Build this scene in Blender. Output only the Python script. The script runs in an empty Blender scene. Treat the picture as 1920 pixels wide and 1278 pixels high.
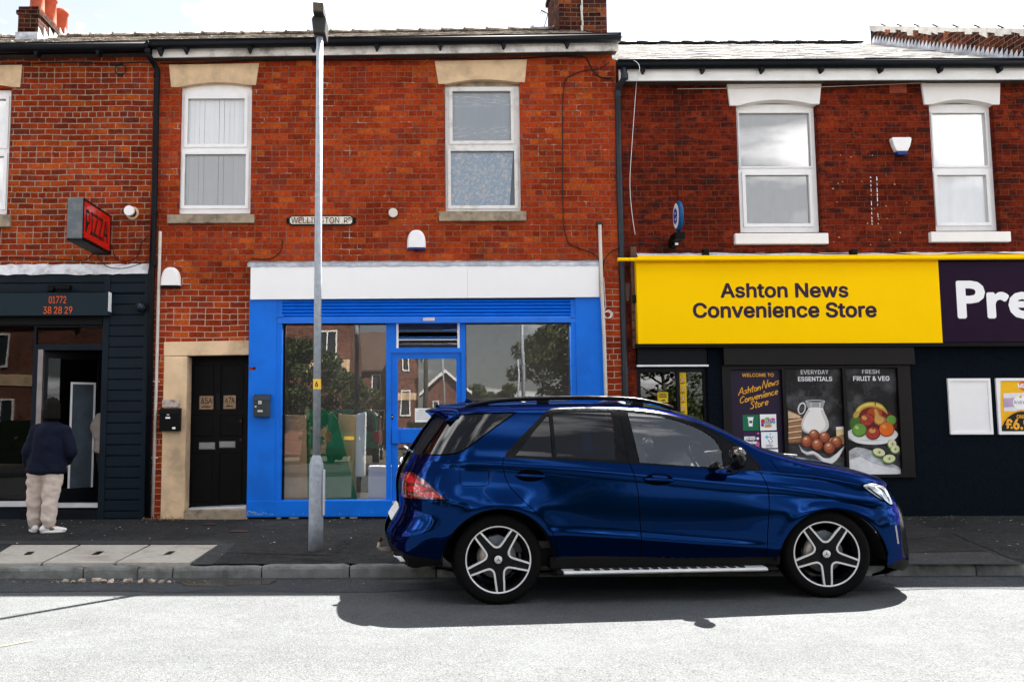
import bpy, bmesh, math, random
from mathutils import Vector, Matrix, geometry
R = math.radians
random.seed(7)
S = bpy.context.scene
COL = S.collection

# ---------------------------------------------------------------- camera
F, XC, YC = 1650.0, 790.0, 639.0            # focal length and principal point in photo pixels
CAM = Vector((0.0, -12.7, 1.53))
PITCH, ROLL = math.atan(151 / 1650), 0.0035
_r = Vector((1, 0, 0)); _u = Vector((0, -math.sin(PITCH), math.cos(PITCH))); FWD = Vector((0, math.cos(PITCH), math.sin(PITCH)))
RGT = _r * math.cos(ROLL) - _u * math.sin(ROLL)
UPV = _r * math.sin(ROLL) + _u * math.cos(ROLL)
cam = bpy.data.cameras.new('camera'); camo = bpy.data.objects.new('camera', cam); COL.objects.link(camo)
camo.matrix_world = Matrix((( RGT.x, UPV.x, -FWD.x, CAM.x), (RGT.y, UPV.y, -FWD.y, CAM.y), (RGT.z, UPV.z, -FWD.z, CAM.z), (0, 0, 0, 1)))
cam.sensor_width = 36; cam.lens = F / 1920 * 36; cam.shift_x = (960 - XC) / 1920
cam.clip_end = 800; cam.clip_start = 0.1
S.camera = camo

# ---------------------------------------------------------------- sun, sky, exposure
SUND = Vector((0.46, 0.625, 1.0)).normalized()
SUN_EL = math.asin(SUND.z); SUN_AZ = math.atan2(SUND.x, SUND.y)
sl = bpy.data.lights.new('sun', 'SUN'); sl.energy = 2.05; sl.angle = R(0.5); sl.color = (1.0, 0.95, 0.88)
so = bpy.data.objects.new('sun', sl); COL.objects.link(so); so.rotation_euler = SUND.to_track_quat('Z', 'Y').to_euler()
so.location = (4, 6, 30)
W = bpy.data.worlds.new('World'); S.world = W; W.use_nodes = True
wn = W.node_tree.nodes; wl = W.node_tree.links; wn.clear()
wo = wn.new('ShaderNodeOutputWorld'); bg = wn.new('ShaderNodeBackground'); bg.inputs[1].default_value = 0.055
sky = wn.new('ShaderNodeTexSky'); sky.sky_type = 'NISHITA'; sky.sun_disc = False
sky.sun_elevation = SUN_EL; sky.sun_rotation = SUN_AZ; sky.altitude = 50; sky.air_density = 1.0; sky.dust_density = 0.6; sky.ozone_density = 1.5
tc = wn.new('ShaderNodeTexCoord'); sx = wn.new('ShaderNodeSeparateXYZ'); wl.new(tc.outputs['Generated'], sx.inputs[0])
mx = wn.new('ShaderNodeMath'); mx.operation = 'MAXIMUM'; mx.inputs[1].default_value = 0.0; wl.new(sx.outputs[2], mx.inputs[0])
ad = wn.new('ShaderNodeMath'); ad.operation = 'ADD'; ad.inputs[1].default_value = 0.22; wl.new(mx.outputs[0], ad.inputs[0])
cz = wn.new('ShaderNodeCombineXYZ')
for k in (0, 1):
    dv = wn.new('ShaderNodeMath'); dv.operation = 'DIVIDE'; wl.new(sx.outputs[k], dv.inputs[0]); wl.new(ad.outputs[0], dv.inputs[1]); wl.new(dv.outputs[0], cz.inputs[k])
n1 = wn.new('ShaderNodeTexNoise'); n1.inputs['Scale'].default_value = 1.45; n1.inputs['Detail'].default_value = 9; n1.inputs['Roughness'].default_value = 0.56; n1.inputs['Distortion'].default_value = 0.25
wl.new(cz.outputs[0], n1.inputs['Vector'])
cr = wn.new('ShaderNodeValToRGB'); cr.color_ramp.elements[0].position = 0.515; cr.color_ramp.elements[1].position = 0.66
wl.new(n1.outputs[0], cr.inputs[0])
n2 = wn.new('ShaderNodeTexNoise'); n2.inputs['Scale'].default_value = 2.3; n2.inputs['Detail'].default_value = 8
ofs = wn.new('ShaderNodeVectorMath'); ofs.operation = 'ADD'; ofs.inputs[1].default_value = (5.2, 1.3, 0.0)
wl.new(cz.outputs[0], ofs.inputs[0]); wl.new(ofs.outputs[0], n2.inputs['Vector'])
cc = wn.new('ShaderNodeValToRGB')
cc.color_ramp.elements[0].position = 0.38; cc.color_ramp.elements[0].color = (4.3, 4.3, 4.4, 1)
cc.color_ramp.elements[1].position = 0.62; cc.color_ramp.elements[1].color = (9.0, 8.8, 8.6, 1)
wl.new(n2.outputs[0], cc.inputs[0])
wm = wn.new('ShaderNodeMixRGB'); wl.new(cr.outputs[0], wm.inputs[0]); hs = wn.new('ShaderNodeHueSaturation'); hs.inputs['Saturation'].default_value = 0.40; hs.inputs['Value'].default_value = 0.21; wl.new(sky.outputs[0], hs.inputs['Color']); wl.new(hs.outputs[0], wm.inputs[1]); wl.new(cc.outputs[0], wm.inputs[2])
wl.new(wm.outputs[0], bg.inputs[0]); wl.new(bg.outputs[0], wo.inputs[0])
S.view_settings.view_transform = 'Standard'; S.view_settings.look = 'None'; S.view_settings.gamma = 1.0
S.view_settings.exposure = 4.33
try:
    S.cycles.sample_clamp_indirect = 5; S.cycles.max_bounces = 8; S.cycles.transparent_max_bounces = 16
    S.cycles.diffuse_bounces = 4; S.cycles.glossy_bounces = 4; S.cycles.caustics_reflective = False; S.cycles.caustics_refractive = False
except Exception:
    pass

# ---------------------------------------------------------------- measuring: photo pixel -> point on a plane of the street
def ray(px, py):
    return (FWD + RGT * ((px - XC) / F) - UPV * ((py - YC) / F))
def wp(px, py, Y=0.0):
    d = ray(px, py); t = (Y - CAM.y) / d.y
    return (CAM.x + d.x * t, CAM.z + d.z * t)
def gp(px, py, z=0.0):
    d = ray(px, py); t = (z - CAM.z) / d.z
    return (CAM.x + d.x * t, CAM.y + d.y * t)
def rc(x0, y0, x1, y1, Y=0.0):
    """upright rectangle of a facade plane: X0, X1, Z0, Z1"""
    xm, ym = (x0 + x1) / 2, (y0 + y1) / 2
    return wp(x0, ym, Y)[0], wp(x1, ym, Y)[0], wp(xm, y1, Y)[1], wp(xm, y0, Y)[1]
def pxl(pts, Y=0.0):
    return [wp(x, y, Y) for x, y in pts]

# ---------------------------------------------------------------- materials
def nodes(name):
    m = bpy.data.materials.new(name); m.use_nodes = True
    n = m.node_tree.nodes; l = m.node_tree.links
    return m, n, l, n['Principled BSDF']
def setp(b, **kw):
    for k, v in kw.items():
        k = k.replace('_', ' ')
        if k in b.inputs:
            b.inputs[k].default_value = v
def noise(n, l, vec, scale, detail=5, rough=0.55, dist=0.0):
    t = n.new('ShaderNodeTexNoise'); t.inputs['Scale'].default_value = scale; t.inputs['Detail'].default_value = detail
    t.inputs['Roughness'].default_value = rough; t.inputs['Distortion'].default_value = dist
    if vec is not None: l.new(vec, t.inputs['Vector'])
    return t.outputs[0]
def ramp(n, l, fac, stops):
    t = n.new('ShaderNodeValToRGB'); e = t.color_ramp.elements
    while len(e) < len(stops): e.new(0.5)
    for i, (p, c) in enumerate(stops):
        e[i].position = p
        e[i].color = (c, c, c, 1) if not isinstance(c, (tuple, list)) else (c[0], c[1], c[2], 1)
    l.new(fac, t.inputs[0]); return t.outputs[0]
def mixc(n, l, fac, a, b, mode='MIX'):
    t = n.new('ShaderNodeMixRGB'); t.blend_type = mode
    for s, i in ((fac, 0), (a, 1), (b, 2)):
        if isinstance(s, (int, float)): t.inputs[i].default_value = s if i == 0 else (s, s, s, 1)
        elif isinstance(s, (tuple, list)): t.inputs[i].default_value = (s[0], s[1], s[2], 1)
        else: l.new(s, t.inputs[i])
    return t.outputs[0]
def bumpn(n, l, b, h, strength, dist=0.01):
    t = n.new('ShaderNodeBump'); t.inputs['Strength'].default_value = strength; t.inputs['Distance'].default_value = dist
    l.new(h, t.inputs['Height']); l.new(t.outputs[0], b.inputs['Normal'])
def objc(n):
    return n.new('ShaderNodeTexCoord').outputs['Object']
def M(name, col, rough=0.6, metal=0.0, var=0.15, vscale=6.0, bump=0.0, bscale=80.0, spec=0.2, coat=0.0, dirt=None, dscale=2.0, damt=0.5):
    m, n, l, b = nodes(name); v = objc(n)
    f = ramp(n, l, noise(n, l, v, vscale, 6), [(0.3, 1 - var), (0.7, 1 + var)])
    c = mixc(n, l, 1.0, col, f, 'MULTIPLY')
    if dirt:
        d = ramp(n, l, noise(n, l, v, dscale, 8, 0.65), [(0.48, 0), (0.68, damt)])
        c = mixc(n, l, d, c, dirt)
    l.new(c, b.inputs['Base Color'])
    rr = ramp(n, l, noise(n, l, v, vscale * 2.3, 4), [(0.3, max(rough - 0.06, 0)), (0.7, min(rough + 0.08, 1))])
    l.new(rr, b.inputs['Roughness'])
    setp(b, Metallic=metal, Specular_IOR_Level=spec, Coat_Weight=coat, Coat_Roughness=0.03)
    if bump: bumpn(n, l, b, noise(n, l, v, bscale, 4), bump)
    return m
def glow(name, col, st):
    m, n, l, b = nodes(name); setp(b, Base_Color=(*col, 1), Emission_Color=(*col, 1), Emission_Strength=st); return m
def glassm(name, tint=(1, 1, 1), refl=2.0, base=0.0, rough=0.0):
    m, n, l, b = nodes(name); n.remove(b)
    out = n['Material Output']
    tr = n.new('ShaderNodeBsdfTransparent'); tr.inputs[0].default_value = (*tint, 1)
    gl = n.new('ShaderNodeBsdfGlossy'); gl.inputs['Roughness'].default_value = rough
    fr = n.new('ShaderNodeFresnel'); fr.inputs[0].default_value = 1.5
    ma = n.new('ShaderNodeMath'); ma.operation = 'MULTIPLY_ADD'; ma.use_clamp = True; ma.inputs[1].default_value = refl; ma.inputs[2].default_value = base
    # slight waviness of the panes
    tcn = objc(n); bn = n.new('ShaderNodeBump'); bn.inputs['Strength'].default_value = 0.05; bn.inputs['Distance'].default_value = 0.02
    l.new(noise(n, l, tcn, 1.3, 1), bn.inputs['Height']); l.new(bn.outputs[0], gl.inputs['Normal'])
    l.new(fr.outputs[0], ma.inputs[0]); mx_ = n.new('ShaderNodeMixShader'); l.new(ma.outputs[0], mx_.inputs[0]); l.new(tr.outputs[0], mx_.inputs[1]); l.new(gl.outputs[0], mx_.inputs[2])
    l.new(mx_.outputs[0], out.inputs[0]); return m
def brickm(name, tints, mortar, scorch=0.0, mottle=1.0, grime=0.25, bw=0.232, rh=0.0862, msize=0.0065, pale=0.0, side=False, light_mortar_band=None):
    m, n, l, b = nodes(name); v = objc(n)
    s = n.new('ShaderNodeSeparateXYZ'); l.new(v, s.inputs[0])
    a = n.new('ShaderNodeMath'); a.operation = 'ADD'; l.new(s.outputs[0], a.inputs[0]); l.new(s.outputs[1], a.inputs[1])
    c = n.new('ShaderNodeCombineXYZ'); l.new(a.outputs[0], c.inputs[0]); l.new(s.outputs[2], c.inputs[1])
    # uneven, worn arrises
    nz = n.new('ShaderNodeTexNoise'); nz.inputs['Scale'].default_value = 22; nz.inputs['Detail'].default_value = 4; l.new(v, nz.inputs['Vector'])
    sb = n.new('ShaderNodeVectorMath'); sb.operation = 'SUBTRACT'; sb.inputs[1].default_value = (0.5, 0.5, 0.5); l.new(nz.outputs['Color'], sb.inputs[0])
    sc = n.new('ShaderNodeVectorMath'); sc.operation = 'SCALE'; sc.inputs['Scale'].default_value = 0.016; l.new(sb.outputs[0], sc.inputs[0])
    nz2 = n.new('ShaderNodeTexNoise'); nz2.inputs['Scale'].default_value = 1.1; l.new(v, nz2.inputs['Vector'])
    sb2 = n.new('ShaderNodeVectorMath'); sb2.operation = 'SUBTRACT'; sb2.inputs[1].default_value = (0.5, 0.5, 0.5); l.new(nz2.outputs['Color'], sb2.inputs[0])
    sc2 = n.new('ShaderNodeVectorMath'); sc2.operation = 'SCALE'; sc2.inputs['Scale'].default_value = 0.05; l.new(sb2.outputs[0], sc2.inputs[0])
    ad = n.new('ShaderNodeVectorMath'); l.new(c.outputs[0], ad.inputs[0]); l.new(sc.outputs[0], ad.inputs[1])
    ad2 = n.new('ShaderNodeVectorMath'); l.new(ad.outputs[0], ad2.inputs[0]); l.new(sc2.outputs[0], ad2.inputs[1])
    t = n.new('ShaderNodeTexBrick'); t.offset = 0.5; t.squash = 0.5; t.squash_frequency = 7
    t.inputs['Scale'].default_value = 1; t.inputs['Mortar Size'].default_value = msize; t.inputs['Mortar Smooth'].default_value = 0.25
    t.inputs['Brick Width'].default_value = bw; t.inputs['Row Height'].default_value = rh; t.inputs['Bias'].default_value = 0
    t.inputs['Color1'].default_value = (0, 0, 0, 1); t.inputs['Color2'].default_value = (1, 1, 1, 1); t.inputs['Mortar'].default_value = (0.5, 0.5, 0.5, 1)
    l.new(ad2.outputs[0], t.inputs['Vector'])
    tint = ramp(n, l, t.outputs['Color'], tints)
    # blotches within each brick, broad weathering over the wall
    bl = ramp(n, l, noise(n, l, v, 27, 7, 0.68), [(0.27, 0.45), (0.5, 1.0), (0.75, 1.5)])
    c1 = mixc(n, l, 1.0, tint, bl, 'MULTIPLY')
    if mottle:
        c1 = mixc(n, l, ramp(n, l, noise(n, l, v, 8.5, 4, 0.6), [(0.52, 0), (0.70, 0.45 * mottle)]), c1, (0.46, 0.10, 0.016))
        of = n.new('ShaderNodeVectorMath'); of.inputs[1].default_value = (7.3, 2.1, 4.4); l.new(v, of.inputs[0])
        c1 = mixc(n, l, ramp(n, l, noise(n, l, of.outputs[0], 6.0, 5, 0.62), [(0.52, 0), (0.68, 0.65 * mottle)]), c1, (0.15, 0.040, 0.030))
    wv = ramp(n, l, noise(n, l, v, 0.9, 7, 0.66), [(0.34, 1 - grime * 1.5), (0.62, 1 + grime * 0.3)])
    c1 = mixc(n, l, 1.0, c1, wv, 'MULTIPLY')
    if scorch:
        mp = n.new('ShaderNodeMapping'); mp.inputs['Scale'].default_value = (5.0, 5.0, 12.0); l.new(v, mp.inputs[0])
        sf = ramp(n, l, noise(n, l, mp.outputs[0], 1.0, 7, 0.68), [(0.50, 0), (0.60, scorch)])
        c1 = mixc(n, l, sf, c1, (0.022, 0.010, 0.009))
    mn = ramp(n, l, noise(n, l, v, 9, 6, 0.7), [(0.35, 0.55), (0.7, 1.15)])
    mc = mixc(n, l, 1.0, mortar, mn, 'MULTIPLY')
    if light_mortar_band is not None:        # courses repointed in a paler mortar
        z0, z1, pc = light_mortar_band
        mr = n.new('ShaderNodeMapRange'); mr.inputs[1].default_value = z1 + 0.25; mr.inputs[2].default_value = z1 - 0.1
        l.new(s.outputs[2], mr.inputs[0])
        nn = n.new('ShaderNodeMath'); nn.operation = 'MULTIPLY'; l.new(mr.outputs[0], nn.inputs[0]); nn.inputs[1].default_value = 0.9
        mc = mixc(n, l, nn.outputs[0], mc, pc)
    if pale:                                   # loose patches of pale pointing
        pf = ramp(n, l, noise(n, l, v, 2.4, 7, 0.75), [(0.56, 0), (0.63, pale)])
        mc = mixc(n, l, pf, mc, (0.50, 0.42, 0.33))
    col = mixc(n, l, t.outputs['Fac'], c1, mc)
    l.new(col, b.inputs['Base Color']); setp(b, Roughness=0.95, Specular_IOR_Level=0.04)
    hh = mixc(n, l, t.outputs['Fac'], ramp(n, l, noise(n, l, v, 60, 5), [(0.2, 0.65), (0.8, 1.0)]), 0.0)
    bumpn(n, l, b, hh, 0.7, 0.010)
    return m

# ---------------------------------------------------------------- mesh building
INV = {}                                       # inverse of a parent's transform, for parts given in street coordinates
_font = [None]
def inter():
    if _font[0] is None:
        try:
            import os
            _font[0] = bpy.data.fonts.load(os.path.join(bpy.utils.resource_path('LOCAL'), 'datafiles', 'fonts', 'Inter.woff2'))
        except Exception:
            _font[0] = False
    return _font[0]
def text_mesh(body, bold=0.0, shear=0.0, space=1.0, line=1.0, sans=True, align='CENTER'):
    c = bpy.data.curves.new('lettering', 'FONT'); c.body = body; c.offset = bold; c.shear = shear
    c.space_character = space; c.space_line = line; c.align_x = align; c.resolution_u = 3
    if sans and inter(): c.font = inter()
    o = bpy.data.objects.new('lettering', c); COL.objects.link(o); bpy.context.view_layer.update()
    me = bpy.data.meshes.new_from_object(o.evaluated_get(bpy.context.evaluated_depsgraph_get()))
    v = [(p.co.x, p.co.y) for p in me.vertices]; f = [tuple(p.vertices) for p in me.polygons]
    bpy.data.objects.remove(o); bpy.data.curves.remove(c); bpy.data.meshes.remove(me)
    return v, f
class MB:
    def __init__(s): s.v = []; s.f = []; s.fm = []; s.sm = []; s.mats = []
    def mi(s, m):
        if m not in s.mats: s.mats.append(m)
        return s.mats.index(m)
    def add(s, vs, fs, m, smooth=False):
        o = len(s.v); s.v += [tuple(p) for p in vs]; k = s.mi(m)
        for f in fs: s.f.append(tuple(i + o for i in f)); s.fm.append(k); s.sm.append(smooth)
        return s
    def box(s, x0, x1, y0, y1, z0, z1, m):
        x0, x1 = sorted((x0, x1)); y0, y1 = sorted((y0, y1)); z0, z1 = sorted((z0, z1))
        v = [(x0, y0, z0), (x1, y0, z0), (x1, y1, z0), (x0, y1, z0), (x0, y0, z1), (x1, y0, z1), (x1, y1, z1), (x0, y1, z1)]
        return s.add(v, [(3, 2, 1, 0), (4, 5, 6, 7), (0, 1, 5, 4), (1, 2, 6, 5), (2, 3, 7, 6), (3, 0, 4, 7)], m)
    def pane(s, x0, x1, y, z0, z1, m):
        return s.add([(x0, y, z0), (x1, y, z0), (x1, y, z1), (x0, y, z1)], [(0, 1, 2, 3)], m)
    def pbox(s, r, y0, y1, m, Y=None):         # pixel rectangle measured on plane y0 (the nearer face)
        X0, X1, Z0, Z1 = rc(*r, y0 if Y is None else Y); return s.box(X0, X1, y0, y1, Z0, Z1, m)
    def prism(s, poly, y0, y1, m, axis='y', smooth=False):
        n = len(poly)
        def P(a, b, t): return (a, t, b) if axis == 'y' else ((t, a, b) if axis == 'x' else (a, b, t))
        v = [P(a, b, y0) for a, b in poly] + [P(a, b, y1) for a, b in poly]
        f = [tuple(range(n)), tuple(range(2 * n - 1, n - 1, -1))] + [(i, i + n, (i + 1) % n + n, (i + 1) % n) for i in range(n)]
        return s.add(v, f, m, smooth)
    def sheet(s, poly, y, m, axis='y'):
        def P(a, b): return (a, y, b) if axis == 'y' else ((y, a, b) if axis == 'x' else (a, b, y))
        return s.add([P(a, b) for a, b in poly], [tuple(range(len(poly)))], m)
    def cyl(s, p0, p1, r0, r1=None, n=16, m=None, caps=True, smooth=True):
        r1 = r0 if r1 is None else r1; p0, p1 = Vector(p0), Vector(p1); d = (p1 - p0).normalized()
        a = d.orthogonal().normalized(); b = d.cross(a)
        v = []
        for p, r in ((p0, r0), (p1, r1)):
            for i in range(n): t = 2 * math.pi * i / n; v.append(p + a * math.cos(t) * r + b * math.sin(t) * r)
        s.add(v, [(i, (i + 1) % n, (i + 1) % n + n, i + n) for i in range(n)], m, smooth)
        if caps: s.add(v[:n], [tuple(range(n - 1, -1, -1))], m); s.add(v[n:], [tuple(range(n))], m)
        return s
    def tube(s, pts, r, n=8, m=None, caps=True):
        pts = [Vector(p) for p in pts]; rings = []; prev = None
        for i, p in enumerate(pts):
            d = (pts[min(i + 1, len(pts) - 1)] - pts[max(i - 1, 0)]).normalized()
            a = d.orthogonal().normalized() if prev is None else (prev - d * prev.dot(d)).normalized()
            prev = a; b = d.cross(a); rr = r[i] if isinstance(r, (list, tuple)) else r
            rings.append([p + a * math.cos(2 * math.pi * k / n) * rr + b * math.sin(2 * math.pi * k / n) * rr for k in range(n)])
        v = [q for g in rings for q in g]; f = []
        for i in range(len(rings) - 1):
            for k in range(n): f.append((i * n + k, i * n + (k + 1) % n, (i + 1) * n + (k + 1) % n, (i + 1) * n + k))
        if caps: f += [tuple(range(n - 1, -1, -1)), tuple(range((len(rings) - 1) * n, len(rings) * n))]
        return s.add(v, f, m, True)
    def lathe(s, prof, c, axis=(0, 0, 1), n=32, m=None, smooth=True):
        ax = Vector(axis).normalized(); a = ax.orthogonal().normalized(); b = ax.cross(a); c = Vector(c); v = []
        for r, h in prof:
            for k in range(n): t = 2 * math.pi * k / n; v.append(c + ax * h + (a * math.cos(t) + b * math.sin(t)) * r)
        f = [(i * n + k, i * n + (k + 1) % n, (i + 1) * n + (k + 1) % n, (i + 1) * n + k) for i in range(len(prof) - 1) for k in range(n)]
        return s.add(v, f, m, smooth)
    def ball(s, c, r, m, n=16, k=10):
        r = r if isinstance(r, (tuple, list)) else (r, r, r); v = []; f = []
        for i in range(k + 1):
            t = math.pi * i / k
            for j in range(n): p = 2 * math.pi * j / n; v.append((c[0] + r[0] * math.sin(t) * math.cos(p), c[1] + r[1] * math.sin(t) * math.sin(p), c[2] + r[2] * math.cos(t)))
        f = [(i * n + j, (i + 1) * n + j, (i + 1) * n + (j + 1) % n, i * n + (j + 1) % n) for i in range(k) for j in range(n)]
        return s.add(v, f, m, True)
    def text(s, body, x0, x1, z0, z1, y, m, bold=0.0, shear=0.0, rot=0.0, map3=None, **kw):
        v, f = text_mesh(body, 0.0, shear, **kw)
        ax0, ax1 = min(p[0] for p in v), max(p[0] for p in v); az0, az1 = min(p[1] for p in v), max(p[1] for p in v)
        cx, cz = (x0 + x1) / 2, (z0 + z1) / 2; sx_, sz_ = (x1 - x0) / (ax1 - ax0), (z1 - z0) / (az1 - az0); out = []
        for a, b in v:
            X = (a - (ax0 + ax1) / 2) * sx_; Z = (b - (az0 + az1) / 2) * sz_
            X, Z = X * math.cos(rot) - Z * math.sin(rot), X * math.sin(rot) + Z * math.cos(rot)
            out.append((cx + X, y, cz + Z) if map3 is None else map3(cx + X, cz + Z))
        if bold:                               # heavier strokes: the same letters laid again, each a hair lower and shifted
            h = (z1 - z0) * bold; base = list(out)
            for k in range(10):
                a_ = 2 * math.pi * k / 10; dx, dz = h * math.cos(a_), h * math.sin(a_); d_ = 0.00012 * (k + 1)
                sh = [(p[0] + dx, p[1] + d_, p[2] + dz) if map3 is None else (p[0] + d_ * 0, p[1] + dx, p[2] + dz) for p in base]
                if map3 is not None: sh = [(p[0] + (-d_), p[1], p[2]) for p in sh]
                s.add(sh, f, m)
        return s.add(out, f, m)
    def ptext(s, body, r, y, m, **kw):
        return s.text(body, *rc(*r, y), y, m, **kw)
    def build(s, name, parent=None, bevel=0.0, fix=True, seg=2):
        me = bpy.data.meshes.new(name); me.from_pydata(s.v, [], s.f)
        for m in s.mats: me.materials.append(m)
        me.polygons.foreach_set('material_index', s.fm); me.polygons.foreach_set('use_smooth', s.sm); me.update()
        if fix:
            b = bmesh.new(); b.from_mesh(me); bmesh.ops.recalc_face_normals(b, faces=b.faces); b.to_mesh(me); b.free()
        o = bpy.data.objects.new(name, me); COL.objects.link(o)
        if parent is not None:
            o.parent = parent
            if parent.name in INV: o.matrix_parent_inverse = INV[parent.name]
        if bevel:
            md = o.modifiers.new('edge', 'BEVEL'); md.width = bevel; md.segments = seg; md.limit_method = 'ANGLE'; md.angle_limit = R(40)
        return o
def tag(o, label=None, cat=None, group=None, kind=None):
    if label: o['label'] = label
    if cat: o['category'] = cat
    if group: o['group'] = group
    if kind: o['kind'] = kind
    return o
def thing(name, label, cat, loc=(0, 0, 0), group=None, local=False, rot=None):
    o = bpy.data.objects.new(name, None); COL.objects.link(o); o.location = loc; o.empty_display_size = 0.2
    if rot is not None: o.rotation_euler = rot
    if not local: INV[o.name] = Matrix.Translation(Vector(loc)).inverted()
    return tag(o, label, cat, group)
def struct(o): o['kind'] = 'structure'; return o
# ---------------------------------------------------------------- the materials of the street
mortar_mid = (0.25, 0.115, 0.068)
BR_MID = brickm('orange red brick', [(0.0, (0.21, 0.025, 0.010)), (0.25, (0.29, 0.032, 0.010)), (0.6, (0.345, 0.040, 0.011)), (0.86, (0.40, 0.056, 0.012)), (1.0, (0.47, 0.090, 0.015))], mortar_mid, grime=0.32, pale=0.7, light_mortar_band=(0, 3.35, (0.46, 0.34, 0.25)))
BR_LEFT = brickm('red brown brick', [(0.0, (0.13, 0.020, 0.010)), (0.35, (0.23, 0.026, 0.008)), (0.7, (0.29, 0.034, 0.008)), (1.0, (0.42, 0.075, 0.012))], (0.36, 0.29, 0.215), grime=0.3, pale=0.2)
BR_RIGHT = brickm('dark red scorched brick', [(0.0, (0.10, 0.012, 0.006)), (0.4, (0.14, 0.016, 0.0065)), (0.8, (0.175, 0.020, 0.007)), (1.0, (0.22, 0.030, 0.009))], (0.15, 0.062, 0.042), mottle=0.25, scorch=0.8, grime=0.3, msize=0.004)
BR_STACK = brickm('sooty shade darkened brick', [(0.0, (0.018, 0.006, 0.005)), (0.5, (0.042, 0.010, 0.007)), (0.85, (0.085, 0.022, 0.010)), (1.0, (0.20, 0.06, 0.022))], (0.12, 0.09, 0.07), mottle=0.2, scorch=0.9, grime=0.4)  # colour also darkened to paint in the shade on the stack fronts
STONE = M('cream sandstone', (0.72, 0.52, 0.325), 0.85, var=0.12, vscale=3, bump=0.25, bscale=45, dirt=(0.20, 0.14, 0.09), dscale=1.6, damt=0.55)
STONE_G = M('grey weathered stone', (0.33, 0.265, 0.19), 0.9, var=0.22, vscale=8, bump=0.35, bscale=60, dirt=(0.07, 0.06, 0.05), dscale=5, damt=0.8)
WHITE_ST = M('white painted stone', (0.86, 0.84, 0.82), 0.7, var=0.04, vscale=5, bump=0.12, bscale=50, dirt=(0.40, 0.33, 0.27), dscale=2.5, damt=0.18)
UPVC = M('white window plastic', (0.84, 0.84, 0.84), 0.35, var=0.03, dirt=(0.45, 0.42, 0.38), dscale=4, damt=0.12)
UPVC_OLD = M('dusty white window plastic', (0.74, 0.73, 0.71), 0.45, var=0.05, dirt=(0.25, 0.22, 0.18), dscale=6, damt=0.45)
FASCIA = M('white fascia board', (0.86, 0.86, 0.85), 0.5, var=0.03, dirt=(0.35, 0.30, 0.24), dscale=2.2, damt=0.18)
FASCIA_OLD = M('stained white fascia board', (0.74, 0.72, 0.69), 0.55, var=0.06, dirt=(0.10, 0.08, 0.06), dscale=3.0, damt=0.75)
SIGNW = M('white sign panel', (0.88, 0.88, 0.88), 0.35, var=0.015, vscale=2)
BLACKP = M('black rainwater plastic', (0.004, 0.005, 0.0075), 0.45, var=0.3, spec=0.12)
BLACK = M('black paint', (0.003, 0.003, 0.0033), 0.45, var=0.4, vscale=12, spec=0.1)
RUBBER = M('black rubber', (0.010, 0.010, 0.010), 0.75, var=0.3, vscale=30)
CABLE = M('black cable', (0.010, 0.010, 0.011), 0.5)
CREAMPIPE = M('cream plastic pipe', (0.60, 0.54, 0.48), 0.5, var=0.08, dirt=(0.2, 0.16, 0.12), dscale=6, damt=0.4)
SLATE = None
def slate(name, c0, c1, c2, moss):
    m, n, l, b = nodes(name); v = objc(n)
    t = n.new('ShaderNodeTexBrick'); t.inputs['Scale'].default_value = 1; t.inputs['Brick Width'].default_value = 0.26; t.inputs['Row Height'].default_value = 0.19
    t.inputs['Mortar Size'].default_value = 0.006; t.inputs['Color1'].default_value = (0, 0, 0, 1); t.inputs['Color2'].default_value = (1, 1, 1, 1); t.inputs['Mortar'].default_value = (0, 0, 0, 1)
    l.new(v, t.inputs['Vector'])
    c = ramp(n, l, t.outputs['Color'], [(0, c0), (0.5, c1), (1, c2)])
    c = mixc(n, l, ramp(n, l, noise(n, l, v, 9, 8, 0.75), [(0.45, 0), (0.6, moss)]), c, (0.05, 0.045, 0.03))
    l.new(c, b.inputs['Base Color']); setp(b, Roughness=0.7)
    bumpn(n, l, b, noise(n, l, v, 14, 6, 0.7), 0.8, 0.03); return m
SLATE = slate('lichened slate', (0.20, 0.175, 0.15), (0.36, 0.32, 0.28), (0.60, 0.55, 0.49), 0.95)
SLATE_GLARE = slate('slate paled for glare', (0.62, 0.61, 0.60), (0.72, 0.71, 0.70), (0.80, 0.79, 0.78), 0.10)  # sun and sky glare on the slates is put into this near-white colour
LEAD = M('grey lead flashing', (0.34, 0.36, 0.40), 0.5, metal=0.3, var=0.25, vscale=9, bump=0.5, bscale=22, dirt=(0.75, 0.76, 0.78), dscale=3, damt=0.6)
LEAD_P = M('flaking white lead flashing', (0.66, 0.67, 0.70), 0.6, var=0.12, vscale=9, bump=0.4, bscale=26, dirt=(0.22, 0.20, 0.19), dscale=7, damt=0.6)
TERRA = M('terracotta', (0.36, 0.075, 0.035), 0.7, var=0.15, dirt=(0.12, 0.03, 0.02), dscale=4, damt=0.5)
MORTAR = M('pale mortar fillet', (0.34, 0.33, 0.31), 0.9, var=0.2, bump=0.6, bscale=30)
BLUE = M('blue shopfront paint', (0.0005, 0.150, 0.70), 0.4, var=0.07, vscale=3, bump=0.05, bscale=25, dirt=(0.002, 0.08, 0.40), dscale=2.4, damt=0.35)
BLUE_S = M('blue shutter paint', (0.0005, 0.15, 0.70), 0.35, var=0.08, spec=0.35)
NAVY = M('dark navy cladding', (0.005, 0.011, 0.018), 0.5, var=0.12, vscale=3, spec=0.12)
NAVY_SIGN = M('dark slate blue sign panel', (0.010, 0.022, 0.030), 0.5, var=0.06, spec=0.12)
NAVY_R = M('navy rough render', (0.0028, 0.0055, 0.010), 0.85, var=0.35, vscale=25, bump=0.9, bscale=60, spec=0.06)
CHAR = M('charcoal frame', (0.005, 0.006, 0.009), 0.45, var=0.15, spec=0.12)
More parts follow.
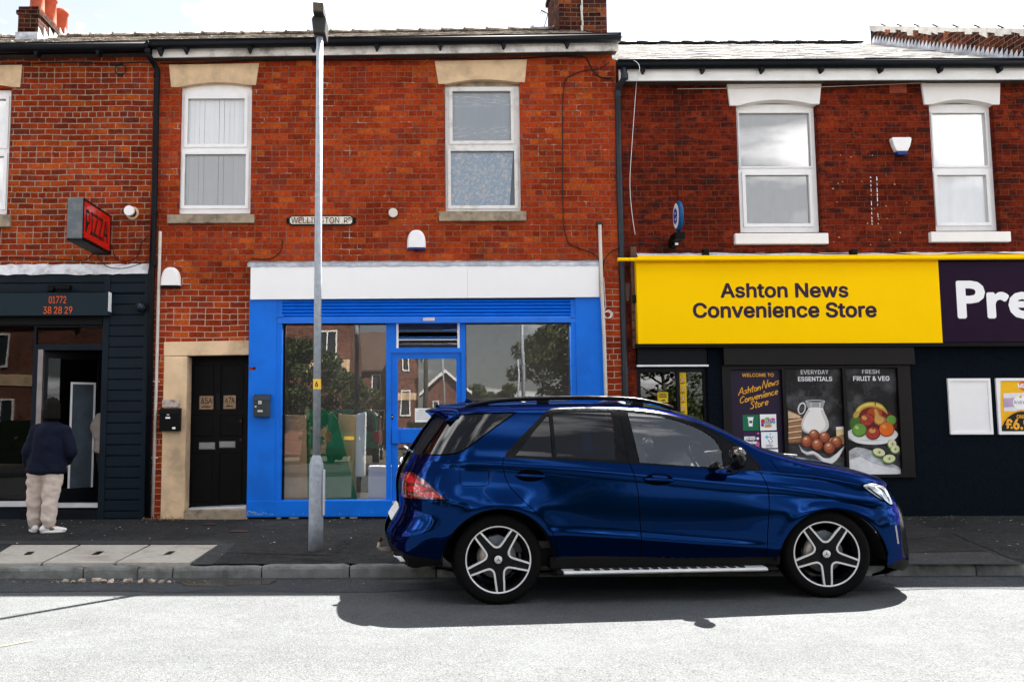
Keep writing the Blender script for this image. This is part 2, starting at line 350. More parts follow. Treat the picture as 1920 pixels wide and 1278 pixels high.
DKBROWN = M('very dark brown metal', (0.004, 0.0026, 0.0026), 0.45, var=0.25, spec=0.2)
YELLOW = M('yellow sign face', (1.0, 0.60, 0.0), 0.4, var=0.02, vscale=1.5, spec=0.03)
PURPLE = M('deep purple sign face', (0.012, 0.0025, 0.018), 0.35, var=0.1, spec=0.08)
PURPLE_INK = M('deep purple lettering', (0.025, 0.006, 0.030), 0.35, var=0.05)
WHITE_INK = M('white lettering', (0.87, 0.87, 0.88), 0.4, var=0.01)
ORANGE_INK = M('orange lettering', (0.75, 0.10, 0.006), 0.4, var=0.04)
GOLD_INK = M('gold lettering', (0.85, 0.42, 0.03), 0.4, var=0.04)
BLACK_INK = M('black lettering', (0.010, 0.010, 0.010), 0.5, var=0.1)
RED_SIGN = M('red sign acrylic', (0.55, 0.012, 0.006), 0.15, var=0.08, vscale=3)
GREYMET = M('grey painted metal', (0.11, 0.13, 0.15), 0.45, var=0.12, dirt=(0.25, 0.2, 0.16), dscale=12, damt=0.5)
STEEL = M('bright metal', (0.62, 0.62, 0.63), 0.25, metal=1.0, var=0.08)
DULL = M('dull grey metal', (0.26, 0.265, 0.27), 0.5, metal=0.3, var=0.05, vscale=2)
CHROME = M('chrome', (0.85, 0.85, 0.86), 0.06, metal=1.0, var=0.02)
ALU = M('pale metal strip', (0.62, 0.64, 0.66), 0.4, metal=0.4, var=0.1)
GALV = M('galvanised steel', (0.32, 0.355, 0.40), 0.55, metal=0.25, var=0.16, vscale=18, bump=0.15, bscale=60, dirt=(0.40, 0.43, 0.46), dscale=16, damt=0.6)
WHITEP = M('white plastic', (0.86, 0.85, 0.85), 0.35, var=0.02)
BLUEP = M('deep blue plastic', (0.008, 0.030, 0.16), 0.25, var=0.05)
BEIGEP = M('beige plastic', (0.66, 0.60, 0.54), 0.5, var=0.06)
PAPER = M('white paper', (0.84, 0.84, 0.83), 0.7, var=0.02)
TANB = M('tan board', (0.72, 0.46, 0.26), 0.7, var=0.12, vscale=3)
GREENB = M('green board', (0.010, 0.20, 0.085), 0.5, var=0.12)
WOODB = M('brown wood', (0.22, 0.10, 0.05), 0.6, var=0.2)
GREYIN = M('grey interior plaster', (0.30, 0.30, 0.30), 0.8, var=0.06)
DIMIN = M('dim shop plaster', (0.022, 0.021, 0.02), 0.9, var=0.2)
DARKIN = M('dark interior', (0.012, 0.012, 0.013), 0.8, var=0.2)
TIMBER = M('weathered grey timber', (0.055, 0.045, 0.04), 0.85, var=0.35, vscale=18)
GLASS = glassm('shop window glass', (0.96, 0.98, 0.97), 2.9, 0.0)
GLASS_UP = glassm('upper window glass', (1, 1, 1), 1.5, 0.10)
GLASS_D = glassm('dark shop glass', (0.5, 0.53, 0.55), 0.6, 0.0)
def asphalt(name, base, stone, stone_amt, patch=0.3, sp=230.0, rough=0.95, spec=0.06, bump=0.6):
    m, n, l, b = nodes(name); v = objc(n)
    f = ramp(n, l, noise(n, l, v, 1.1, 7, 0.6), [(0.3, 1 - patch), (0.7, 1 + patch)])
    c = mixc(n, l, 1.0, base, f, 'MULTIPLY')
    vo = n.new('ShaderNodeTexVoronoi'); vo.inputs['Scale'].default_value = sp * 0.55; l.new(v, vo.inputs['Vector'])
    st = ramp(n, l, vo.outputs['Color'], [(0.30, 0.0), (0.95, stone_amt)])
    c = mixc(n, l, st, c, stone)
    dk = ramp(n, l, noise(n, l, v, sp * 0.33, 3, 0.6), [(0.30, 0.35), (0.46, 1.0)])
    c = mixc(n, l, 1.0, c, ramp(n, l, noise(n, l, v, 7, 6, 0.7), [(0.3, 1 - patch * 0.9), (0.7, 1 + patch * 0.5)]), 'MULTIPLY')
    c = mixc(n, l, 1.0, c, dk, 'MULTIPLY')
    l.new(c, b.inputs['Base Color']); setp(b, Roughness=rough, Specular_IOR_Level=spec)
    bumpn(n, l, b, vo.outputs['Distance'], bump, 0.006); return m
ROAD = asphalt('worn grey asphalt', (0.064, 0.069, 0.073), (0.22, 0.22, 0.22), 0.26, 0.12)
ROAD_P = asphalt('darker asphalt strip', (0.036, 0.042, 0.047), (0.18, 0.18, 0.19), 0.40, 0.2)
PAVE = asphalt('dark pavement asphalt', (0.021, 0.022, 0.023), (0.14, 0.14, 0.14), 0.28, 0.45, sp=150)
PAVE_N = asphalt('newer pavement patch', (0.040, 0.041, 0.044), (0.14, 0.14, 0.14), 0.30, 0.15, sp=150)
PAVE_D = asphalt('old cracked pavement', (0.024, 0.024, 0.025), (0.10, 0.10, 0.10), 0.3, 0.4, sp=150)
CONC = M('concrete cover', (0.36, 0.34, 0.30), 0.9, var=0.10, vscale=14, bump=0.3, bscale=90, dirt=(0.16, 0.12, 0.08), dscale=3, damt=0.45)
KERB = M('grey kerb concrete', (0.17, 0.175, 0.17), 0.9, var=0.25, vscale=6, bump=0.5, bscale=60, dirt=(0.06, 0.06, 0.05), dscale=4, damt=0.7)
IRON = M('rusty iron', (0.05, 0.028, 0.02), 0.8, var=0.4, vscale=30)
WATER = M('muddy puddle', (0.05, 0.04, 0.03), 0.08, var=0.2)
RUBBLE = M('pale broken concrete', (0.36, 0.30, 0.25), 0.95, var=0.3, vscale=12, bump=0.6, bscale=40)
LITTER = M('pale litter', (0.60, 0.58, 0.55), 0.9, var=0.3)
# ---------------------------------------------------------------- ground
PZ0, PZ1 = 0.12, 0.168            # pavement height at kerb and at the walls
KY = -3.85
def pz(Y): return PZ0 + (PZ1 - PZ0) * min(max((Y - KY) / -KY, 0), 1)
def dip(x):                       # the kerb is dropped where the car stands over it
    s_ = lambda t: (lambda q: q * q * (3 - 2 * q))(min(max(t, 0), 1))
    return 0.075 * s_(x / 0.35) * s_((4.35 - x) / 0.35)
def pzx(x, Y): return pz(Y) - dip(x) * (1 - min(max((Y - KY - 1.0) / 1.4, 0), 1))
g = MB(); g.sheet([(-160, -160), (160, -160), (160, 160), (-160, 160)], -0.12, M('earth', (0.10, 0.09, 0.07), 0.95), 'z'); struct(g.build('ground', fix=False))
def grid(mb, xs, ys, zf, mat):
    v = [(x, y, zf(x, y)) for y in ys for x in xs]; n = len(xs)
    mb.add(v, [(j * n + i, j * n + i + 1, (j + 1) * n + i + 1, (j + 1) * n + i) for j in range(len(ys) - 1) for i in range(n - 1)], mat, True)
def roadz(x, y):
    t = (y - KY) / (-8.15)          # 0 at this kerb, 1 at the far one
    return 0.0 + 0.045 * math.sin(math.pi * min(max(t, 0), 1))
mb = MB(); grid(mb, [-60 + 2 * i for i in range(61)], [-12.0 + 0.25 * i for i in range(33)] + [KY + 0.02], roadz, ROAD); struct(mb.build('road', fix=False))
# the older, darker strip of surfacing along the gutter, with a ragged edge
rng = random.Random(3)
mb = MB(); xs = [-14 + 0.12 * i for i in range(260)]
edge = [-4.62 + 0.04 * math.sin(x * 1.3) + 0.03 * math.sin(x * 4.1 + 1) + rng.uniform(-0.012, 0.012) for x in xs]
v = [(x, KY - 0.005, roadz(x, KY) + 0.004) for x in xs] + [(x, e, roadz(x, e) + 0.004) for x, e in zip(xs, edge)]
n = len(xs); mb.add(v, [(i + n, i + n + 1, i + 1, i) for i in range(n - 1)], ROAD_P); struct(mb.build('road_gutter_strip', fix=False))
mb = MB()
def crack(pts, w, mat, z, up):
    for (x0, y0), (x1, y1) in zip(pts, pts[1:]):
        d = Vector((x1 - x0, y1 - y0)); nrm = Vector((-d.y, d.x)).normalized() * w
        mb.add([(x0 - nrm.x, y0 - nrm.y, z(x0, y0) + up), (x1 - nrm.x, y1 - nrm.y, z(x1, y1) + up), (x1 + nrm.x, y1 + nrm.y, z(x1, y1) + up), (x0 + nrm.x, y0 + nrm.y, z(x0, y0) + up)], [(0, 1, 2, 3)], mat)
def jag(a, b, n, s, sd):
    rr = random.Random(sd); return [(a[0] + (b[0] - a[0]) * i / n + rr.uniform(-s, s), a[1] + (b[1] - a[1]) * i / n + rr.uniform(-s, s)) for i in range(n + 1)]
SEAM = M('tar seam', (0.018, 0.018, 0.018), 0.8)
crack(jag(gp(-60, 1235), gp(60, 1212), 8, 0.01, 2), 0.006, M('faded ochre line', (0.40, 0.22, 0.07), 0.9), roadz, 0.008)
crack(jag(gp(215, 1122), gp(480, 1104), 12, 0.02, 4), 0.007, SEAM, roadz, 0.008)
struct(mb.build('road_crack', fix=False))
# pavement
mb = MB(); grid(mb, [-40 + 1.0 * i for i in range(38)] + [-2 + .1 * i for i in range(90)] + [7.0 + 1.0 * i for i in range(34)], [KY + 0.12, -3.4, -3.0, -2.6, -2.2, -1.8, -1.4, -0.8, 0.0, 0.3], pzx, PAVE); struct(mb.build('pavement', fix=False))
mb = MB(); mb.box(-60, 60, -16.5, -12.0, -0.1, 0.13, PAVE_N); struct(mb.build('opposite_pavement'))
def patch(pts, mat, up=0.004):
    q = [gp(x, y, 0.135) for x, y in pts]; return [(a, b, pz(b) + up) for a, b in q], mat
mb = MB()
v, m_ = patch([(1560, 1037), (1850, 1033), (1925, 1054), (1925, 1055), (1560, 1055)], PAVE_N); mb.add(v, [tuple(range(len(v)))], m_)
v, m_ = patch([(1560, 985), (1748, 985), (1848, 1032), (1560, 1036)], PAVE_D); mb.add(v, [tuple(range(len(v)))], m_)
v, m_ = patch([(452, 1019), (640, 1012), (655, 1018), (625, 1040), (455, 1036)], PAVE_D, 0.005); mb.add(v, [tuple(range(len(v)))], m_)
v, m_ = patch([(408, 1019), (442, 1019), (399, 1055.5), (360, 1055.5)], PAVE_N, 0.005); mb.add(v, [tuple(range(len(v)))], m_)
v, m_ = patch([(-60, 1015), (410, 1015), (410, 1020), (-60, 1020)], PAVE_N, 0.0045); mb.add(v, [tuple(range(len(v)))], m_)
crackz = lambda x, y: pz(y)
crack(jag(gp(1748, 985, .15), gp(1925, 1058, .12), 16, 0.015, 5), 0.010, SEAM, crackz, 0.008)
crack(jag(gp(1690, 1012, .14), gp(1790, 1004, .14), 9, 0.02, 6), 0.008, SEAM, crackz, 0.008)
crack(jag(gp(1700, 1020, .14), gp(1800, 1016, .14), 9, 0.02, 8), 0.006, SEAM, crackz, 0.008)
crack(jag(gp(430, 1035, .13), gp(740, 1062, .12), 9, 0.02, 9), 0.005, SEAM, crackz, 0.008)
struct(mb.build('pavement_repair', fix=False))
# kerb stones, one mesh with open joints
mb = MB(); joints = [wp(x, 1075, KY)[0] for x in (-260, -110, 155, 257, 323, 490, 655, 818, 985, 1150, 1330, 1490, 1662, 1832, 2000)]
joints = [joints[0] - 0.95 * k for k in range(8, 0, -1)] + joints + [joints[-1] + 0.95 * k for k in range(1, 9)]
rng = random.Random(5)
for a, b in zip(joints, joints[1:]):
    dz, dy = rng.uniform(-0.012, 0.004), rng.uniform(-0.012, 0.006); N = max(3, int((b - a) / 0.06)); sect = [(0.125, -0.05), (0.125, PZ0 - 0.003), (0.035, PZ0), (0.012, PZ0 - 0.012), (0.0, PZ0 - 0.035), (-0.006, -0.06)]
    v = []; a2, b2 = a + 0.006, b - 0.006
    for i in range(N + 1):
        x = a2 + (b2 - a2) * i / N; e = 0.014 if i in (0, N) else 0
        for (yy, zz) in sect: v.append((x, KY + yy + dy + (e if yy < 0.05 else 0) + rng.uniform(-0.004, 0.004), (zz if zz < 0 else max(zz - dip(x), .012)) + dz - (e if zz > 0.05 else 0) + rng.uniform(-0.004, 0.003)))
    K = len(sect); f = [(i * K + k, i * K + k + 1, (i + 1) * K + k + 1, (i + 1) * K + k) for i in range(N) for k in range(K - 1)] + [tuple(range(K - 1, -1, -1)), tuple(range(N * K, N * K + K))]
    mb.add(v, f, KERB, False)
ko = struct(mb.build('kerb'))
# ---------------------------------------------------------------- walls with openings
def holed(mb, x0, x1, z0, z1, holes, y0, y1, mat, sides=True):
    hs = [(max(a, x0), min(b, x1), max(c, z0), min(d, z1)) for a, b, c, d in holes]
    xs = sorted({x0, x1} | {h[0] for h in hs} | {h[1] for h in hs}); zs = sorted({z0, z1} | {h[2] for h in hs} | {h[3] for h in hs})
    for i in range(len(xs) - 1):
        for j in range(len(zs) - 1):
            cx, cz = (xs[i] + xs[i + 1]) / 2, (zs[j] + zs[j + 1]) / 2
            if any(h[0] < cx < h[1] and h[2] < cz < h[3] for h in hs): continue
            mb.add([(xs[i], y0, zs[j]), (xs[i + 1], y0, zs[j]), (xs[i + 1], y0, zs[j + 1]), (xs[i], y0, zs[j + 1])], [(0, 1, 2, 3)], mat)
    for a, b, c, d in hs:                      # reveals
        mb.add([(a, y0, c), (b, y0, c), (b, y0, d), (a, y0, d), (a, y1, c), (b, y1, c), (b, y1, d), (a, y1, d)], [(4, 5, 1, 0), (5, 6, 2, 1), (6, 7, 3, 2), (7, 4, 0, 3)], mat)
    if sides:
        mb.add([(x0, y0, z0), (x1, y0, z0), (x1, y0, z1), (x0, y0, z1), (x0, y1, z0), (x1, y1, z0), (x1, y1, z1), (x0, y1, z1)], [(0, 1, 5, 4), (1, 2, 6, 5), (2, 3, 7, 6), (3, 0, 4, 7)], mat)
def skew(mb, k, x0=0.0):
    mb.v = [(x, y, z + (x - x0) * k) for x, y, z in mb.v]; return mb
def arc_lintel(mb, tl, tr, bl, br, rise, y0, y1, mat, Y=0.0):
    a, b, c, d = pxl([tl, tr, br, bl], Y); ins = 0.10 * (c[0] - d[0]); n = 12; bot = []
    for i in range(n + 1):
        t = i / n; x = c[0] - ins - (c[0] - d[0] - 2 * ins) * t; z = c[1] + (d[1] - c[1]) * t
        bot.append((x, z + rise * 4 * t * (1 - t)))
    poly = [a, b, c] + bot + [d]; n = len(poly)
    mb.prism(poly, y0, y1, mat)
def sash(parent, frame, panes, Yf, mat, glass, fw=0.0, sill=None, sill_mat=None, label=None, Yg=0.045):
    """frame: pixel box of the outer frame; panes: pixel boxes of the glass"""
    X0, X1, Z0, Z1 = rc(*frame, Yf); ps = [rc(*p, Yf) for p in panes]
    mb = MB(); holed(mb, X0, X1, Z0, Z1, ps, Yf, Yf + 0.07, mat)
    fr = mb.build('window', parent, bevel=0.006, fix=False)
    if label: fr['label'] = label
    # opening lights stand a little proud
    for k, p in enumerate(ps):
        a, b, c, d = p; e = min(0.045, a - X0 - 0.01) if a - X0 > 0.06 else 0.02
        m2 = MB(); holed(m2, a - e, b + e, c - e, d + e, [(a + .004, b - .004, c + .004, d - .004)], Yf - 0.016, Yf + 0.002, mat); m2.build('sash', fr, bevel=0.005, fix=False)
        m3 = MB(); m3.pane(a - .005, b + .005, Yf + 0.028, c - .005, d + .005, glass); m3.build('pane', fr)
    if sill:
        m4 = MB(); X0, X1, Z0, Z1 = rc(*sill, -0.06); m4.box(X0, X1, -0.06, 0.12, Z0, Z1, sill_mat); m4.build('sill', parent, bevel=0.008)
    return fr
def roofpart(parent, x0, x1, ye, ze, yr, zr, mat, k, name='roof', rows=26):
    """pitched front slope with real slate courses, plus the back slope"""
    mb = MB(); rg = random.Random(11); L = math.hypot(yr - ye, zr - ze); dy, dz = (yr - ye) / L, (zr - ze) / L; ny, nz = -dz, dy
    step = L / rows
    for j in range(rows):
        x = x0 - (0.13 if j % 2 else 0)
        while x < x1:
            w = 0.26; a, b = max(x, x0) + .002, min(x + w, x1) - .002
            if b - a > 0.02:
                s0 = j * step - 0.02 + rg.uniform(-0.012, 0.012); s1 = (j + 1) * step + 0.02; h0, h1 = 0.022 + rg.uniform(0, 0.012), 0.004; th = 0.009
                v = []
                for xx in (a, b):
                    for s_, h in ((s0, h0), (s1, h1)):
                        for t in (0, th): v.append((xx, ye + dy * s_ + ny * (h + t), ze + dz * s_ + nz * (h + t)))
                mb.add(v, [(1, 3, 7, 5), (0, 1, 5, 4), (0, 2, 3, 1), (4, 5, 7, 6)], mat)
            x += w
    mb.add([(x0, ye, ze), (x1, ye, ze), (x1, yr, zr), (x0, yr, zr), (x1, 2 * yr - ye, ze), (x0, 2 * yr - ye, ze)], [(0, 1, 2, 3), (3, 2, 4, 5)], TIMBER)
    return skew(mb, k).build(name, parent, fix=False)
def gutter(parent, x0, x1, y, z, k, brackets, tall=0.125):
    mb = MB(); pr = [(y + 0.07 * math.cos(t), z + tall * (0.5 + 0.5 * math.sin(t)) - tall / 2 - 0.0) for t in [math.pi + math.pi * i / 8 for i in range(9)]]
    pr = [(y - 0.066, z + tall / 2)] + [(a, min(b, z + tall / 2)) for a, b in pr] + [(y + 0.066, z + tall / 2)]
    mb.prism(pr, x0, x1, BLACKP, 'x', True)
    mb.prism([(y - 0.078, z + tall / 2 - 0.012), (y - 0.078, z + tall / 2 + 0.006), (y - 0.05, z + tall / 2 + 0.006), (y - 0.05, z + tall / 2 - 0.012)], x0, x1, BLACKP, 'x')
    for bx in brackets:
        mb.prism([(bx - 0.045, z - 0.02), (bx + 0.045, z - 0.02), (bx + 0.012, z - tall / 2 - 0.06), (bx - 0.012, z - tall / 2 - 0.06)], y - 0.03, y + 0.1, BLACKP)
    return skew(mb, k).build('gutter', parent)
def pipe(parent, pts, r, mat, name='downpipe', collars=()):
    mb = MB(); mb.tube(pts, r, 12, mat)
    for p, q in collars: mb.cyl(p, q, r * 1.18, n=14, m=mat)
    return mb.build(name, parent)

XL0, XLM, XMR, XR1 = -9.2, wp(284, 300)[0], wp(1152, 300)[0], 12.0
SK = 0.0117
# ---------------------------------------------------------------- the left house with the pizza shop
EZ = 7.03 + 1.5 * SK                                     # eaves height at X = 0
LH = thing('terraced_house', 'red brick terraced house with dark navy takeaway shop and a three pot chimney', 'house', ((XL0 + XLM) / 2, 3, PZ1), 'terraced houses with ground floor shops')
zg = 0.0
w1 = rc(-92, 166, 18, 402, 0.0)
shopL = (-7.4, wp(279, 700)[0], zg, wp(0, 503)[1])
mb = MB(); holed(mb, XL0, XLM, zg, EZ + 0.05, [w1, shopL], 0.0, 0.11, BR_LEFT)
mb.box(XL0, XLM, 8.6, 8.8, zg, EZ, BR_LEFT); mb.box(XL0 - .05, XL0 + 0.15, 0.12, 8.7, zg, EZ, BR_LEFT)
skew_l = mb; mb.build('wall', LH, fix=False)
mb = MB(); arc_lintel(mb, (-106, 124), (42, 122), (-100, 166), (38, 164), 0.05, -0.012, 0.12, STONE); mb.build('lintel', LH, bevel=0.006)
sash(LH, (-86, 170, 17, 402), [(-72, 186, 11, 273), (-76, 293, 7, 388)], 0.075, UPVC, GLASS_UP, sill=(-108, 403, 18, 425), sill_mat=STONE_G)
roofpart(LH, XL0, XLM, -0.22, EZ + 0.03, 4.3, 9.24 + 1.5 * SK + 0.0, SLATE, SK)
gutter(LH, XL0, XLM + 0.02, -0.30, EZ - 0.015, SK, [XL0 + 0.9 * i for i in range(7)], 0.115)
zfb = wp(140, 101, -.2)[1] - wp(140, 101, -.2)[0] * SK; mb = MB(); mb.box(XL0, XLM, -0.2, -.18, zfb, EZ - 0.02, BLACKP); mb.box(XL0, XLM, -.18, 0.0, zfb + .02, zfb + .04, TIMBER); skew(mb, SK).build('fascia_board', LH)
mb = MB(); Xc0, Xc1 = wp(33, 50, 3.3)[0], wp(71, 50, 3.3)[0]; zt = wp(50, 12, 3.3)[1]; zb = wp(50, 62, 3.3)[1]
mb.box(Xc0, Xc1, 3.3, 5.1, zb - 1.0, zt, BR_STACK); mb.box(Xc0 - 0.03, Xc1 + 0.03, 3.27, 5.13, zt - 0.16, zt - 0.08, BR_STACK)
ch = mb.build('chimney', LH, bevel=0.01)
mb = MB(); mb.box(Xc0 - 0.02, Xc1 + 0.02, 3.26, 3.295, zb - 0.25, zb + 0.0, LEAD)
for q in range(6):
    y_ = 3.3 + q * 0.24; zz = zb + 0.02 + (y_ - 3.3) * 0.45; mb.prism([(y_, zz - 0.25), (y_ + 0.23, zz - 0.14), (y_ + 0.23, zz - 0.02), (y_, zz + 0.10)], Xc1 + 0.004, Xc1 + 0.012, LEAD, 'x')
mb.build('flashing', ch)
for q in range(3):
    y_ = 3.62 + q * 0.56; mb = MB(); h = 0.62
    mb.lathe([(0.0, 0.0), (0.15, 0.0), (0.135, 0.1), (0.12, h - 0.1), (0.145, h - 0.08), (0.145, h), (0.11, h), (0.10, h - 0.5), (0, h - 0.5)], ((Xc0 + Xc1) / 2 + 0.02, y_, zt - 0.02), n=24, m=TERRA); mb.build('chimney_pot', ch)
mb = MB(); rg = random.Random(2); x = XL0
while x < XLM - 0.1:
    mb.prism([(4.3 + 0.14 * math.cos(t), 9.24 + 0.02 + 0.09 * math.sin(t)) for t in [math.pi * i / 8 for i in range(9)]], x, x + 0.43, SLATE, 'x', True)
    mb.prism([(4.3 + 0.16 * math.cos(t), 9.24 + 0.03 + 0.105 * math.sin(t)) for t in [math.pi * i / 8 for i in range(9)]], x + 0.40, x + 0.455, SLATE, 'x', True); x += 0.445
skew(mb, SK).build('ridge_tiles', LH)
mb = MB()                                                    # rooms behind the openings
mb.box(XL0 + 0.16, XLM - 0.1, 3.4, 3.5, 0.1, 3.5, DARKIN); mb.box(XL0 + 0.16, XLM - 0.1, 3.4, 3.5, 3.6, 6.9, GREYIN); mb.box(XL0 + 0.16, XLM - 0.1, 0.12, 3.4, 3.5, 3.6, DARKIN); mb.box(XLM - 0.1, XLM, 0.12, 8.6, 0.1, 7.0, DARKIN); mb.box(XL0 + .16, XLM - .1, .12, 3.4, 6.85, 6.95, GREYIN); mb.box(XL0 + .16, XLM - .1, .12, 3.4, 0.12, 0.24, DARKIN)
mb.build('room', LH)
# black downpipe between the houses, swan-necked under the gutter
P = lambda x, y, Y=-0.07: (wp(x, y, Y)[0], Y, wp(x, y, Y)[1])
pipe(LH, [P(277, 92, -0.3), P(278, 104, -0.29), P(288, 118, -0.14), P(295, 132, -0.075), P(294, 160), P(289, 400), P(285, 500), P(276, 972)], 0.043, BLACKP, collars=[(P(277, 93, -.3), P(277, 100, -.3)), (P(294.4, 138), P(294, 146)), (P(288, 490), P(288, 498)), (P(289.6, 395), P(289.5, 401))])

# takeaway shopfront: boards, pier, window, door
YF = -0.05
def boards(mb, x0, x1, z0, z1, h, y, mat, ends=True):
    z = z1
    while z > z0 + 0.02:
        b = max(z - h, z0)
        mb.prism([(y, b + 0.016), (y, z - 0.004), (y + 0.02, z), (y + 0.05, z), (y + 0.05, b), (y + 0.02, b), (y + 0.018, b + 0.012)], x0, x1, mat, 'x'); z = b
mb = MB(); X0, X1, Z0, Z1 = rc(-160, 513, 272, 551, YF); boards(mb, X0 - 2, X1, Z0, Z1, 0.145, YF, NAVY)
X0, X1, Z0, Z1 = rc(199, 551, 268, 975, YF); boards(mb, X0, X1, PZ1, Z1, 0.1555, YF, NAVY)
mb.pbox((189, 513, 200.5, 976), YF - 0.012, 0.05, NAVY); mb.pbox((266, 513, 276, 976), YF - 0.012, 0.05, NAVY)
X0, X1, Z0, Z1 = rc(189, 551, 277, 976, YF); mb.box(X0 + .01, X1, 0.052, 0.5, PZ1, Z1, NAVY)
mb.build('cladding', LH, bevel=0.003)
mb = MB(); X0, X1, Z0, Z1 = rc(-250, 494, 277, 515, YF - 0.03)
rg = random.Random(8); N = 60; v = []
for i in range(N + 1):
    x = X0 - 1 + (X1 - X0 + 1) * i / N; e = rg.uniform(-0.012, 0.012)
    v += [(x, 0.0, Z1 + 0.0 + rg.uniform(-.01, .01)), (x, -0.035 + rg.uniform(-.005, .005), (Z0 + Z1) / 2 + 0.03), (x, YF - 0.03 + rg.uniform(-.006, .006), Z0 + e)]
mb.add(v, [(i * 3 + k, i * 3 + k + 1, i * 3 + k + 4, i * 3 + k + 3) for i in range(N) for k in range(2)], LEAD_P, True); mb.build('flashing', LH)
YW = 0.04
mb = MB(); X0, X1, Z0, Z1 = rc(-400, 594, 193, 610, -0.01); mb.box(X0, X1, -0.01, 0.3, Z0, Z1, CHAR); mb.build('shutter_box', LH, bevel=0.01)
mb = MB(); F1 = rc(-400, 610, 192, 972, YW); gl1 = rc(-300, 612, 58, 940, YW); gl2 = rc(68, 613, 191, 645, YW); do = rc(70, 656, 191, 946, YW); riser = rc(-400, 951, 40, 973, YW)
holed(mb, F1[0], F1[1], PZ1, F1[3], [(gl1[0], gl1[1], gl1[2], gl1[3]), gl2, (do[0], do[1], PZ1 - 0.2, do[3])], YW, YW + 0.07, NAVY); fr = mb.build('shop_window', LH, fix=False)
mb = MB(); mb.pane(gl1[0], gl1[1], YW + .03, gl1[2], gl1[3], GLASS_D); mb.build('pane', fr)
mb = MB(); mb.pane(gl2[0], gl2[1], YW + .03, gl2[2], gl2[3], GLASS_D); mb.build('pane', fr)
mb = MB(); X0, X1, Z0, Z1 = rc(-400, 940, 58, 950, -0.02); mb.box(X0, X1, -0.02, YW, Z0, Z1, ALU); mb.build('window_sill', LH)
mb = MB(); X0, X1, Z0, Z1 = rc(38, 955, 191, 974, -0.05); mb.box(X0, X1, -0.05, 1.5, PZ1 - .1, Z1 - 0.005, CHAR); X0, X1, Z0, Z1 = rc(110, 943, 185, 951, 0.0); mb.box(do[0], do[1], 0.0, 0.12, Z0, Z1, ALU)
mb.build('door_step', LH)
# door leaf standing open into the shop
hx = do[0] + 0.02; ang = R(44); mb = MB()
def leaf(u, w): return (hx + u * math.cos(ang) + w * math.sin(ang), YW + 0.05 + u * math.sin(ang) - w * math.cos(ang))
def lbox(mb, u0, u1, w0, w1, z0, z1, m):
    c = [leaf(u0, w0), leaf(u1, w0), leaf(u1, w1), leaf(u0, w1)]; mb.prism(c, z0, z1, m, 'z')
z0_, z1_ = do[2] + 0.01, do[3] - 0.01
for a in ((0, .08, z0_, z1_), (.82, .90, z0_, z1_), (.08, .82, z1_ - .1, z1_), (.08, .82, z0_, z0_ + .2)): lbox(mb, a[0], a[1], -0.02, 0.02, a[2], a[3], CHAR)
dl = mb.build('shop_door', LH, bevel=0.003)
mb = MB(); lbox(mb, .08, .82, -.003, .003, z0_ + .2, z1_ - .1, GLASS_D); mb.build('pane', dl)
mb = MB(); za_, zb3 = wp(120, 925, .4)[1], wp(120, 716, .4)[1]
for a in ((.42, .45, za_, zb3), (.77, .80, za_, zb3), (.45, .77, zb3 - .03, zb3), (.45, .77, za_, za_ + .03)): lbox(mb, a[0], a[1], .006, .014, a[2], a[3], WHITEP)
lbox(mb, .45, .77, .006, .010, za_ + .03, zb3 - .03, M('grey blue film', (.06, .08, .10), .4, var=.2)); mb.build('door_poster', dl)
mb = MB(); mb.pbox((66.5, 655, 76, 945), YW - 0.012, YW + 0.06, M('bare metal door edge', (0.22, 0.22, 0.23), 0.35, 0.7)); mb.build('door_jamb', LH)
# ---------------------------------------------------------------- the middle house with the empty blue shop
MH = thing('terraced_house', 'orange red brick terraced house with empty bright blue shopfront and street name plate', 'house', ((XLM + XMR) / 2, 3, PZ1), 'terraced houses with ground floor shops')
w2 = rc(337, 152, 471, 402); w3 = rc(834, 149, 976, 398); dr = rc(347, 664, 466, 968); dr = (dr[0], dr[1], 0.0, dr[3]); shopM = rc(466, 560, 1126, 970); shopM = (shopM[0], shopM[1], 0.0, shopM[3])
mb = MB(); holed(mb, XLM, XMR, zg, EZ + 0.09, [w2, w3, dr, shopM], 0.0, 0.11, BR_MID); mb.build('wall', MH, fix=False); mb = MB(); mb.box(XLM, XMR, 8.6, 8.8, zg, EZ, BR_MID); mb.build('back_wall', MH)
mb = MB(); mb.box(XMR - 0.002, XMR + 0.055, 0.0, 0.5, zg, EZ - 0.15, BR_MID); mb.build('wall_corner', MH)
mb = MB(); arc_lintel(mb, (317, 122), (486, 119), (321, 164), (480, 160), 0.055, -0.012, 0.12, STONE); mb.build('lintel', MH, bevel=0.006)
mb = MB(); arc_lintel(mb, (815, 115), (988, 112), (822, 158), (984, 155), 0.055, -0.012, 0.12, STONE); mb.build('lintel', MH, bevel=0.006)
sash(MH, (336, 169, 471, 401), [(352, 185, 459, 271), (346, 289, 461, 386)], 0.07, UPVC, GLASS_UP, sill=(313, 402, 476, 418), sill_mat=STONE_G)
sash(MH, (835, 163, 975, 396), [(848, 171, 958, 265), (845, 283, 965, 386)], 0.07, UPVC_OLD, GLASS_UP, sill=(823, 396, 987, 414), sill_mat=STONE_G)
for (r_, col) in (((336, 150, 472, 170), UPVC), ((834, 147, 977, 164), STONE_G)):
    mb = MB(); mb.pbox(r_, 0.08, 0.13, col); mb.build('window_head', MH)
roofpart(MH, XLM, XMR + 0.12, -0.22, EZ + 0.03, 4.3, 9.24 + 1.5 * SK, SLATE, SK)
mb = MB(); x = XLM
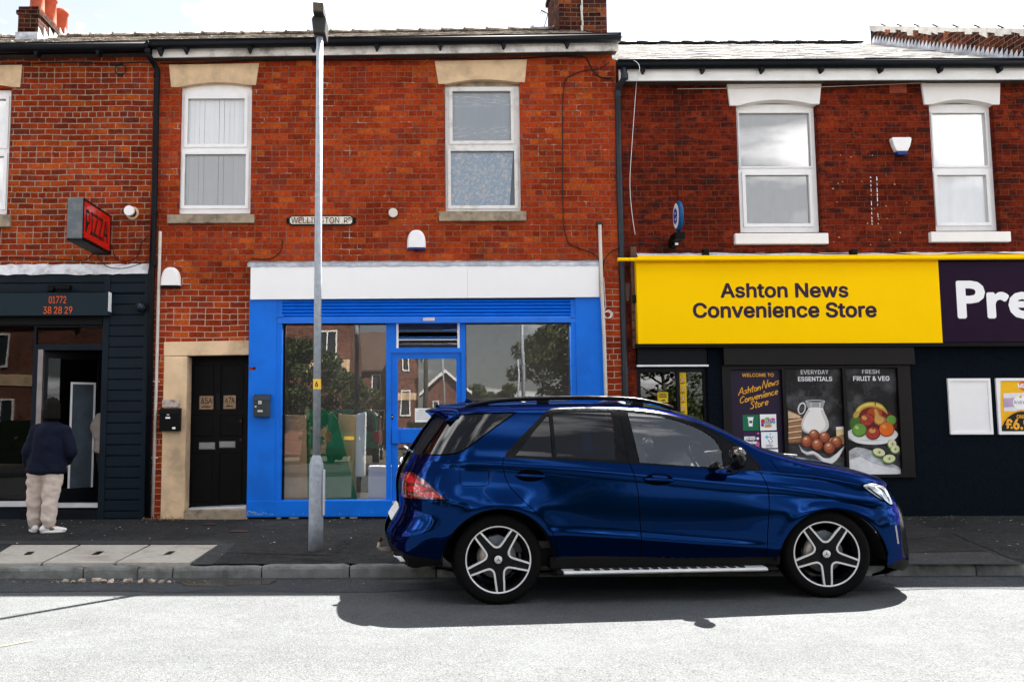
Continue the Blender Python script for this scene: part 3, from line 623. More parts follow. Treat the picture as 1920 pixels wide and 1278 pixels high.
while x < XMR - 0.1:
    mb.prism([(4.3 + 0.14 * math.cos(t), 9.26 + 0.09 * math.sin(t)) for t in [math.pi * i / 8 for i in range(9)]], x, x + 0.43, SLATE, 'x', True)
    mb.prism([(4.3 + 0.16 * math.cos(t), 9.27 + 0.105 * math.sin(t)) for t in [math.pi * i / 8 for i in range(9)]], x + 0.40, x + 0.455, SLATE, 'x', True); x += 0.445
skew(mb, SK).build('ridge_tiles', MH)
gutter(MH, XLM + 0.03, XMR + 0.06, -0.30, EZ + 0.005, SK, [XLM + 0.55 + 0.93 * i for i in range(7)], 0.105)
zfb = wp(600, 103.5, -.22)[1] - wp(600, 103, -.22)[0] * SK; mb = MB(); mb.box(XLM + 0.04, XMR + 0.05, -0.22, -0.195, zfb, EZ - 0.0, FASCIA_OLD); mb.box(XLM + 0.04, XMR + 0.05, -0.195, 0.0, zfb + .03, zfb + .05, TIMBER); skew(mb, SK).build('fascia_board', MH, bevel=0.004)
mb = MB(); Yc = 3.5; Xc0, Xc1 = wp(1049, 30, Yc)[0], wp(1138, 30, Yc)[0]; zb = wp(1090, 58, Yc)[1]
mb.box(Xc0, Xc1, Yc, Yc + 1.5, zb - 0.8, zb + 1.35, BR_STACK); mb.box(Xc0 - .04, Xc1 + .04, Yc - .04, Yc + 1.54, zb + 1.2, zb + 1.3, BR_STACK); ch = mb.build('chimney', MH, bevel=0.01)
mb = MB(); rg = random.Random(21)
def blob_strip(mb, pts, w, mat, y):
    for (x0, z0), (x1, z1) in zip(pts, pts[1:]):
        mb.box(min(x0, x1) - w * rg.uniform(.7, 1.2), max(x0, x1) + w * rg.uniform(.7, 1.2), y - rg.uniform(.012, .022), y, min(z0, z1) - w * .3, max(z0, z1) + w * .3, mat)
xm = wp(1091, 30, Yc)[0]; blob_strip(mb, [(xm + rg.uniform(-.012, .012), zb + 0.1 * k) for k in range(14)], 0.018, MORTAR, Yc)
blob_strip(mb, [(Xc0 + 0.06 * k, zb - 0.12 + 0.06 * math.sin(k)) for k in range(8)], 0.05, MORTAR, Yc); mb.build('mortar_fillet', ch, bevel=0.01)
for q in range(3):
    mb = MB(); h = 0.6; mb.lathe([(0.0, 0.0), (0.15, 0.0), (0.12, h - 0.1), (0.145, h - 0.08), (0.145, h), (0.11, h), (0.10, h - 0.5), (0, h - 0.5)], (Xc0 + 0.2 + 0.28 * q, Yc + 0.7, zb + 1.35), n=24, m=TERRA); mb.build('chimney_pot', ch)
# residential door in its stone surround
mb = MB(); mb.prism(pxl([(307, 641), (467, 638), (467, 665), (307, 667)], -0.02), -0.02, 0.10, STONE); mb.build('door_lintel', MH, bevel=0.008)
mb = MB(); X0, X1, Z0, Z1 = rc(304, 667, 348, 969, -0.02); mb.box(X0, X1, -0.02, 0.25, PZ1 - 0.05, Z1 - 0.004, STONE); mb.build('door_jamb', MH, bevel=0.008)
mb = MB(); X0, X1, Z0, Z1 = rc(345, 955, 463, 969, -0.09); mb.box(X0, X1, -0.09, 0.3, PZ1 - 0.1, Z1, STONE_G); X0, X1, Z0, Z1 = rc(349, 948, 462, 956, 0.0); mb.prism([(X0, Z1 - .04), (X1, Z1 + 0.0), (X1, Z1 - .1), (X0, Z1 - .1)], 0.0, 0.3, ALU); mb.build('door_step', MH, bevel=0.01)
YD = 0.27; X0, X1, Z0, Z1 = rc(346, 664, 468, 962, YD); mb = MB(); Xm = (X0 + X1) / 2
pan = []
for a, b in ((0.08, 0.46), (0.54, 0.92)):
    for c, d in ((0.06, 0.38), (0.47, 0.62), (0.70, 0.94)): pan.append((X0 + (X1 - X0) * a, X0 + (X1 - X0) * b, Z0 + (Z1 - Z0) * c, Z0 + (Z1 - Z0) * d))
holed(mb, X0, X1, Z0, Z1, pan, YD, YD + 0.02, BLACK); mb.box(X0, X1, YD + 0.018, YD + 0.05, Z0, Z1, BLACK)
for p in pan: mb.box(p[0] + .03, p[1] - .03, YD + 0.006, YD + 0.02, p[2] + .03, p[3] - .03, BLACK)
dd = mb.build('front_door', MH, bevel=0.005)
mb = MB(); mb.box(X0 - .1, X0, .11, YD + .05, Z0, Z1 + .1, BLACK); mb.box(X1, X1 + .3, .11, YD + .05, 0.0, Z1 + .1, BLACK); mb.box(X0 - .1, X1 + .3, .11, YD + .05, Z1, Z1 + .1, BLACK); mb.build('door_frame', MH)
for r_ in ((373, 829, 403, 842), (411, 827, 441, 839)):
    mb = MB(); a = rc(*r_, YD - .012); mb.box(a[0], a[1], YD - .012, YD, a[2], a[3], DULL); mb.box(a[0] + .012, a[1] - .012, YD - .02, YD - .012, a[2] + .012, a[3] - .016, DULL); mb.build('letter_slot', dd, bevel=0.003)
mb = MB(); a = rc(405, 737, 413, 769, YD - .015); mb.box(a[0], a[1], YD - .02, YD, a[2], a[3], CHAR); mb.build('door_pull', dd, bevel=0.003)
PLATEM = M('weathered tan plate', (0.33, 0.22, 0.13), 0.6, var=0.3, vscale=40, dirt=(0.12, 0.05, 0.02), dscale=22, damt=0.8)
for k, (r_, tx) in enumerate((((374, 742, 400, 767), '65A'), ((419, 741, 442, 766), '67A'))):
    mb = MB(); a = rc(*r_, YD - .008); mb.box(a[0], a[1], YD - .008, YD, a[2], a[3], PLATEM)
    mb.text(tx, a[0] + .03, a[1] - .02, a[2] + .085, a[3] - .03, YD - .0105, BLACK_INK, bold=0.02)
    mb.box(a[0] + .04, a[1] - .04, YD - .0105, YD - .0085, a[2] + .03, a[2] + .045, BLACK_INK); mb.build('number_plate', dd)
for (px_, py_) in ((452, 789), (452, 824)):
    mb = MB(); a = wp(px_, py_, YD); mb.cyl((a[0], YD - .03, a[1]), (a[0], YD, a[1]), .02, n=14, m=IRON); mb.build('door_knob', dd)
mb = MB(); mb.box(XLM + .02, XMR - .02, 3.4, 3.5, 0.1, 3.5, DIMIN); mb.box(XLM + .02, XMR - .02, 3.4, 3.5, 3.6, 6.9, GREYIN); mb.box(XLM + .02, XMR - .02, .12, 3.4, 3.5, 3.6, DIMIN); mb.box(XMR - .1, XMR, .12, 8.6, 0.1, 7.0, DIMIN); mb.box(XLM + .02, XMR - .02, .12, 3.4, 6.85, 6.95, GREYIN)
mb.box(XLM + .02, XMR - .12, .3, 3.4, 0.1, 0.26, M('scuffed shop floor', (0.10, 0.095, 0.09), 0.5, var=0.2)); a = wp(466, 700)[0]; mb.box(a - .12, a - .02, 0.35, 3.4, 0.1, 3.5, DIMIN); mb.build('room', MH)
# blue shopfront
YB = -0.09
mb = MB(); X0, X1, Z0, Z1 = rc(465, 553, 517, 967, YB); mb.box(X0, X1, YB, 0.1, PZ1 + .03, Z1, BLUE); mb.pbox((509, 561, 527.5, 938), YB + 0.012, 0.06, BLUE)
pil0 = mb.build('pilaster', MH, bevel=0.006)
mb = MB(); a = rc(467, 688, 479.5, 693.5, YB); mb.box(a[0], a[1], YB - .002, YB + .01, a[2], a[3], BR_MID); b = rc(475, 688, 479, 692, YB); mb.box(b[0], b[1], YB - .004, YB - .001, b[2], b[3], BLACK); mb.build('hole_in_the_paint', pil0)
mb = MB(); rg = random.Random(77); CHIP = M('bare chipped paint', (.22, .42, .60), .8, var=.3, vscale=40)
for k in range(60):
    x, z = wp(464 + abs(rg.gauss(0, 9)) * 2.2 if k < 40 else rg.uniform(464, 735), 964 - abs(rg.gauss(0, 2.6)), YB - .0135); s_ = rg.uniform(.004, .014); mb.add([(x + s_ * rg.uniform(.5, 1.4) * math.cos(q * 1.256), YB - .0135, z + s_ * rg.uniform(.4, 1) * math.sin(q * 1.256)) for q in range(5)], [(0, 1, 2, 3, 4)], CHIP)
tag(mb.build('paint_chips', MH, fix=False), kind='stuff')
mb = MB(); X0, X1, Z0, Z1 = rc(1082, 556, 1135, 967, YB); mb.box(X0, X1, YB, 0.1, PZ1 + .03, Z1, BLUE); mb.pbox((1073, 561, 1082.5, 938), YB + 0.012, 0.06, BLUE); mb.build('pilaster', MH, bevel=0.006)
mb = MB(); X0, X1, Z0, Z1 = rc(463, 938, 735, 966, YB - 0.012); xr = wp(1137, 900, YB)[0]; mb.box(X0, X1, YB - .012, .1, PZ1 + .03, Z1, BLUE); a = wp(866, 940, YB)[0]; mb.box(a, xr, YB - .012, .1, PZ1 + .03, Z1, BLUE)
mb.box(X0 + .02, xr, YB + .03, .12, PZ1 - .1, PZ1 + .03, CHAR); mb.build('stall_riser', MH, bevel=0.006)
rg = random.Random(31)
for k in range(9):
    x = wp(530 + 22 * k + rg.uniform(-8, 8), 968, YB)[0]; w = rg.uniform(.03, .10)
    if k in (0, 1, 5, 6): mb = MB(); mb.ball((x, YB + .03, PZ1 + .012), (w, .03, .025), MORTAR, 10, 6); mb.build('mortar_crumb', MH)
X0, X1, Z0, Z1 = rc(520, 561, 1080, 605, YB + 0.01); mb = MB(); prof = []; nsl = 5; zz0 = wp(800, 593, YB)[1]; prof = [(YB + .05, Z1)]
for k in range(nsl):
    zt_ = Z1 - (Z1 - zz0) * k / nsl; h = (Z1 - zz0) / nsl
    prof += [(YB + .045, zt_ - .002)] + [(YB + .04 - .03 * math.sin(math.pi * t), zt_ - h * t * .92) for t in (.1, .25, .4, .5, .6, .75, .9, 1)]
prof += [(YB + .045, zz0), (YB + .01, zz0), (YB + .005, zz0 - .03), (YB + .005, Z0), (YB + .06, Z0), (YB + .08, Z0), (YB + .08, Z1)]
mb.prism(prof, X0, X1, BLUE_S, 'x'); sh = mb.build('roller_shutter', MH)
mb = MB(); mb.box(X0 - .04, X1 + .04, YB + .03, .35, Z1 - .005, Z1 + .3, CHAR); mb.build('shutter_box', MH)
for r_ in ((517, 587, 532, 598), (1068, 588, 1081, 598)):
    mb = MB(); a = rc(*r_, YB - .01); mb.box(a[0], a[1], YB - .012, YB + .004, (a[2] + a[3]) / 2 - .012, (a[2] + a[3]) / 2 + .012, BLUE_S); mb.cyl(((a[0] + a[1]) / 2, YB - .02, (a[2] + a[3]) / 2), ((a[0] + a[1]) / 2, YB, (a[2] + a[3]) / 2), .012, n=10, m=BLUE_S); mb.build('shutter_bolt', sh)
mb = MB(); a = rc(793, 595.5, 815, 601, YB); mb.box(a[0], a[1], YB + .001, YB + .006, a[2], a[3], M('faded sticker', (0.62, 0.52, 0.46), 0.6)); mb.build('sticker', sh)
YG = 0.02
gA = rc(527.5, 605, 724, 937, YG); gB = rc(874, 602, 1073, 937, YG); ven = rc(743, 604, 862, 652, YG); dor = rc(733, 661, 866, 940, YG)
FR = rc(520, 600, 1080, 938, YG)
mb = MB(); holed(mb, FR[0], FR[1], PZ1 + .03, FR[3], [gA, gB, ven, (dor[0], dor[1], PZ1 - .1, dor[3])], YG, YG + .08, BLUE); fr = mb.build('shop_window', MH, bevel=0.004, fix=False)
for a in (gA, gB):
    mb = MB(); mb.pane(a[0] - .01, a[1] + .01, YG + .04, a[2] - .01, a[3] + .01, GLASS); mb.build('pane', fr)
mb = MB(); mb.box(gA[0], gA[0] + .045, YG + .03, YG + .1, gA[2], gA[3], BLACK); mb.box(gA[0], gA[1], YG + .03, YG + .1, gA[3] - .03, gA[3], BLACK); mb.box(gB[0], gB[0] + .012, YG + .03, YG + .1, gB[2], gB[3], BLACK); mb.box(gB[0], gB[1], YG + .03, YG + .1, gB[3] - .03, gB[3], BLACK); mb.build('gasket', fr)
mb = MB(); zz = [ven[2] + (ven[3] - ven[2]) * t for t in (0.0, .33, .66, 1.0)]
for k in range(3): mb.prism([(YG + .02, zz[k] + .012), (YG + .026, zz[k] + .012), (YG + .10, zz[k + 1] - .006), (YG + .094, zz[k + 1] - .006)], ven[0] + .03, ven[1] - .03, GLASS, 'x')
mb.box(ven[0], ven[0] + .03, YG + .01, YG + .09, ven[2], ven[3], WHITEP); mb.box(ven[1] - .03, ven[1], YG + .01, YG + .09, ven[2], ven[3], WHITEP); mb.box(ven[0] + .03, ven[1] - .03, YG + .03, YG + .05, zz[1] - .008, zz[1] + .008, ALU); mb.build('louvre', fr)
YDr = 0.05; D0 = rc(734, 663, 866, 941, YDr); dg1 = rc(746, 672, 856, 802, YDr); dg2 = rc(746, 831, 856, 922, YDr)
mb = MB(); holed(mb, D0[0], D0[1], D0[2], D0[3], [dg1, dg2], YDr, YDr + .05, BLUE); sd = mb.build('shop_door', MH, bevel=0.004, fix=False)
for a in (dg1, dg2):
    mb = MB(); mb.pane(a[0], a[1], YDr + .022, a[2], a[3], GLASS); mb.build('pane', sd)
mb = MB(); a = rc(736, 803, 862, 830, YDr - .02); mb.box(a[0], a[1], YDr - .02, YDr - .002, a[2], a[3], BLUE); b_ = rc(735, 803, 748, 831, YDr - .06); mb.box(b_[0], b_[1], YDr - .06, YDr - .02, b_[2], b_[3], BLUE); mb.build('push_bar', sd, bevel=0.005)
mb = MB(); a = wp(735.5, 781, YDr - .005); mb.box(a[0] - .011, a[0] + .011, YDr - .006, YDr, a[1] - .035, a[1] + .035, BLACK); mb.cyl((a[0], YDr - .012, a[1]), (a[0], YDr - .004, a[1]), .009, n=12, m=STEEL); mb.build('lock', sd)
mb = MB(); a = rc(778, 765, 815, 791, YDr + .02); mb.box(a[0], a[1], YDr + .018, YDr + .0205, a[2], a[3], PAPER)
for k in range(5): mb.box(a[0] + .05 if k == 0 else a[0] + .02, a[1] - .05 if k == 0 else a[1] - .03 - .01 * (k % 2), YDr + .0172, YDr + .0178, a[3] - .035 - .03 * k, a[3] - .028 - .03 * k, GREYMET)
mb.build('notice', sd)
mb = MB(); a = rc(731, 939, 868, 943, YG - .04); mb.box(a[0], a[1], YG - .04, YG + .1, a[2], a[3], ALU); mb.box(a[0], a[1], YG - .03, .4, PZ1 - .1, a[2], CHAR); mb.build('door_sill', MH)
mb = MB(); X0, X1, Z0, Z1 = rc(464, 486, 1125, 499, YB - .05); rg = random.Random(9); N = 70; v = []
for i in range(N + 1):
    x = X0 + (X1 - X0) * i / N; v += [(x, 0.0, Z1 + rg.uniform(-.006, .006)), (x, -.07 + rg.uniform(-.004, .004), (Z0 + Z1) / 2 + .025 + rg.uniform(-.004, .004)), (x, YB - .045, (Z0 + Z1) / 2 + rg.uniform(-.004, .004)), (x, YB - .05 + rg.uniform(-.004, .004), Z0 + rg.uniform(-.008, .006))]
mb.add(v, [(i * 4 + k, i * 4 + k + 1, i * 4 + k + 5, i * 4 + k + 4) for i in range(N) for k in range(3)], LEAD, True); mb.build('flashing', MH)
YS = YB - 0.045
SGN = thing('shop_sign', 'long blank white sign panel above the bright blue shopfront', 'sign', (wp(796, 530, YS)[0], YS, wp(796, 530, YS)[1]), None)
mb = MB(); sp = [wp(x, 560, YS)[0] for x in (469, 876.5, 1124.5)]; zt_, zb_ = wp(796, 496, YS)[1], wp(796, 559, YS)[1]
for a, b in zip(sp, sp[1:]): mb.box(a + .001, b - .001, YS, YS + .12, zb_, zt_, SIGNW)
skew(mb, 0.0035, wp(796, 530, YS)[0]).build('panel', SGN, bevel=0.002)
# ---------------------------------------------------------------- the right house with the convenience store
YR = 0.06
RH = thing('terraced_house', 'dark red brick terraced house with white painted lintels above the yellow and purple store sign', 'house', ((XMR + XR1) / 2, 3, PZ1), 'terraced houses with ground floor shops')
EZR = wp(1500, 119, -0.24)[1]; KR = -0.006; xk = wp(1500, 119)[0]
w4 = rc(1384, 188, 1537, 437, YR); w5 = rc(1748, 188, 1869, 434, YR); dS = rc(1196, 652, 1329, 968, YR); dS = (dS[0], dS[1], 0.0, dS[3]); wS = rc(1356, 650, 1713, 896, YR)
w6 = (w5[0] + 2.6, w5[1] + 2.6, w5[2], w5[3])
mb = MB(); holed(mb, XMR + .055, XR1, zg, EZR + .05, [w4, w5, w6, dS, wS], YR, YR + .2, BR_RIGHT); mb.box(XMR + .055, XR1, 8.6, 8.8, zg, EZR, BR_RIGHT); mb.box(XR1 - .2, XR1, .3, 8.6, zg, EZR, BR_RIGHT); mb.build('wall', RH, fix=False)
for (tl, tr, bl, br) in (((1363, 155), (1541, 153), (1369, 198), (1537, 195)), ((1728, 154), (1876, 153), (1734, 196), (1875, 196))):
    mb = MB(); arc_lintel(mb, tl, tr, bl, br, 0.075, YR - .035, YR + .2, WHITE_ST, YR - .035); mb.build('lintel', RH, bevel=0.008)
YW4 = YR + 0.10
sash(RH, (1383, 196, 1530, 436), [(1386, 212, 1519, 313), (1398, 328, 1518, 420)], YW4, UPVC, GLASS_UP, label=None)
sash(RH, (1746, 196, 1864, 433), [(1749, 212, 1849, 312), (1758, 328, 1851, 418)], YW4, UPVC, GLASS_UP)
sash(RH, (1746 + 338, 196, 1864 + 338, 433), [(1749 + 338, 212, 1849 + 338, 312), (1758 + 338, 328, 1851 + 338, 418)], YW4, UPVC, GLASS_UP)
for r_ in ((1379, 437, 1554, 457), (1746, 434, 1896, 453)):
    mb = MB(); a = rc(*r_, YR - .07); mb.box(a[0], a[1], YR - .07, YR + .2, a[2], a[3], WHITE_ST); mb.build('sill', RH, bevel=0.01)
roofpart(RH, XMR + .13, XR1, -.16, EZR + .02, 4.3, 8.99, SLATE_GLARE, 0.0)
gutter(RH, XMR + .02, XR1, -.24, EZR - .02, KR * 0, [xk - 2.4 + .87 * i for i in range(10)], .11)
mb = MB(); a = wp(1500, 151, -.16)[1]; mb.box(XMR + .06, XR1, -.17, -.14, a, EZR + .0, FASCIA); mb.box(XMR + .06, XR1, -.14, YR, a + .02, a + .03, TIMBER); mb.build('fascia_board', RH, bevel=0.004)  # soffit strip kept dark to draw the shadow line under the fascia
mb = MB(); x = XMR + .1
while x < 8.6: mb.prism([(4.3 + .15 * math.cos(t), 9.0 + .075 * math.sin(t)) for t in [math.pi * i / 8 for i in range(9)]], x, x + .44, BLACKP, 'x', True); x += .45
mb.build('ridge_tiles', RH)
# brick parapet running back up the roof, stepped lead against the slates
zpf, zpn = wp(1630, 50, 4.35)[1], wp(1925, 56, -.1)[1]; xp = wp(1634, 84, 4.3)[0] + .02; sl_ = (8.99 - EZR) / 4.46
mb = MB(); zA = EZR + .02; pol = [(-.1, zA - .1), (4.35, 8.9), (4.35, zpf), (-.1, zpn)]; mb.prism(pol, xp, xp + .25, BR_STACK, 'x'); pw = mb.build('parapet', RH)
mb = MB(); N = 40; rg = random.Random(12)
for i in range(N):
    y0_ = -.05 + 4.35 * i / N; y1_ = y0_ + 4.35 / N; zz = zA + .05 + (y0_ + .1) * sl_; mb.prism([(y0_, zz - .06), (y1_ - .004, zz - .06 + .06), (y1_ - .004, zz + .10), (y0_, zz + .17)], xp - .012, xp - .004, LEAD, 'x')
mb.build('stepped_flashing', pw)
mb = MB()
for i in range(24):
    y0_ = -.1 + 4.45 * i / 24; y1_ = y0_ + 4.45 / 24; za = zpn + (y0_ + .1) / 4.45 * (zpf - zpn); zc = zpn + (y1_ + .1) / 4.45 * (zpf - zpn)
    d_ = rg.uniform(.05, .16); mb.prism([(y0_, za - d_), (y1_, zc - d_ * rg.uniform(.6, 1.2)), (y1_, zc + .02), (y0_, za + .02)], xp - rg.uniform(.012, .02), xp + .27, MORTAR, 'x')
    if i % 3 == 0: mb.cyl((xp + .02, y0_, za + .01), (xp - .10, y0_ - .02, za + .05), .012, n=6, m=BLACK)
mb.build('coping', pw)
P2 = lambda x, y, Y=YR - .05: (wp(x, y, Y)[0], Y, wp(x, y, Y)[1])
pipe(RH, [P2(1169, 126, -.24), P2(1171, 146, -.23), P2(1160, 162, -.06), P2(1158, 172, .0), P2(1160, 300, .0), P2(1165, 480, .0), P2(1172, 726, .0), P2(1173, 960, .0)], .046, M('dark grey rainwater plastic', (0.022, 0.028, 0.036), 0.35, var=.2), collars=[(P2(1171, 140, -.23), P2(1171, 149, -.23)), (P2(1158.4, 172, 0), P2(1158.8, 182, 0)), (P2(1160.5, 330, 0), P2(1161, 336, 0)), (P2(1171, 690, 0), P2(1171.4, 700, 0))])
mb = MB(); a = rc(1668, 154, 1700, 174, YR - .012); mb.box(a[0], a[1], YR - .012, YR + .01, a[2], a[3], TERRA)
for k in range(4): z_ = a[2] + .02 + (a[3] - a[2] - .03) * k / 4; mb.prism([(YR - .025, z_), (YR - .012, z_ + .022), (YR - .012, z_)], a[0] + .02, a[1] - .02, TERRA, 'x')
mb.build('air_brick', RH, bevel=.003)
mb = MB(); rg = random.Random(55)
for xx in (1632.5, 1644):
    y_ = 331
    while y_ < 420:
        h = rg.uniform(2, 9); w_ = rg.uniform(.5, 1.1)
        if rg.random() < .75: c = [(xx + (y_ - 331) * .03 - w_, y_), (xx + (y_ - 331) * .03 + w_ * rg.uniform(.4, 1), y_ + 1), (xx + (y_ + h - 331) * .03 + w_, y_ + h), (xx + (y_ + h - 331) * .03 - w_ * rg.uniform(.4, 1), y_ + h)]; mb.sheet(pxl(c, YR - .003), YR - .003, WHITE_ST)
        y_ += h + rg.uniform(1, 5)
for k in range(26):
    x_, y_ = rg.uniform(1560, 1700), rg.uniform(280, 460); s_ = rg.uniform(.5, 1.8); mb.sheet(pxl([(x_ - s_, y_), (x_, y_ - s_ * .6), (x_ + s_, y_ + .2), (x_ + .2, y_ + s_ * .7)], YR - .003), YR - .003, STONE)
tag(mb.build('paint_splashes', RH, fix=False), kind='stuff')
# store ground floor: render, door, window
YN = YR - .05
X0, X1, Z0, Z1 = rc(1330, 640, 1950, 969, YN); hole = rc(1357, 648, 1712, 896, YN); mb = MB(); holed(mb, X0, XR1, PZ1 - .1, Z1 + .1, [(hole[0], hole[1], hole[2], hole[3])], YN, YR + .1, NAVY_R)
X0b = wp(1722, 930, YN - .02)[0]; a = wp(1722, 915, YN)[1]; mb.box(wp(1330, 940, YN)[0], X0b, YN - .02, YN + .01, PZ1 - .1, a, NAVY_R); mb.build('rendered_wall', RH, fix=False)
mb = MB(); a = rc(1357, 647, 1715, 684, YN - .09); mb.box(a[0], a[1], YN - .09, YN + .1, a[2], a[3], DKBROWN); mb.build('shutter_box', RH, bevel=.008)
mb = MB(); fo = rc(1357, 684, 1712, 895, YN - .03); ho = [rc(*r_, YN - .03) for r_ in ((1373, 692, 1470, 887), (1476, 690, 1584, 888), (1589, 689, 1688, 889))]
holed(mb, fo[0], fo[1], fo[2], fo[3], ho, YN - .03, YN + .06, DKBROWN); mb.box(fo[0], fo[1], YN + .05, YN + .06, fo[2], fo[3], BLACK); mb.build('shop_window', RH, bevel=.004, fix=False)
X0, X1, Z0, Z1 = rc(1195, 651, 1328, 684, YR - .05); mb = MB(); mb.box(X0, X1, YR - .05, YR + .15, Z0, Z1, CHAR); a = rc(1194, 683.5, 1329, 687, YR - .062); mb.box(a[0], a[1], YR - .062, YR - .05, a[2], a[3], WHITEP); mb.build('door_header', RH, bevel=.003)
YE = YR + .02; E0 = rc(1194, 688, 1331, 968, YE); e1 = rc(1204, 697, 1272, 955, YE); e2 = rc(1278, 697, 1322, 955, YE)
mb = MB(); holed(mb, E0[0], E0[1], PZ1 - .05, E0[3], [e1, e2], YE, YE + .07, CHAR); sd2 = mb.build('store_door', RH, bevel=.004, fix=False)
GLASS_E = glassm('store door glass', (0.6, 0.6, 0.6), 2.0, 0.02)
for a in (e1, e2): mb = MB(); mb.pane(a[0], a[1], YE + .03, a[2], a[3], GLASS_E); mb.build('pane', sd2)
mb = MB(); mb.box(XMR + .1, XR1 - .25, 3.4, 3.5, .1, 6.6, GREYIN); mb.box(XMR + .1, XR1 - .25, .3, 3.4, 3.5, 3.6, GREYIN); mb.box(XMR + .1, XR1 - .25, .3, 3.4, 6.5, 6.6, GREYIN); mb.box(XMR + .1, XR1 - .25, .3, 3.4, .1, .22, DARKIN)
a = wp(1204, 700, 1.3)[0]; mb.box(XMR + .1, a + 1.0, 1.9, 2.0, .2, 3.4, BR_MID); mb.build('room', RH)  # brick panel added inside, standing in for brick mirrored in the door glass
mb = MB(); X0, X1, Z0, Z1 = rc(1196, 470, 1950, 487, -.08); rg = random.Random(19); N = 80; v = []
for i in range(N + 1):
    x = X0 + (XR1 - X0) * i / N; v += [(x, YR, Z1 + rg.uniform(-.008, .008)), (x, YR - .07, (Z0 + Z1) / 2 + .04 + rg.uniform(-.006, .006)), (x, -.07, (Z0 + Z1) / 2 + rg.uniform(-.006, .006)), (x, -.07, Z0 - .03)]
mb.add(v, [(i * 4 + k, i * 4 + k + 1, i * 4 + k + 5, i * 4 + k + 4) for i in range(N) for k in range(3)], LEAD_P, True); mb.build('flashing', RH)
mb = MB(); mb.box(wp(1192, 600, -.13)[0], XR1, -.13, YR, wp(1500, 650, -.13)[1], wp(1500, 643, -.13)[1], BLACK); mb.build('sign_soffit', RH)
# ---------------------------------------------------------------- signs
def sign_thing(name, label, cat, r, Y, group=None):
    x, z = wp((r[0] + r[2]) / 2, (r[1] + r[3]) / 2, Y); return thing(name, label, cat, (x, Y, z), group)
YY = -.14
t = sign_thing('shop_sign', 'big yellow store sign lettered Ashton News Convenience Store', 'sign', (1194, 489, 1763, 645), YY)
mb = MB(); a0 = wp(1194.5, 567, YY)[0]; a1 = wp(1763.5, 567, YY)[0]; zt_, zb_ = wp(1480, 487, YY)[1], wp(1480, 643.5, YY)[1]; zt_, zb_ = zt_ + .0, zb_
mb.box(a0, a1, YY, YR - .01, zb_, zt_, YELLOW); mb.build('panel', t, bevel=.004)
mb = MB(); mb.ptext('Ashton News', (1352, 531.5, 1589.5, 557), YY - .003, PURPLE_INK, bold=.05); mb.ptext('Convenience Store', (1300.5, 567.5, 1642.5, 594.5), YY - .003, PURPLE_INK, bold=.05); mb.build('lettering', t, fix=False)
t = sign_thing('shop_sign', 'deep purple sign with large white lettering beside the yellow sign', 'sign', (1764, 487, 2150, 642), YY)
mb = MB(); mb.box(a1 + .003, XR1 - .3, YY + .002, YR - .01, zb_ + .01, zt_ + .003, PURPLE); mb.build('panel', t, bevel=.004)
mb = MB(); v1 = rc(1797, 529, 1938, 594.5, YY); mb.text('Pre', v1[0], v1[1], v1[2], v1[3], YY - .002, WHITE_INK, bold=.05, sans=False); v2 = rc(1946, 530, 2098, 594, YY); mb.text('mier', v2[0], min(v2[1], XR1 - .35), v2[2], v2[3], YY - .002, WHITE_INK, bold=.05, sans=False); mb.build('lettering', t, fix=False)
t = sign_thing('awning_tube', 'long yellow tube fixed along the top of the store sign', 'tube', (1158, 481, 1950, 490), -.22)
mb = MB(); A = wp(1158, 486.5, -.22); B = wp(1950, 481, -.22); mb.cyl((A[0], -.22, A[1]), (XR1 - .3, -.22, B[1] - .01), .027, n=14, m=YELLOW); C = wp(1196, 483, -.2); mb.box(C[0], XR1 - .3, -.2, YY, C[1] - .02, C[1] + .03, YELLOW); mb.build('tube', t)
for x in (1324, 1602):
    mb = MB(); a = rc(x - 5, 467, x + 6, 481, -.16); mb.box(a[0], a[1], -.17, -.06, a[2], a[3], BLACK); tag(mb.build('spot_lamp', None, bevel=.01), 'small black lamp on the flashing above the letters ' + ('Ashton' if x < 1400 else 'Store end') if 0 else ('small black sign lamp above the left part of the yellow sign' if x < 1400 else 'small black sign lamp above the right part of the yellow sign'), 'sign lamp', 'small lamps above the store sign')
# takeaway number board
YT = -.20
t = sign_thing('shop_sign', 'slate blue takeaway sign board with orange telephone number', 'sign', (-200, 548, 203, 592), YT)
mb = MB(); a = rc(-260, 549, 203, 592, YT); mb.box(a[0], a[1], YT, -.055, a[2], a[3], NAVY_SIGN); mb.build('panel', t, bevel=.006)
mb = MB(); mb.box(a[1], a[1] + .004, YT - .002, -.08, a[2] + .06, a[3] + .01, WHITEP); mb.build('edge_strip', t)
mb = MB(); mb.ptext('01772', (91.5, 555, 124, 568.5), YT - .003, ORANGE_INK, space=.95); mb.ptext('38 28 29', (81, 574.5, 135.5, 588), YT - .003, ORANGE_INK, space=.95); mb.build('lettering', t, fix=False)
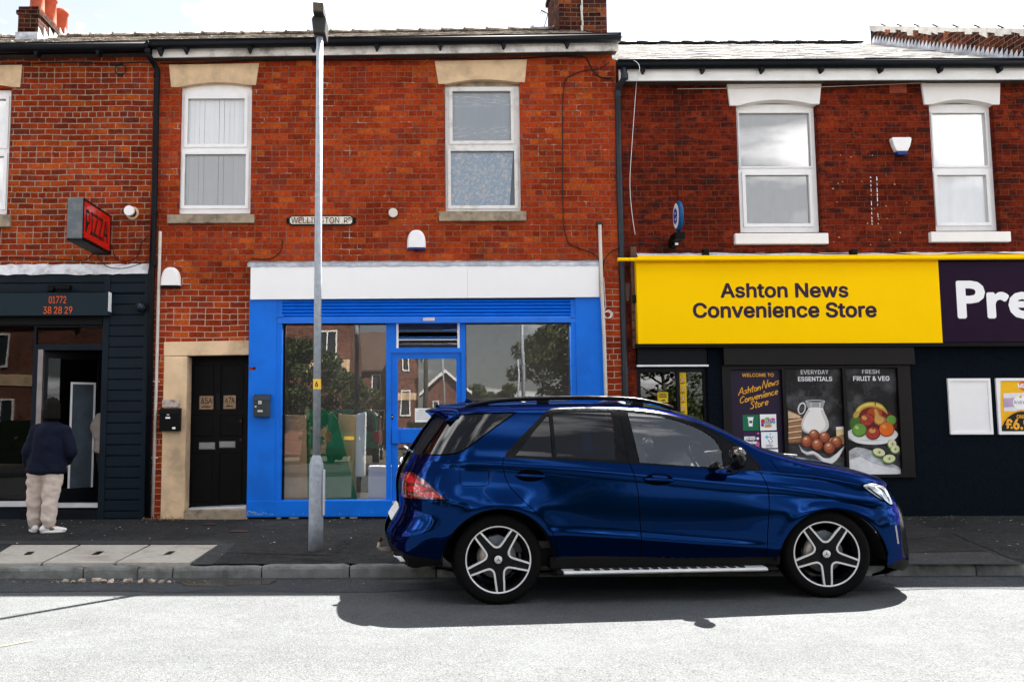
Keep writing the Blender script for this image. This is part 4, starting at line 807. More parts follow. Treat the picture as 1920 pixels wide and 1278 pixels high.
# projecting pizza box sign
xf = wp(209, 430, -.05)[0]; Yf = -12.7 + (xf * F / (155.5 - XC)) * 1.0
Yf = CAM.y + (wp(155.5, 410, 0)[0] and (xf / ((wp(155.5, 410, 0)[0]) / 12.7)))
x0 = xf - .215; zt_ = wp(154, 371, Yf)[1]; zb_ = wp(154, 447, Yf)[1]
t = thing('projecting_sign', 'red box sign lettered PIZZA sticking out from the brick wall', 'sign', (xf - .1, -.5, zb_))
mb = MB(); mb.box(x0, xf, Yf, -.08, zb_, zt_, GREYMET); mb.build('case', t, bevel=.012)
mb = MB(); fr_ = .025
for (a, b, c, d) in ((Yf, -.08, zb_, zb_ + fr_), (Yf, -.08, zt_ - fr_, zt_), (Yf, Yf + fr_, zb_, zt_), (-.08 - fr_, -.08, zb_, zt_)): mb.box(xf - .002, xf + .006, a, b, c, d, BLACK)
mb.box(x0, xf, Yf + .01, -.08, zb_ - .02, zb_ - .002, BLACK); mb.build('frame', t)
mb = MB(); mb.box(xf - .004, xf + .0015, Yf + fr_, -.08 - fr_, zb_ + fr_, zt_ - fr_, RED_SIGN); mb.build('face', t)
mb = MB(); mb.text('PIZZA', Yf + .10, -.08 - .12, zb_ + .12, zt_ - .13, 0, BLACK_INK, bold=.012, map3=lambda a, b: (xf + .004, a, b)); mb.build('lettering', t, fix=False)
mb = MB(); mb.box(x0 + .08, x0 + .13, -.08, 0, (zb_ + zt_) / 2 - .1, (zb_ + zt_) / 2 + .1, BLACK); mb.build('bracket', t)
# street name plate
t = sign_thing('street_sign', 'white cast street name plate reading Wellington Rd', 'street sign', (536, 402, 668, 422), -.03)
a = rc(537, 404, 667, 422, -.03); W_, H_ = a[1] - a[0], a[3] - a[2]; cx, cz = (a[0] + a[1]) / 2, (a[2] + a[3]) / 2
def plate(w, h, c): return [(cx + sx_ * (w / 2 - (c if k else 0)), cz + sz_ * (h / 2 - (0 if k else c))) for sx_, sz_, ks in ((-1, -1, (0, 1)), (1, -1, (1, 0)), (1, 1, (0, 1)), (-1, 1, (1, 0))) for k in ks]
mb = MB(); mb.prism(plate(W_ * .93, H_, .03), -.03, 0, M('black cast iron', (.014, .014, .014), .5)); mb.box(a[0], a[0] + .05, -.025, 0, a[2] + .03, a[3] - .03, BLACK); mb.box(a[1] - .05, a[1], -.025, 0, a[2] + .03, a[3] - .03, BLACK); mb.build('frame', t, bevel=.004)
mb = MB(); mb.prism(plate(W_ * .925 - .03, H_ - .034, .025), -.0335, -.028, M('chipped white enamel', (.72, .67, .58), .5, var=.12, vscale=20, dirt=(.30, .09, .03), dscale=14, damt=.8)); mb.build('plate', t)
mb = MB(); mb.ptext('WELLINGTON', (546, 407.5, 636, 418.5), -.0355, BLACK_INK, bold=.004); mb.ptext('R', (645, 408, 652, 418), -.0355, BLACK_INK); mb.ptext('D', (653.5, 407.5, 659, 414), -.0355, BLACK_INK); mb.build('lettering', t, fix=False)
# oval projecting sign above the store
xo, zo = wp(1272, 405, -.33); YO = -.33
t = thing('projecting_sign', 'round white and blue sign seen edge on above the yellow store sign', 'sign', (xo, YO, zo - .25))
mb = MB(); ry, rz_ = .175, .225
def oval(x, k): return [(x, YO + ry * k * math.cos(q), zo + rz_ * k * math.sin(q)) for q in [2 * math.pi * i / 36 for i in range(36)]]
rings = [(-.034, .0), (-.034, .80), (-.031, .88), (-.02, .97), (0, 1.0), (.02, .97), (.031, .88), (.034, 0)]; v = []
for x, k in rings: v += oval(xo + x, max(k, .001))
mb.add(v, [(i * 36 + j, i * 36 + (j + 1) % 36, (i + 1) * 36 + (j + 1) % 36, (i + 1) * 36 + j) for i in range(7) for j in range(36)], M('glossy blue sign rim', (.006, .07, .22), .15), True); mb.build('case', t)
mb = MB(); v = oval(xo - .036, .001) + oval(xo - .036, .80); mb.add(v, [(j, (j + 1) % 36, 36 + (j + 1) % 36, 36 + j) for j in range(36)], SIGNW); mb.build('face', t)
mb = MB(); mb.text('e', YO - .10, YO + .06, zo - .10, zo + .10, 0, M('royal blue ink', (.008, .05, .42), .3), bold=.06, map3=lambda a, b: (xo - .039, -a + 2 * YO, b)); mb.build('lettering', t, fix=False)
mb = MB(); a = rc(1259, 440, 1277, 453, -.2); mb.box(a[0], a[1], -.4, -.12, a[2], a[3], BLACK); mb.box(a[0] + .03, a[1] - .03, -.12, YR, a[2] - .06, a[3] - .02, BLACK); mb.cyl((xo, YO, zo - .25), (xo, YO, zo - .2), .02, n=8, m=BLACK); mb.build('bracket', t, bevel=.006)
mb = MB(); a = rc(1266, 455, 1272, 459, -.41); mb.box(a[0], a[1], -.405, -.4, a[2], a[3], BEIGEP); mb.build('rating_plate', t)
# ---------------------------------------------------------------- things fixed to the walls
def dome_box(name, label, r, Y, base=None, group='alarm boxes on the walls'):
    a = rc(*r, Y); t = thing(name, label, 'alarm box', ((a[0] + a[1]) / 2, Y, a[2]), group); cx, w, h = (a[0] + a[1]) / 2, (a[1] - a[0]) / 2, a[3] - a[2]
    def prof(k, dz=0): return [(cx - w * k, a[2] + dz), (cx + w * k, a[2] + dz)] + [(cx + w * k * math.cos(q) ** .75 * .985 if math.cos(q) > 0 else cx, a[2] + h * .22 + h * .78 * math.sin(q) * (k if k < 1 else 1)) if q <= math.pi / 2 else (cx - w * k * abs(math.cos(q)) ** .75 * .985, a[2] + h * .22 + h * .78 * math.sin(q) * (k if k < 1 else 1)) for q in [math.pi * i / 22 for i in range(23)]]
    mb = MB(); p0, p1 = prof(.84, .0), prof(1.0); n = len(p0)
    v = [(x, Y, z) for x, z in p0] + [(x, Y + .035, z) for x, z in p1] + [(x, Y + .1, z) for x, z in p1]
    mb.add(v, [tuple(range(n))] + [(i + k * n, (i + 1) % n + k * n, (i + 1) % n + (k + 1) * n, i + (k + 1) * n) for i in range(n) for k in (0, 1)], WHITEP); mb.build('cover', t, bevel=.004)
    mb = MB(); mb.box(cx - w * .93, cx + w * .93, Y + .02, Y + .1, a[2] - .028, a[2], base or BLACK); mb.cyl((cx, Y + .05, a[2] - .05), (cx, Y + .05, a[2] - .028), .012, n=8, m=BLACK); mb.build('base', t); return t
dome_box('alarm_box', 'plain white domed box beside the pale pipe above the stone doorway', (300, 500, 336.5, 534.5), -.1)
dome_box('alarm_box', 'white domed box with blue base below the street name plate', (763, 430, 798.5, 463.5), -.1, BLUEP)
a = rc(1673, 257, 1710.5, 283, YR - .09); t = thing('alarm_box', 'white tapered box with blue bottom between the white framed windows', 'alarm box', ((a[0] + a[1]) / 2, YR - .09, a[2]), 'alarm boxes on the walls')
cx, w, h = (a[0] + a[1]) / 2, (a[1] - a[0]) / 2, a[3] - a[2]
mb = MB(); mb.prism([(cx - w * .55, a[2]), (cx + w * .55, a[2]), (cx + w * .8, a[2] + h * .35), (cx + w, a[3] - .03), (cx + w * .93, a[3]), (cx - w * .93, a[3]), (cx - w, a[3] - .03), (cx - w * .8, a[2] + h * .35)], YR - .09, YR, WHITEP); mb.build('cover', t, bevel=.012)
mb = MB(); mb.prism([(cx - w * .48, a[2] - .055), (cx + w * .48, a[2] - .055), (cx + w * .56, a[2] - .004), (cx - w * .56, a[2] - .004)], YR - .085, YR, BLUEP); mb.build('base', t, bevel=.008)
def letterbox(label, r, Y, mat, extra):
    a = rc(*r, Y); t = thing('letterbox', label, 'letterbox', ((a[0] + a[1]) / 2, Y, a[2]), 'letterboxes by the doors'); h = a[3] - a[2]
    mb = MB(); mb.prism([(Y + .11, a[2]), (Y, a[2]), (Y, a[3] - .06), (Y + .02, a[3] - .02), (Y + .11, a[3])], a[0], a[1], mat, 'x'); mb.build('body', t, bevel=.006)
    mb = MB(); mb.prism([(Y - .012, a[3] - .075), (Y + .012, a[3] - .012), (Y + .11, a[3] + .012), (Y + .11, a[3] + .002), (Y + .016, a[3] - .022), (Y - .006, a[3] - .075)], a[0] - .008, a[1] + .008, mat, 'x'); mb.build('flap', t, bevel=.002)
    for nm, rr, m_ in extra: mb = MB(); b = rc(*rr, Y); mb.box(b[0], b[1], Y - .004, Y, b[2], b[3], m_); mb.build(nm, t, bevel=.001)
    return t
GREYBOX = M('grey letterbox paint', (.035, .045, .052), .4, var=.1)
t = letterbox('grey letterbox on the blue pilaster', (475, 740, 505, 781), -.21, GREYBOX, [('number_sticker', (484.5, 751, 490.5, 757), PAPER), ('name_card', (483, 768.5, 492.5, 772), BEIGEP), ('lock', (478, 760.5, 481, 763.5), STEEL)])
mb = MB(); mb.ptext('67', (485.3, 752, 489.8, 756), -.2165, BLACK_INK, bold=.02); mb.build('number', t, fix=False)
letterbox('black letterbox on the stone door jamb', (298.5, 766, 336.5, 808), -.15, BLACK, [('name_card', (310.5, 781, 319, 784.5), PAPER), ('lock', (313, 775, 317.5, 778.5), STEEL), ('sticker', (323, 800, 329, 804), PAPER)])
mb = MB(); a = rc(304, 749, 336.5, 763, -.05); mb.box(a[0], a[1], -.05, -.022, a[2], a[3], M('rusted white plate', (.45, .38, .33), .8, var=.2, vscale=30, dirt=(.10, .02, .012), dscale=12, damt=1.0)); tag(mb.build('house_plate', None, bevel=.004), 'rusty white plate above the black letterbox', 'plate')
def vent(label, px_, py_, r, L, plate_r=None, m_=BEIGEP):
    a = wp(px_, py_, -L); t = thing('flue_vent', label, 'vent', (a[0], -L, a[1]), 'round vents on the brick'); mb = MB(); mb.cyl((a[0], -L, a[1]), (a[0], -L + .05, a[1]), r, n=24, m=m_); mb.build('cap', t, bevel=.004)
    mb = MB(); mb.cyl((a[0], -L + .05, a[1]), (a[0], 0, a[1]), r * .88, n=24, m=BLACK); mb.build('pipe', t)
    if plate_r: mb = MB(); mb.cyl((a[0], -.008, a[1]), (a[0], 0, a[1]), plate_r, n=24, m=STONE); mb.build('wall_plate', t)
vent('white round flue vent beside the pizza sign', 241.5, 394.5, .073, .16, .095, WHITEP)
vent('beige round vent right of the street name plate', 737, 398.5, .066, .10)
# dome camera and floodlight on the cladding
a = wp(262, 575, -.15); t = thing('security_camera', 'small dark dome camera on the navy cladding', 'camera', (a[0], -.06, a[1])); mb = MB(); mb.cyl((a[0], -.12, a[1]), (a[0], -.06, a[1]), .075, n=20, m=CHAR); mb.build('base', t, bevel=.006)
mb = MB(); mb.ball((a[0] - .01, -.13, a[1]), (.068, .068, .062), M('dome plastic', (.02, .03, .045), .08), 20, 12); mb.build('dome', t); mb = MB(); mb.cyl((a[0] - .045, -.19, a[1] + .005), (a[0] - .03, -.15, a[1]), .028, n=14, m=BLACK); mb.build('lens', t)
a = rc(106, 534, 132, 544, -.2); t = thing('floodlight', 'black floodlight above the orange telephone number', 'lamp', (a[0], -.06, a[2])); mb = MB(); mb.box(a[0], a[1], -.22, -.13, a[2] + .01, a[3], BLACK); mb.build('head', t, bevel=.01); mb = MB(); mb.box(a[0] + .02, a[1] - .02, -.2, -.14, a[2] + .004, a[2] + .012, CHAR); mb.build('lens', t); b = rc(89, 535, 101, 546, -.1); mb = MB(); mb.box(b[0], b[1], -.12, -.05, b[2], b[3], BLACK); mb.box(b[1], a[0] + .05, -.15, -.1, b[2] + .03, b[3] - .03, BLACK); mb.build('bracket', t, bevel=.01)
# pale conduits
def pole_thing(name, label, cat, pts, r, m_, group=None, clips=()):
    t = thing(name, label, cat, pts[-1], group); mb = MB(); mb.tube(pts, r, 10, m_); mb.build('pipe', t)
    for p in clips: mb = MB(); mb.box(p[0] - r - .02, p[0] + r + .02, p[1] - r * .5, 0, p[2] - .008, p[2] + .008, m_); mb.build('clip', t)
    return t
Q = lambda x, y, Y=-.04: (wp(x, y, Y)[0], Y, wp(x, y, Y)[1])
pole_thing('conduit', 'pale cream pipe running down the brick beside the stone doorway', 'pipe', [Q(300.5, 434), Q(297, 560), Q(293, 720), Q(285.5, 969)], .024, CREAMPIPE, 'cream pipes on the wall', [Q(292.3, 715), Q(288.5, 858)])
pole_thing('conduit', 'pale cream pipe running down beside the right blue pilaster', 'pipe', [Q(1124.5, 422, -.07), Q(1127.5, 520, -.17), Q(1133, 640, -.17), Q(1136.5, 760, -.17), Q(1140, 960, -.17)], .026, CREAMPIPE, 'cream pipes on the wall')
mb = MB(); a = rc(1119, 415, 1130, 424, -.05); mb.box(a[0], a[1], -.06, 0, a[2], a[3], IRON); tag(mb.build('pipe_cap', None, bevel=.006), 'rusty cap over the cream pipe beside the drainpipe', 'cap')
# brown boxing beside the store sign
t = thing('cable_boxing', 'brown vertical boxing beside the yellow sign', 'boxing', Q(1189, 655)); BRN = M('faded brown boxing', (.11, .055, .038), .7, var=.2, dirt=(.3, .22, .17), dscale=5, damt=.3)
mb = MB(); a = rc(1184, 463, 1195, 653, -.02); mb.box(a[0], a[1], -.04, YR, a[2], a[3], BRN); mb.build('body', t, bevel=.004); mb = MB(); a = rc(1152, 530, 1184, 564, -.02); mb.prism([(a[0], a[2] + .02), (a[1] - .03, a[2]), (a[1], a[3]), (a[0] + .02, a[3] + .01)], .02, YR, BRN); mb.build('panel', t)
mb = MB(); 
for y_ in (585, 600, 618, 632): b = Q(1188, y_, -.045); mb.ball(b, .012, BLACK, 8, 6)
mb.build('fixing', t)
mb = MB(); b = Q(1190, 560, -.06); mb.box(b[0] - .03, b[0] + .03, -.09, -.03, b[2] - .06, b[2] + .06, CHAR); tag(mb.build('junction_box', None, bevel=.012), 'small grey junction box on the brown boxing', 'box')
# ---------------------------------------------------------------- cables
def cable(label, pts, r=.006, m_=CABLE, Y=-.012, group='cables on the walls', smooth=3, drop=0):
    p = [Vector(Q(x, y, Y) if len(q) == 0 else Q(x, y, q[0])) for x, y, *q in pts]
    out = []
    for i in range(len(p) - 1):                  # Catmull-Rom through the measured points
        a, b, c, d = p[max(i - 1, 0)], p[i], p[i + 1], p[min(i + 2, len(p) - 1)]
        for k in range(smooth): t_ = k / smooth; out.append(.5 * ((2 * b) + (c - a) * t_ + (2 * a - 5 * b + 4 * c - d) * t_ ** 2 + (3 * b - a - 3 * c + d) * t_ ** 3))
    out.append(p[-1]); mb = MB(); mb.tube(out, r, 6, m_); return tag(mb.build('cable', None), label, 'cable', group)
def loop(cx, cy, r, n=14, a0=0): return [(cx + r * math.cos(a0 + 2 * math.pi * i / n), cy + r * math.sin(a0 + 2 * math.pi * i / n)) for i in range(n + 1)]
cable('black cable under the eaves of the pizza shop house with a small loop', [(-120, 125), (0, 121), (60, 120), (120, 117), (200, 120)] + loop(226, 131, 10, 14, -2.2) + [(228, 119), (262, 117), (283, 119)], .007)
cable('black cable under the eaves of the blue shop house', [(300, 119), (380, 119), (430, 116), (480, 114), (600, 113), (700, 113), (820, 111), (950, 111), (1040, 106), (1094, 107), (1104, 118), (1112, 132), (1124, 144), (1145, 148)], .009)
cable('black cable dropping down the brick right of the lace window', [(1142, 117), (1128, 127), (1112, 131), (1090, 134), (1072, 142), (1061, 149), (1056, 180), (1055, 260), (1055, 360), (1057, 420), (1062, 444), (1066, 455), (1082, 464), (1100, 470), (1115, 477), (1124, 490, -.06)], .0065)
cable('short black cable curling down to the blue shop flashing', [(530, 448), (529, 458), (526, 470), (517, 480), (500, 486), (470, 484)], .007)
cable('black cable hanging from the pizza sign to the flashing', [(183, 458), (182, 470), (184, 484), (192, 492, -.03), (204, 501, -.08), (232, 503, -.09), (262, 495, -.08), (276, 489, -.04)], .006)
cable('black cable curving from the pizza sign along the brick', [(212, 462), (214, 478), (226, 489), (244, 489), (258, 479), (266, 455), (279, 441)], .006)
cable('thin black cable on the brick below the far left window', [(-80, 484), (0, 483), (60, 484), (120, 487), (150, 489), (165, 484), (178, 470)], .005)
cable('thin white cable hanging from the gutter of the store', [(1180, 113, -.3), (1190, 114, -.31), (1198, 122, -.31), (1199, 133, -.3), (1195, 147, -.2), (1193, 160, 0), (1190, 200, .05), (1183, 300, .05), (1181, 350, .05), (1185, 400, .05), (1191, 440, .05)], .0045, WHITEP)
cable('thin black cable with a loop down to the round blue sign', [(1270, 168, .045), (1280, 165, .045), (1286, 172, .045)] + [(x, y, .045) for x, y in loop(1275, 182, 8, 12, -.5)] + [(1268, 176, .045), (1268, 200, .045), (1270, 280, .045), (1271, 376, .045)], .0045)
cable('thin pale cable crossing the white lintels of the store', [(1270, 167, .02), (1360, 166, .02), (1540, 163, .01), (1700, 157, .01), (1800, 153, .01), (1880, 152, .0)], .0045, BEIGEP)
cable('black cable above the yellow store sign', [(1128, 640, -.06), (1129, 560, -.06), (1131, 500, -.06), (1137, 482, -.03), (1152, 468, -.03), (1180, 461, -.03), (1204, 456, .03), (1235, 462, .03), (1275, 469, -.03), (1330, 472, -.05), (1420, 475, -.06), (1500, 473, -.06), (1560, 476, -.06), (1640, 473, -.06), (1740, 478, -.06), (1820, 474, -.06), (1920, 477, -.06)], .008)
cable('thin black cable from the drainpipe to the round blue sign bracket', [(1200, 470, .03), (1203, 447, .03), (1212, 446, .03), (1240, 449, .03), (1262, 447, -.05)], .005)
cable('coil of pale wire on the brick beside the cream pipe', [(1132, 520, -.03), (1134, 550, -.03), (1136, 575, -.03), (1132, 583, -.03)] + [(x, y, -.03) for k in range(3) for x, y in loop(1139 + k * .8, 590 - k * .6, 6 + k * .7, 10, 2.5 + k)], .004, WHITEP)
# ---------------------------------------------------------------- aerials
def aerial(label, px_, py_, ytop, Yd, w):
    a = wp(px_, py_, Yd); b = wp(px_, ytop, Yd); t = thing('tv_aerial', label, 'aerial', (a[0], Yd, a[1])); mb = MB(); mb.tube([(a[0], Yd, a[1]), (b[0], Yd, b[1])], .015, 6, GREYMET); mb.build('mast', t)
    mb = MB(); z_ = a[1] + (b[1] - a[1]) * .72; mb.tube([(a[0] - w, Yd - .1, z_), (a[0] + w * .7, Yd + .1, z_ - .02)], .012, 6, BLACK)
    for k in range(6): x = a[0] - w + w * 1.6 * k / 5; mb.tube([(x, Yd - .15, z_ - .04), (x, Yd + .15, z_ + .04)], .006, 5, BLACK)
    mb.tube([(a[0] - w * .9, Yd, a[1] - .1), (a[0], Yd, z_)], .008, 5, GREYMET); mb.build('boom', t)
aerial('television aerial on the roof beside the tall chimney', 1028.5, 60, 10, 5.0, .16)
# ---------------------------------------------------------------- curtains and blinds
BLINDM = M('white blind fabric', (.93, .94, .94), .8, var=.02)
def blind_strips(label, r, Y, n, gap=.0, seed=1, zcut=None):
    a = rc(*r, Y); rg = random.Random(seed); mb = MB(); w = (a[1] - a[0]) / n
    for k in range(n):
        x = a[0] + w * k; d = rg.uniform(-.007, .007); s = w * rg.uniform(.93, 1.05)
        mb.add([(x, Y + d, a[2] + rg.uniform(0, .02)), (x + s, Y - d, a[2] + rg.uniform(0, .02)), (x + s, Y - d, a[3]), (x, Y + d, a[3])], [(0, 1, 2, 3)], BLINDM)
    return tag(mb.build('vertical_blind', None, fix=False), label, 'blind', 'blinds and curtains in the upper windows')
blind_strips('white vertical blind in the window left of the lamp post', (346, 172, 466, 388), .125, 13, seed=4)
blind_strips('white vertical blind in the window at the photo left edge', (-80, 176, 14, 392), .13, 12, seed=6)
def lace(name, base, fl, sc, thr):
    m, n, l, b = nodes(name); v = objc(n); vo = n.new('ShaderNodeTexVoronoi'); vo.inputs['Scale'].default_value = sc; l.new(v, vo.inputs['Vector'])
    f = ramp(n, l, vo.outputs['Distance'], [(.25, 1), (.42, 0)]); f2 = ramp(n, l, noise(n, l, v, sc * 2.2, 4), [(.5, 0), (.58, .8)])
    c = mixc(n, l, f, base, fl); c = mixc(n, l, f2, c, fl); l.new(c, b.inputs['Base Color']); setp(b, Roughness=.9, Specular_IOR_Level=.1); return m
def curtain(label, r, Y, mat, folds=6, amp=.02, name='net_curtain', taper=0):
    a = rc(*r, Y); N = 60; mb = MB(); v = []
    for j in range(8):
        for i in range(N + 1):
            t_ = i / N; x = a[0] + (a[1] - a[0]) * t_ * (1 - taper * j / 7); v.append((x, Y + amp * math.sin(t_ * folds * 2 * math.pi + .5 * j) * (.3 + .7 * j / 7), a[3] + (a[2] - a[3]) * j / 7))
    mb.add(v, [(j * (N + 1) + i, j * (N + 1) + i + 1, (j + 1) * (N + 1) + i + 1, (j + 1) * (N + 1) + i) for j in range(7) for i in range(N)], mat, True)
    return tag(mb.build(name, None, fix=False), label, 'curtain', 'blinds and curtains in the upper windows')
curtain('pale blue flowered lace curtain in the lower half of a dusty window', (843, 282, 963, 392), .14, lace('lace', (.50, .68, .88), (.92, .93, .95), 13, .3), 5, .02, taper=.07)
NET = M('grey striped net', (.46, .52, .58), .9, var=.05)
nm, nn_, nl_, nb_ = nodes('patterned net'); vv = objc(nn_); mp = nn_.new('ShaderNodeMapping'); mp.inputs['Scale'].default_value = (3.0, 1, 22); nl_.new(vv, mp.inputs[0]); s_ = nn_.new('ShaderNodeSeparateXYZ'); nl_.new(vv, s_.inputs[0])
wv = nn_.new('ShaderNodeTexWave'); wv.bands_direction = 'Z'; wv.inputs['Scale'].default_value = .62; nl_.new(vv, wv.inputs['Vector'])
f_ = mixc(nn_, nl_, 1.0, ramp(nn_, nl_, noise(nn_, nl_, mp.outputs[0], 3.2, 3), [(.52, 0), (.66, 1)]), ramp(nn_, nl_, wv.outputs[0], [(.45, 0), (.85, 1)]), 'MULTIPLY')
nl_.new(mixc(nn_, nl_, f_, (.62, .68, .74), (.93, .94, .95)), nb_.inputs['Base Color']); setp(nb_, Roughness=.9)
curtain('grey net curtain with pale bands in the upper half of a dusty window', (846, 168, 960, 276), .14, nm, 8, .006)
curtain('plain white curtain behind the window above the word News', (1384, 200, 1522, 430), YR + .15, M('white curtain cloth', (.93, .94, .93), .9, var=.02), 5, .012, 'white_curtain')
curtain('plain white curtain behind the window above the purple sign', (1747, 200, 1858, 430), YR + .15, bpy.data.materials['white curtain cloth'], 4, .012, 'white_curtain')
# ---------------------------------------------------------------- lamp post
LY = gp(592, 1032, .13)[1]; lx, lz = gp(592, 1032, .13)[0], pz(LY)
t = thing('street_lamp', 'tall grey galvanised street lamp standing on the pavement before the blue shop', 'street lamp', (lx, LY, lz)); xt, ztp = wp(599.7, 66, LY)
dxz = (xt - lx) / (ztp - lz); pt = lambda y_: wp(592 + (1032 - y_) * .008, y_, LY)
zs = pt(868)[1]; zt2 = pt(800)[1]
mb = MB(); mb.lathe([(0, 0), (.082, 0), (.080, .3), (.078, zs - lz - .02), (.074, zs - lz), (.048, zs - lz + .075), (.042, zs - lz + .09)], (lx, LY, lz), (dxz, 0, 1), 28, GALV); mb.build('base', t)
mb = MB(); mb.tube([(lx + dxz * (zs - lz + .06), LY, zs + .06), (lx + dxz * (zs - lz) + dxz * 2, LY, zs + 2), (xt, LY, ztp)], [.042, .041, .038], 24, GALV); mb.build('shaft', t)
mb = MB(); b = wp(604, 920, LY)[0]; mb.box(lx + .075, lx + .095, LY - .05, LY + .05, pt(965)[1], pt(880)[1], M('pale grey metal door', (.55, .57, .60), .5, var=.1)); mb.build('access_door', t, bevel=.008)
mb = MB(); a = pt(720); v = []
for i in range(9): q = -math.pi * (i / 8); v += [(a[0] + .0445 * math.cos(q), LY + .0445 * math.sin(q), a[1] - .056), (a[0] + .0445 * math.cos(q), LY + .0445 * math.sin(q), a[1] + .056)]
mb.add(v, [(2 * i, 2 * i + 2, 2 * i + 3, 2 * i + 1) for i in range(8)], M('yellow number label', (.80, .50, .06), .5, var=.05)); nl = mb.build('number_label', t, fix=False)
mb = MB(); mb.text('6', a[0] - .016, a[0] + .016, a[1] - .028, a[1] + .028, LY - .0458, BLACK_INK, bold=.03); mb.build('number', nl, fix=False)
LANT = M('dark grey lantern', (.032, .033, .032), .5, var=.12); zA = pt(66)[1]; zB = pt(20)[1]; hh = zB - zA
mb = MB(); w = .088
mb.prism([(xt - .065, zA - .01), (xt + .068, zA - .02), (xt + .082, zA + hh * .5), (xt + .075, zA + hh * .62), (xt - .070, zA + hh * .64), (xt - .084, zA + hh * .52)], LY - .10, LY + .20, LANT); mb.prism([(xt - .058, zA + hh * .60), (xt + .062, zA + hh * .58), (xt + .062, zA + hh), (xt - .062, zA + hh * 1.04)], LY - .20, LY + .10, LANT); mb.cyl((xt, LY, zA - .03), (xt, LY, zA + .06), .05, n=16, m=LANT); la = mb.build('lantern', t, bevel=.012)
mb = MB(); mb.prism([(xt - .046, zA + hh * .66), (xt + .05, zA + hh * .64), (xt + .05, zA + hh * .94), (xt - .05, zA + hh * .96)], LY - .206, LY - .2, M('lamp lens', (.09, .07, .05), .2, var=.4, vscale=60)); mb.build('lens', la)
# ---------------------------------------------------------------- covers, stones, puddle, litter
covers = [((-35, 1057), (22, 1021.5), (148, 1021.5), (75, 1056)), ((79, 1056), (152, 1021.5), (280, 1021.5), (214, 1055)), ((217, 1055), (283, 1021.5), (409, 1021.5), (356, 1055))]
labs = ['concrete utility cover with brown stains at its front edge', 'concrete utility cover between two others in front of the lamp post row', 'concrete utility cover with a smooth grey border on its right']
labs[1] = 'middle one of the three concrete utility covers by the kerb'
for q, lb in zip(covers, labs):
    c = [gp(x, y, pz(-3.0) + .006) for x, y in q]; zc = pz(-3.0) + .012; cxy = (sum(p[0] for p in c) / 4, sum(p[1] for p in c) / 4)
    t = thing('utility_cover', lb, 'cover', (cxy[0], cxy[1], zc - .02), 'concrete utility covers in the pavement'); sh_ = lambda k: [(cxy[0] + (x - cxy[0]) * k, cxy[1] + (y - cxy[1]) * k) for x, y in c]
    mb = MB(); mb.prism(sh_(.988), zc - .05, zc, CONC, 'z'); mb.build('slab', t, bevel=.004)
    mb = MB(); e = (c[2][0] - c[1][0], c[2][1] - c[1][1]); fdir = Vector((c[1][0] - c[0][0], c[1][1] - c[0][1])).normalized(); sd_ = Vector((fdir.y, -fdir.x)); p = [Vector(cxy) + fdir * a_ * .12 + sd_ * b_ * .035 for a_, b_ in ((-1, -1), (1, -1), (1, 1), (-1, 1))]
    mb.sheet([(v.x, v.y) for v in p], zc + .003, BLACK, 'z'); mb.build('key_slot', t, fix=False)
rg = random.Random(44)
def stone(mb, c, r, m_):
    n0 = len(mb.v); mb.ball(c, r, m_, 9, 6); mb.v[n0:] = [(x + rg.uniform(-.25, .25) * r[0], y + rg.uniform(-.2, .2) * r[1], max(z + rg.uniform(-.2, .2) * r[2], .001)) for x, y, z in mb.v[n0:]]; mb.sm = [False] * len(mb.sm)
for k, (px_, w) in enumerate(((124, 7), (138, 5), (153, 10), (180, 12), (196, 8), (208, 9), (240, 11), (266, 9), (286, 12), (304, 7), (318, 6))):
    x, y = gp(px_, 1087 + rg.uniform(-1.5, 2), .02); mb = MB(); s = w / 240.0; hb = bmesh.new()
    for _ in range(16): hb.verts.new((x + rg.uniform(-s, s), y + rg.uniform(-.045, .045), rg.uniform(-.01, .042 if w > 6 else .028)))
    bmesh.ops.convex_hull(hb, input=hb.verts); hb.verts.ensure_lookup_table(); hb.verts.index_update(); mb.add([v_.co[:] for v_ in hb.verts], [tuple(v_.index for v_ in f_.verts) for f_ in hb.faces], RUBBLE); hb.free()
    tag(mb.build('loose_stone', None), 'small pale lump of broken concrete lying in the gutter below the kerb', 'stone', 'broken lumps lying along the kerb')
mb = MB(); pts = [gp(x, y, .0) for x, y in ((338, 1087), (400, 1091), (470, 1090), (520, 1088), (505, 1097), (440, 1100), (395, 1101), (350, 1100), (332, 1093))]; mb.sheet(pts, .0155, WATER, 'z'); struct(mb.build('puddle', fix=False))
mb = MB(); GRIT = M('brown gutter grit', (.10, .075, .055), .95, var=.5, vscale=40); GRITP = M('pale gutter grit', (.28, .24, .20), .95, var=.4, vscale=40)
for k in range(520):
    px_ = rg.choice([rg.uniform(90, 340), rg.uniform(90, 340), rg.uniform(-40, 760)]); x, y = gp(px_, 1090 + rg.gauss(0, 2.2), .015); s = rg.uniform(.004, .015); y = min(y, KY - .012); hb = [(x + s * rg.uniform(-1, 1), y + s * rg.uniform(-1, 1), .012 + s * rg.uniform(-.2, .9)) for _ in range(4)]
    mb.add(hb, [(0, 1, 2), (0, 2, 3), (0, 3, 1), (1, 3, 2)], GRIT if k % 3 else GRITP)
tag(mb.build('gutter_grit', None, fix=False), kind='stuff')
mb = MB()
for k in range(280):
    x = rg.uniform(-6, 9.5); y = rg.choice([rg.uniform(-3.6, -.1), rg.uniform(-1.2, -.05)]); s = rg.uniform(.004, .016); z_ = pz(y) + .009
    a_ = rg.uniform(0, 3); mb.add([(x + s * math.cos(a_ + q * 1.57) * rg.uniform(.6, 1.3), y + 1.4 * s * math.sin(a_ + q * 1.57), z_ + rg.uniform(0, .004)) for q in range(4)], [(0, 1, 2, 3)], LITTER)
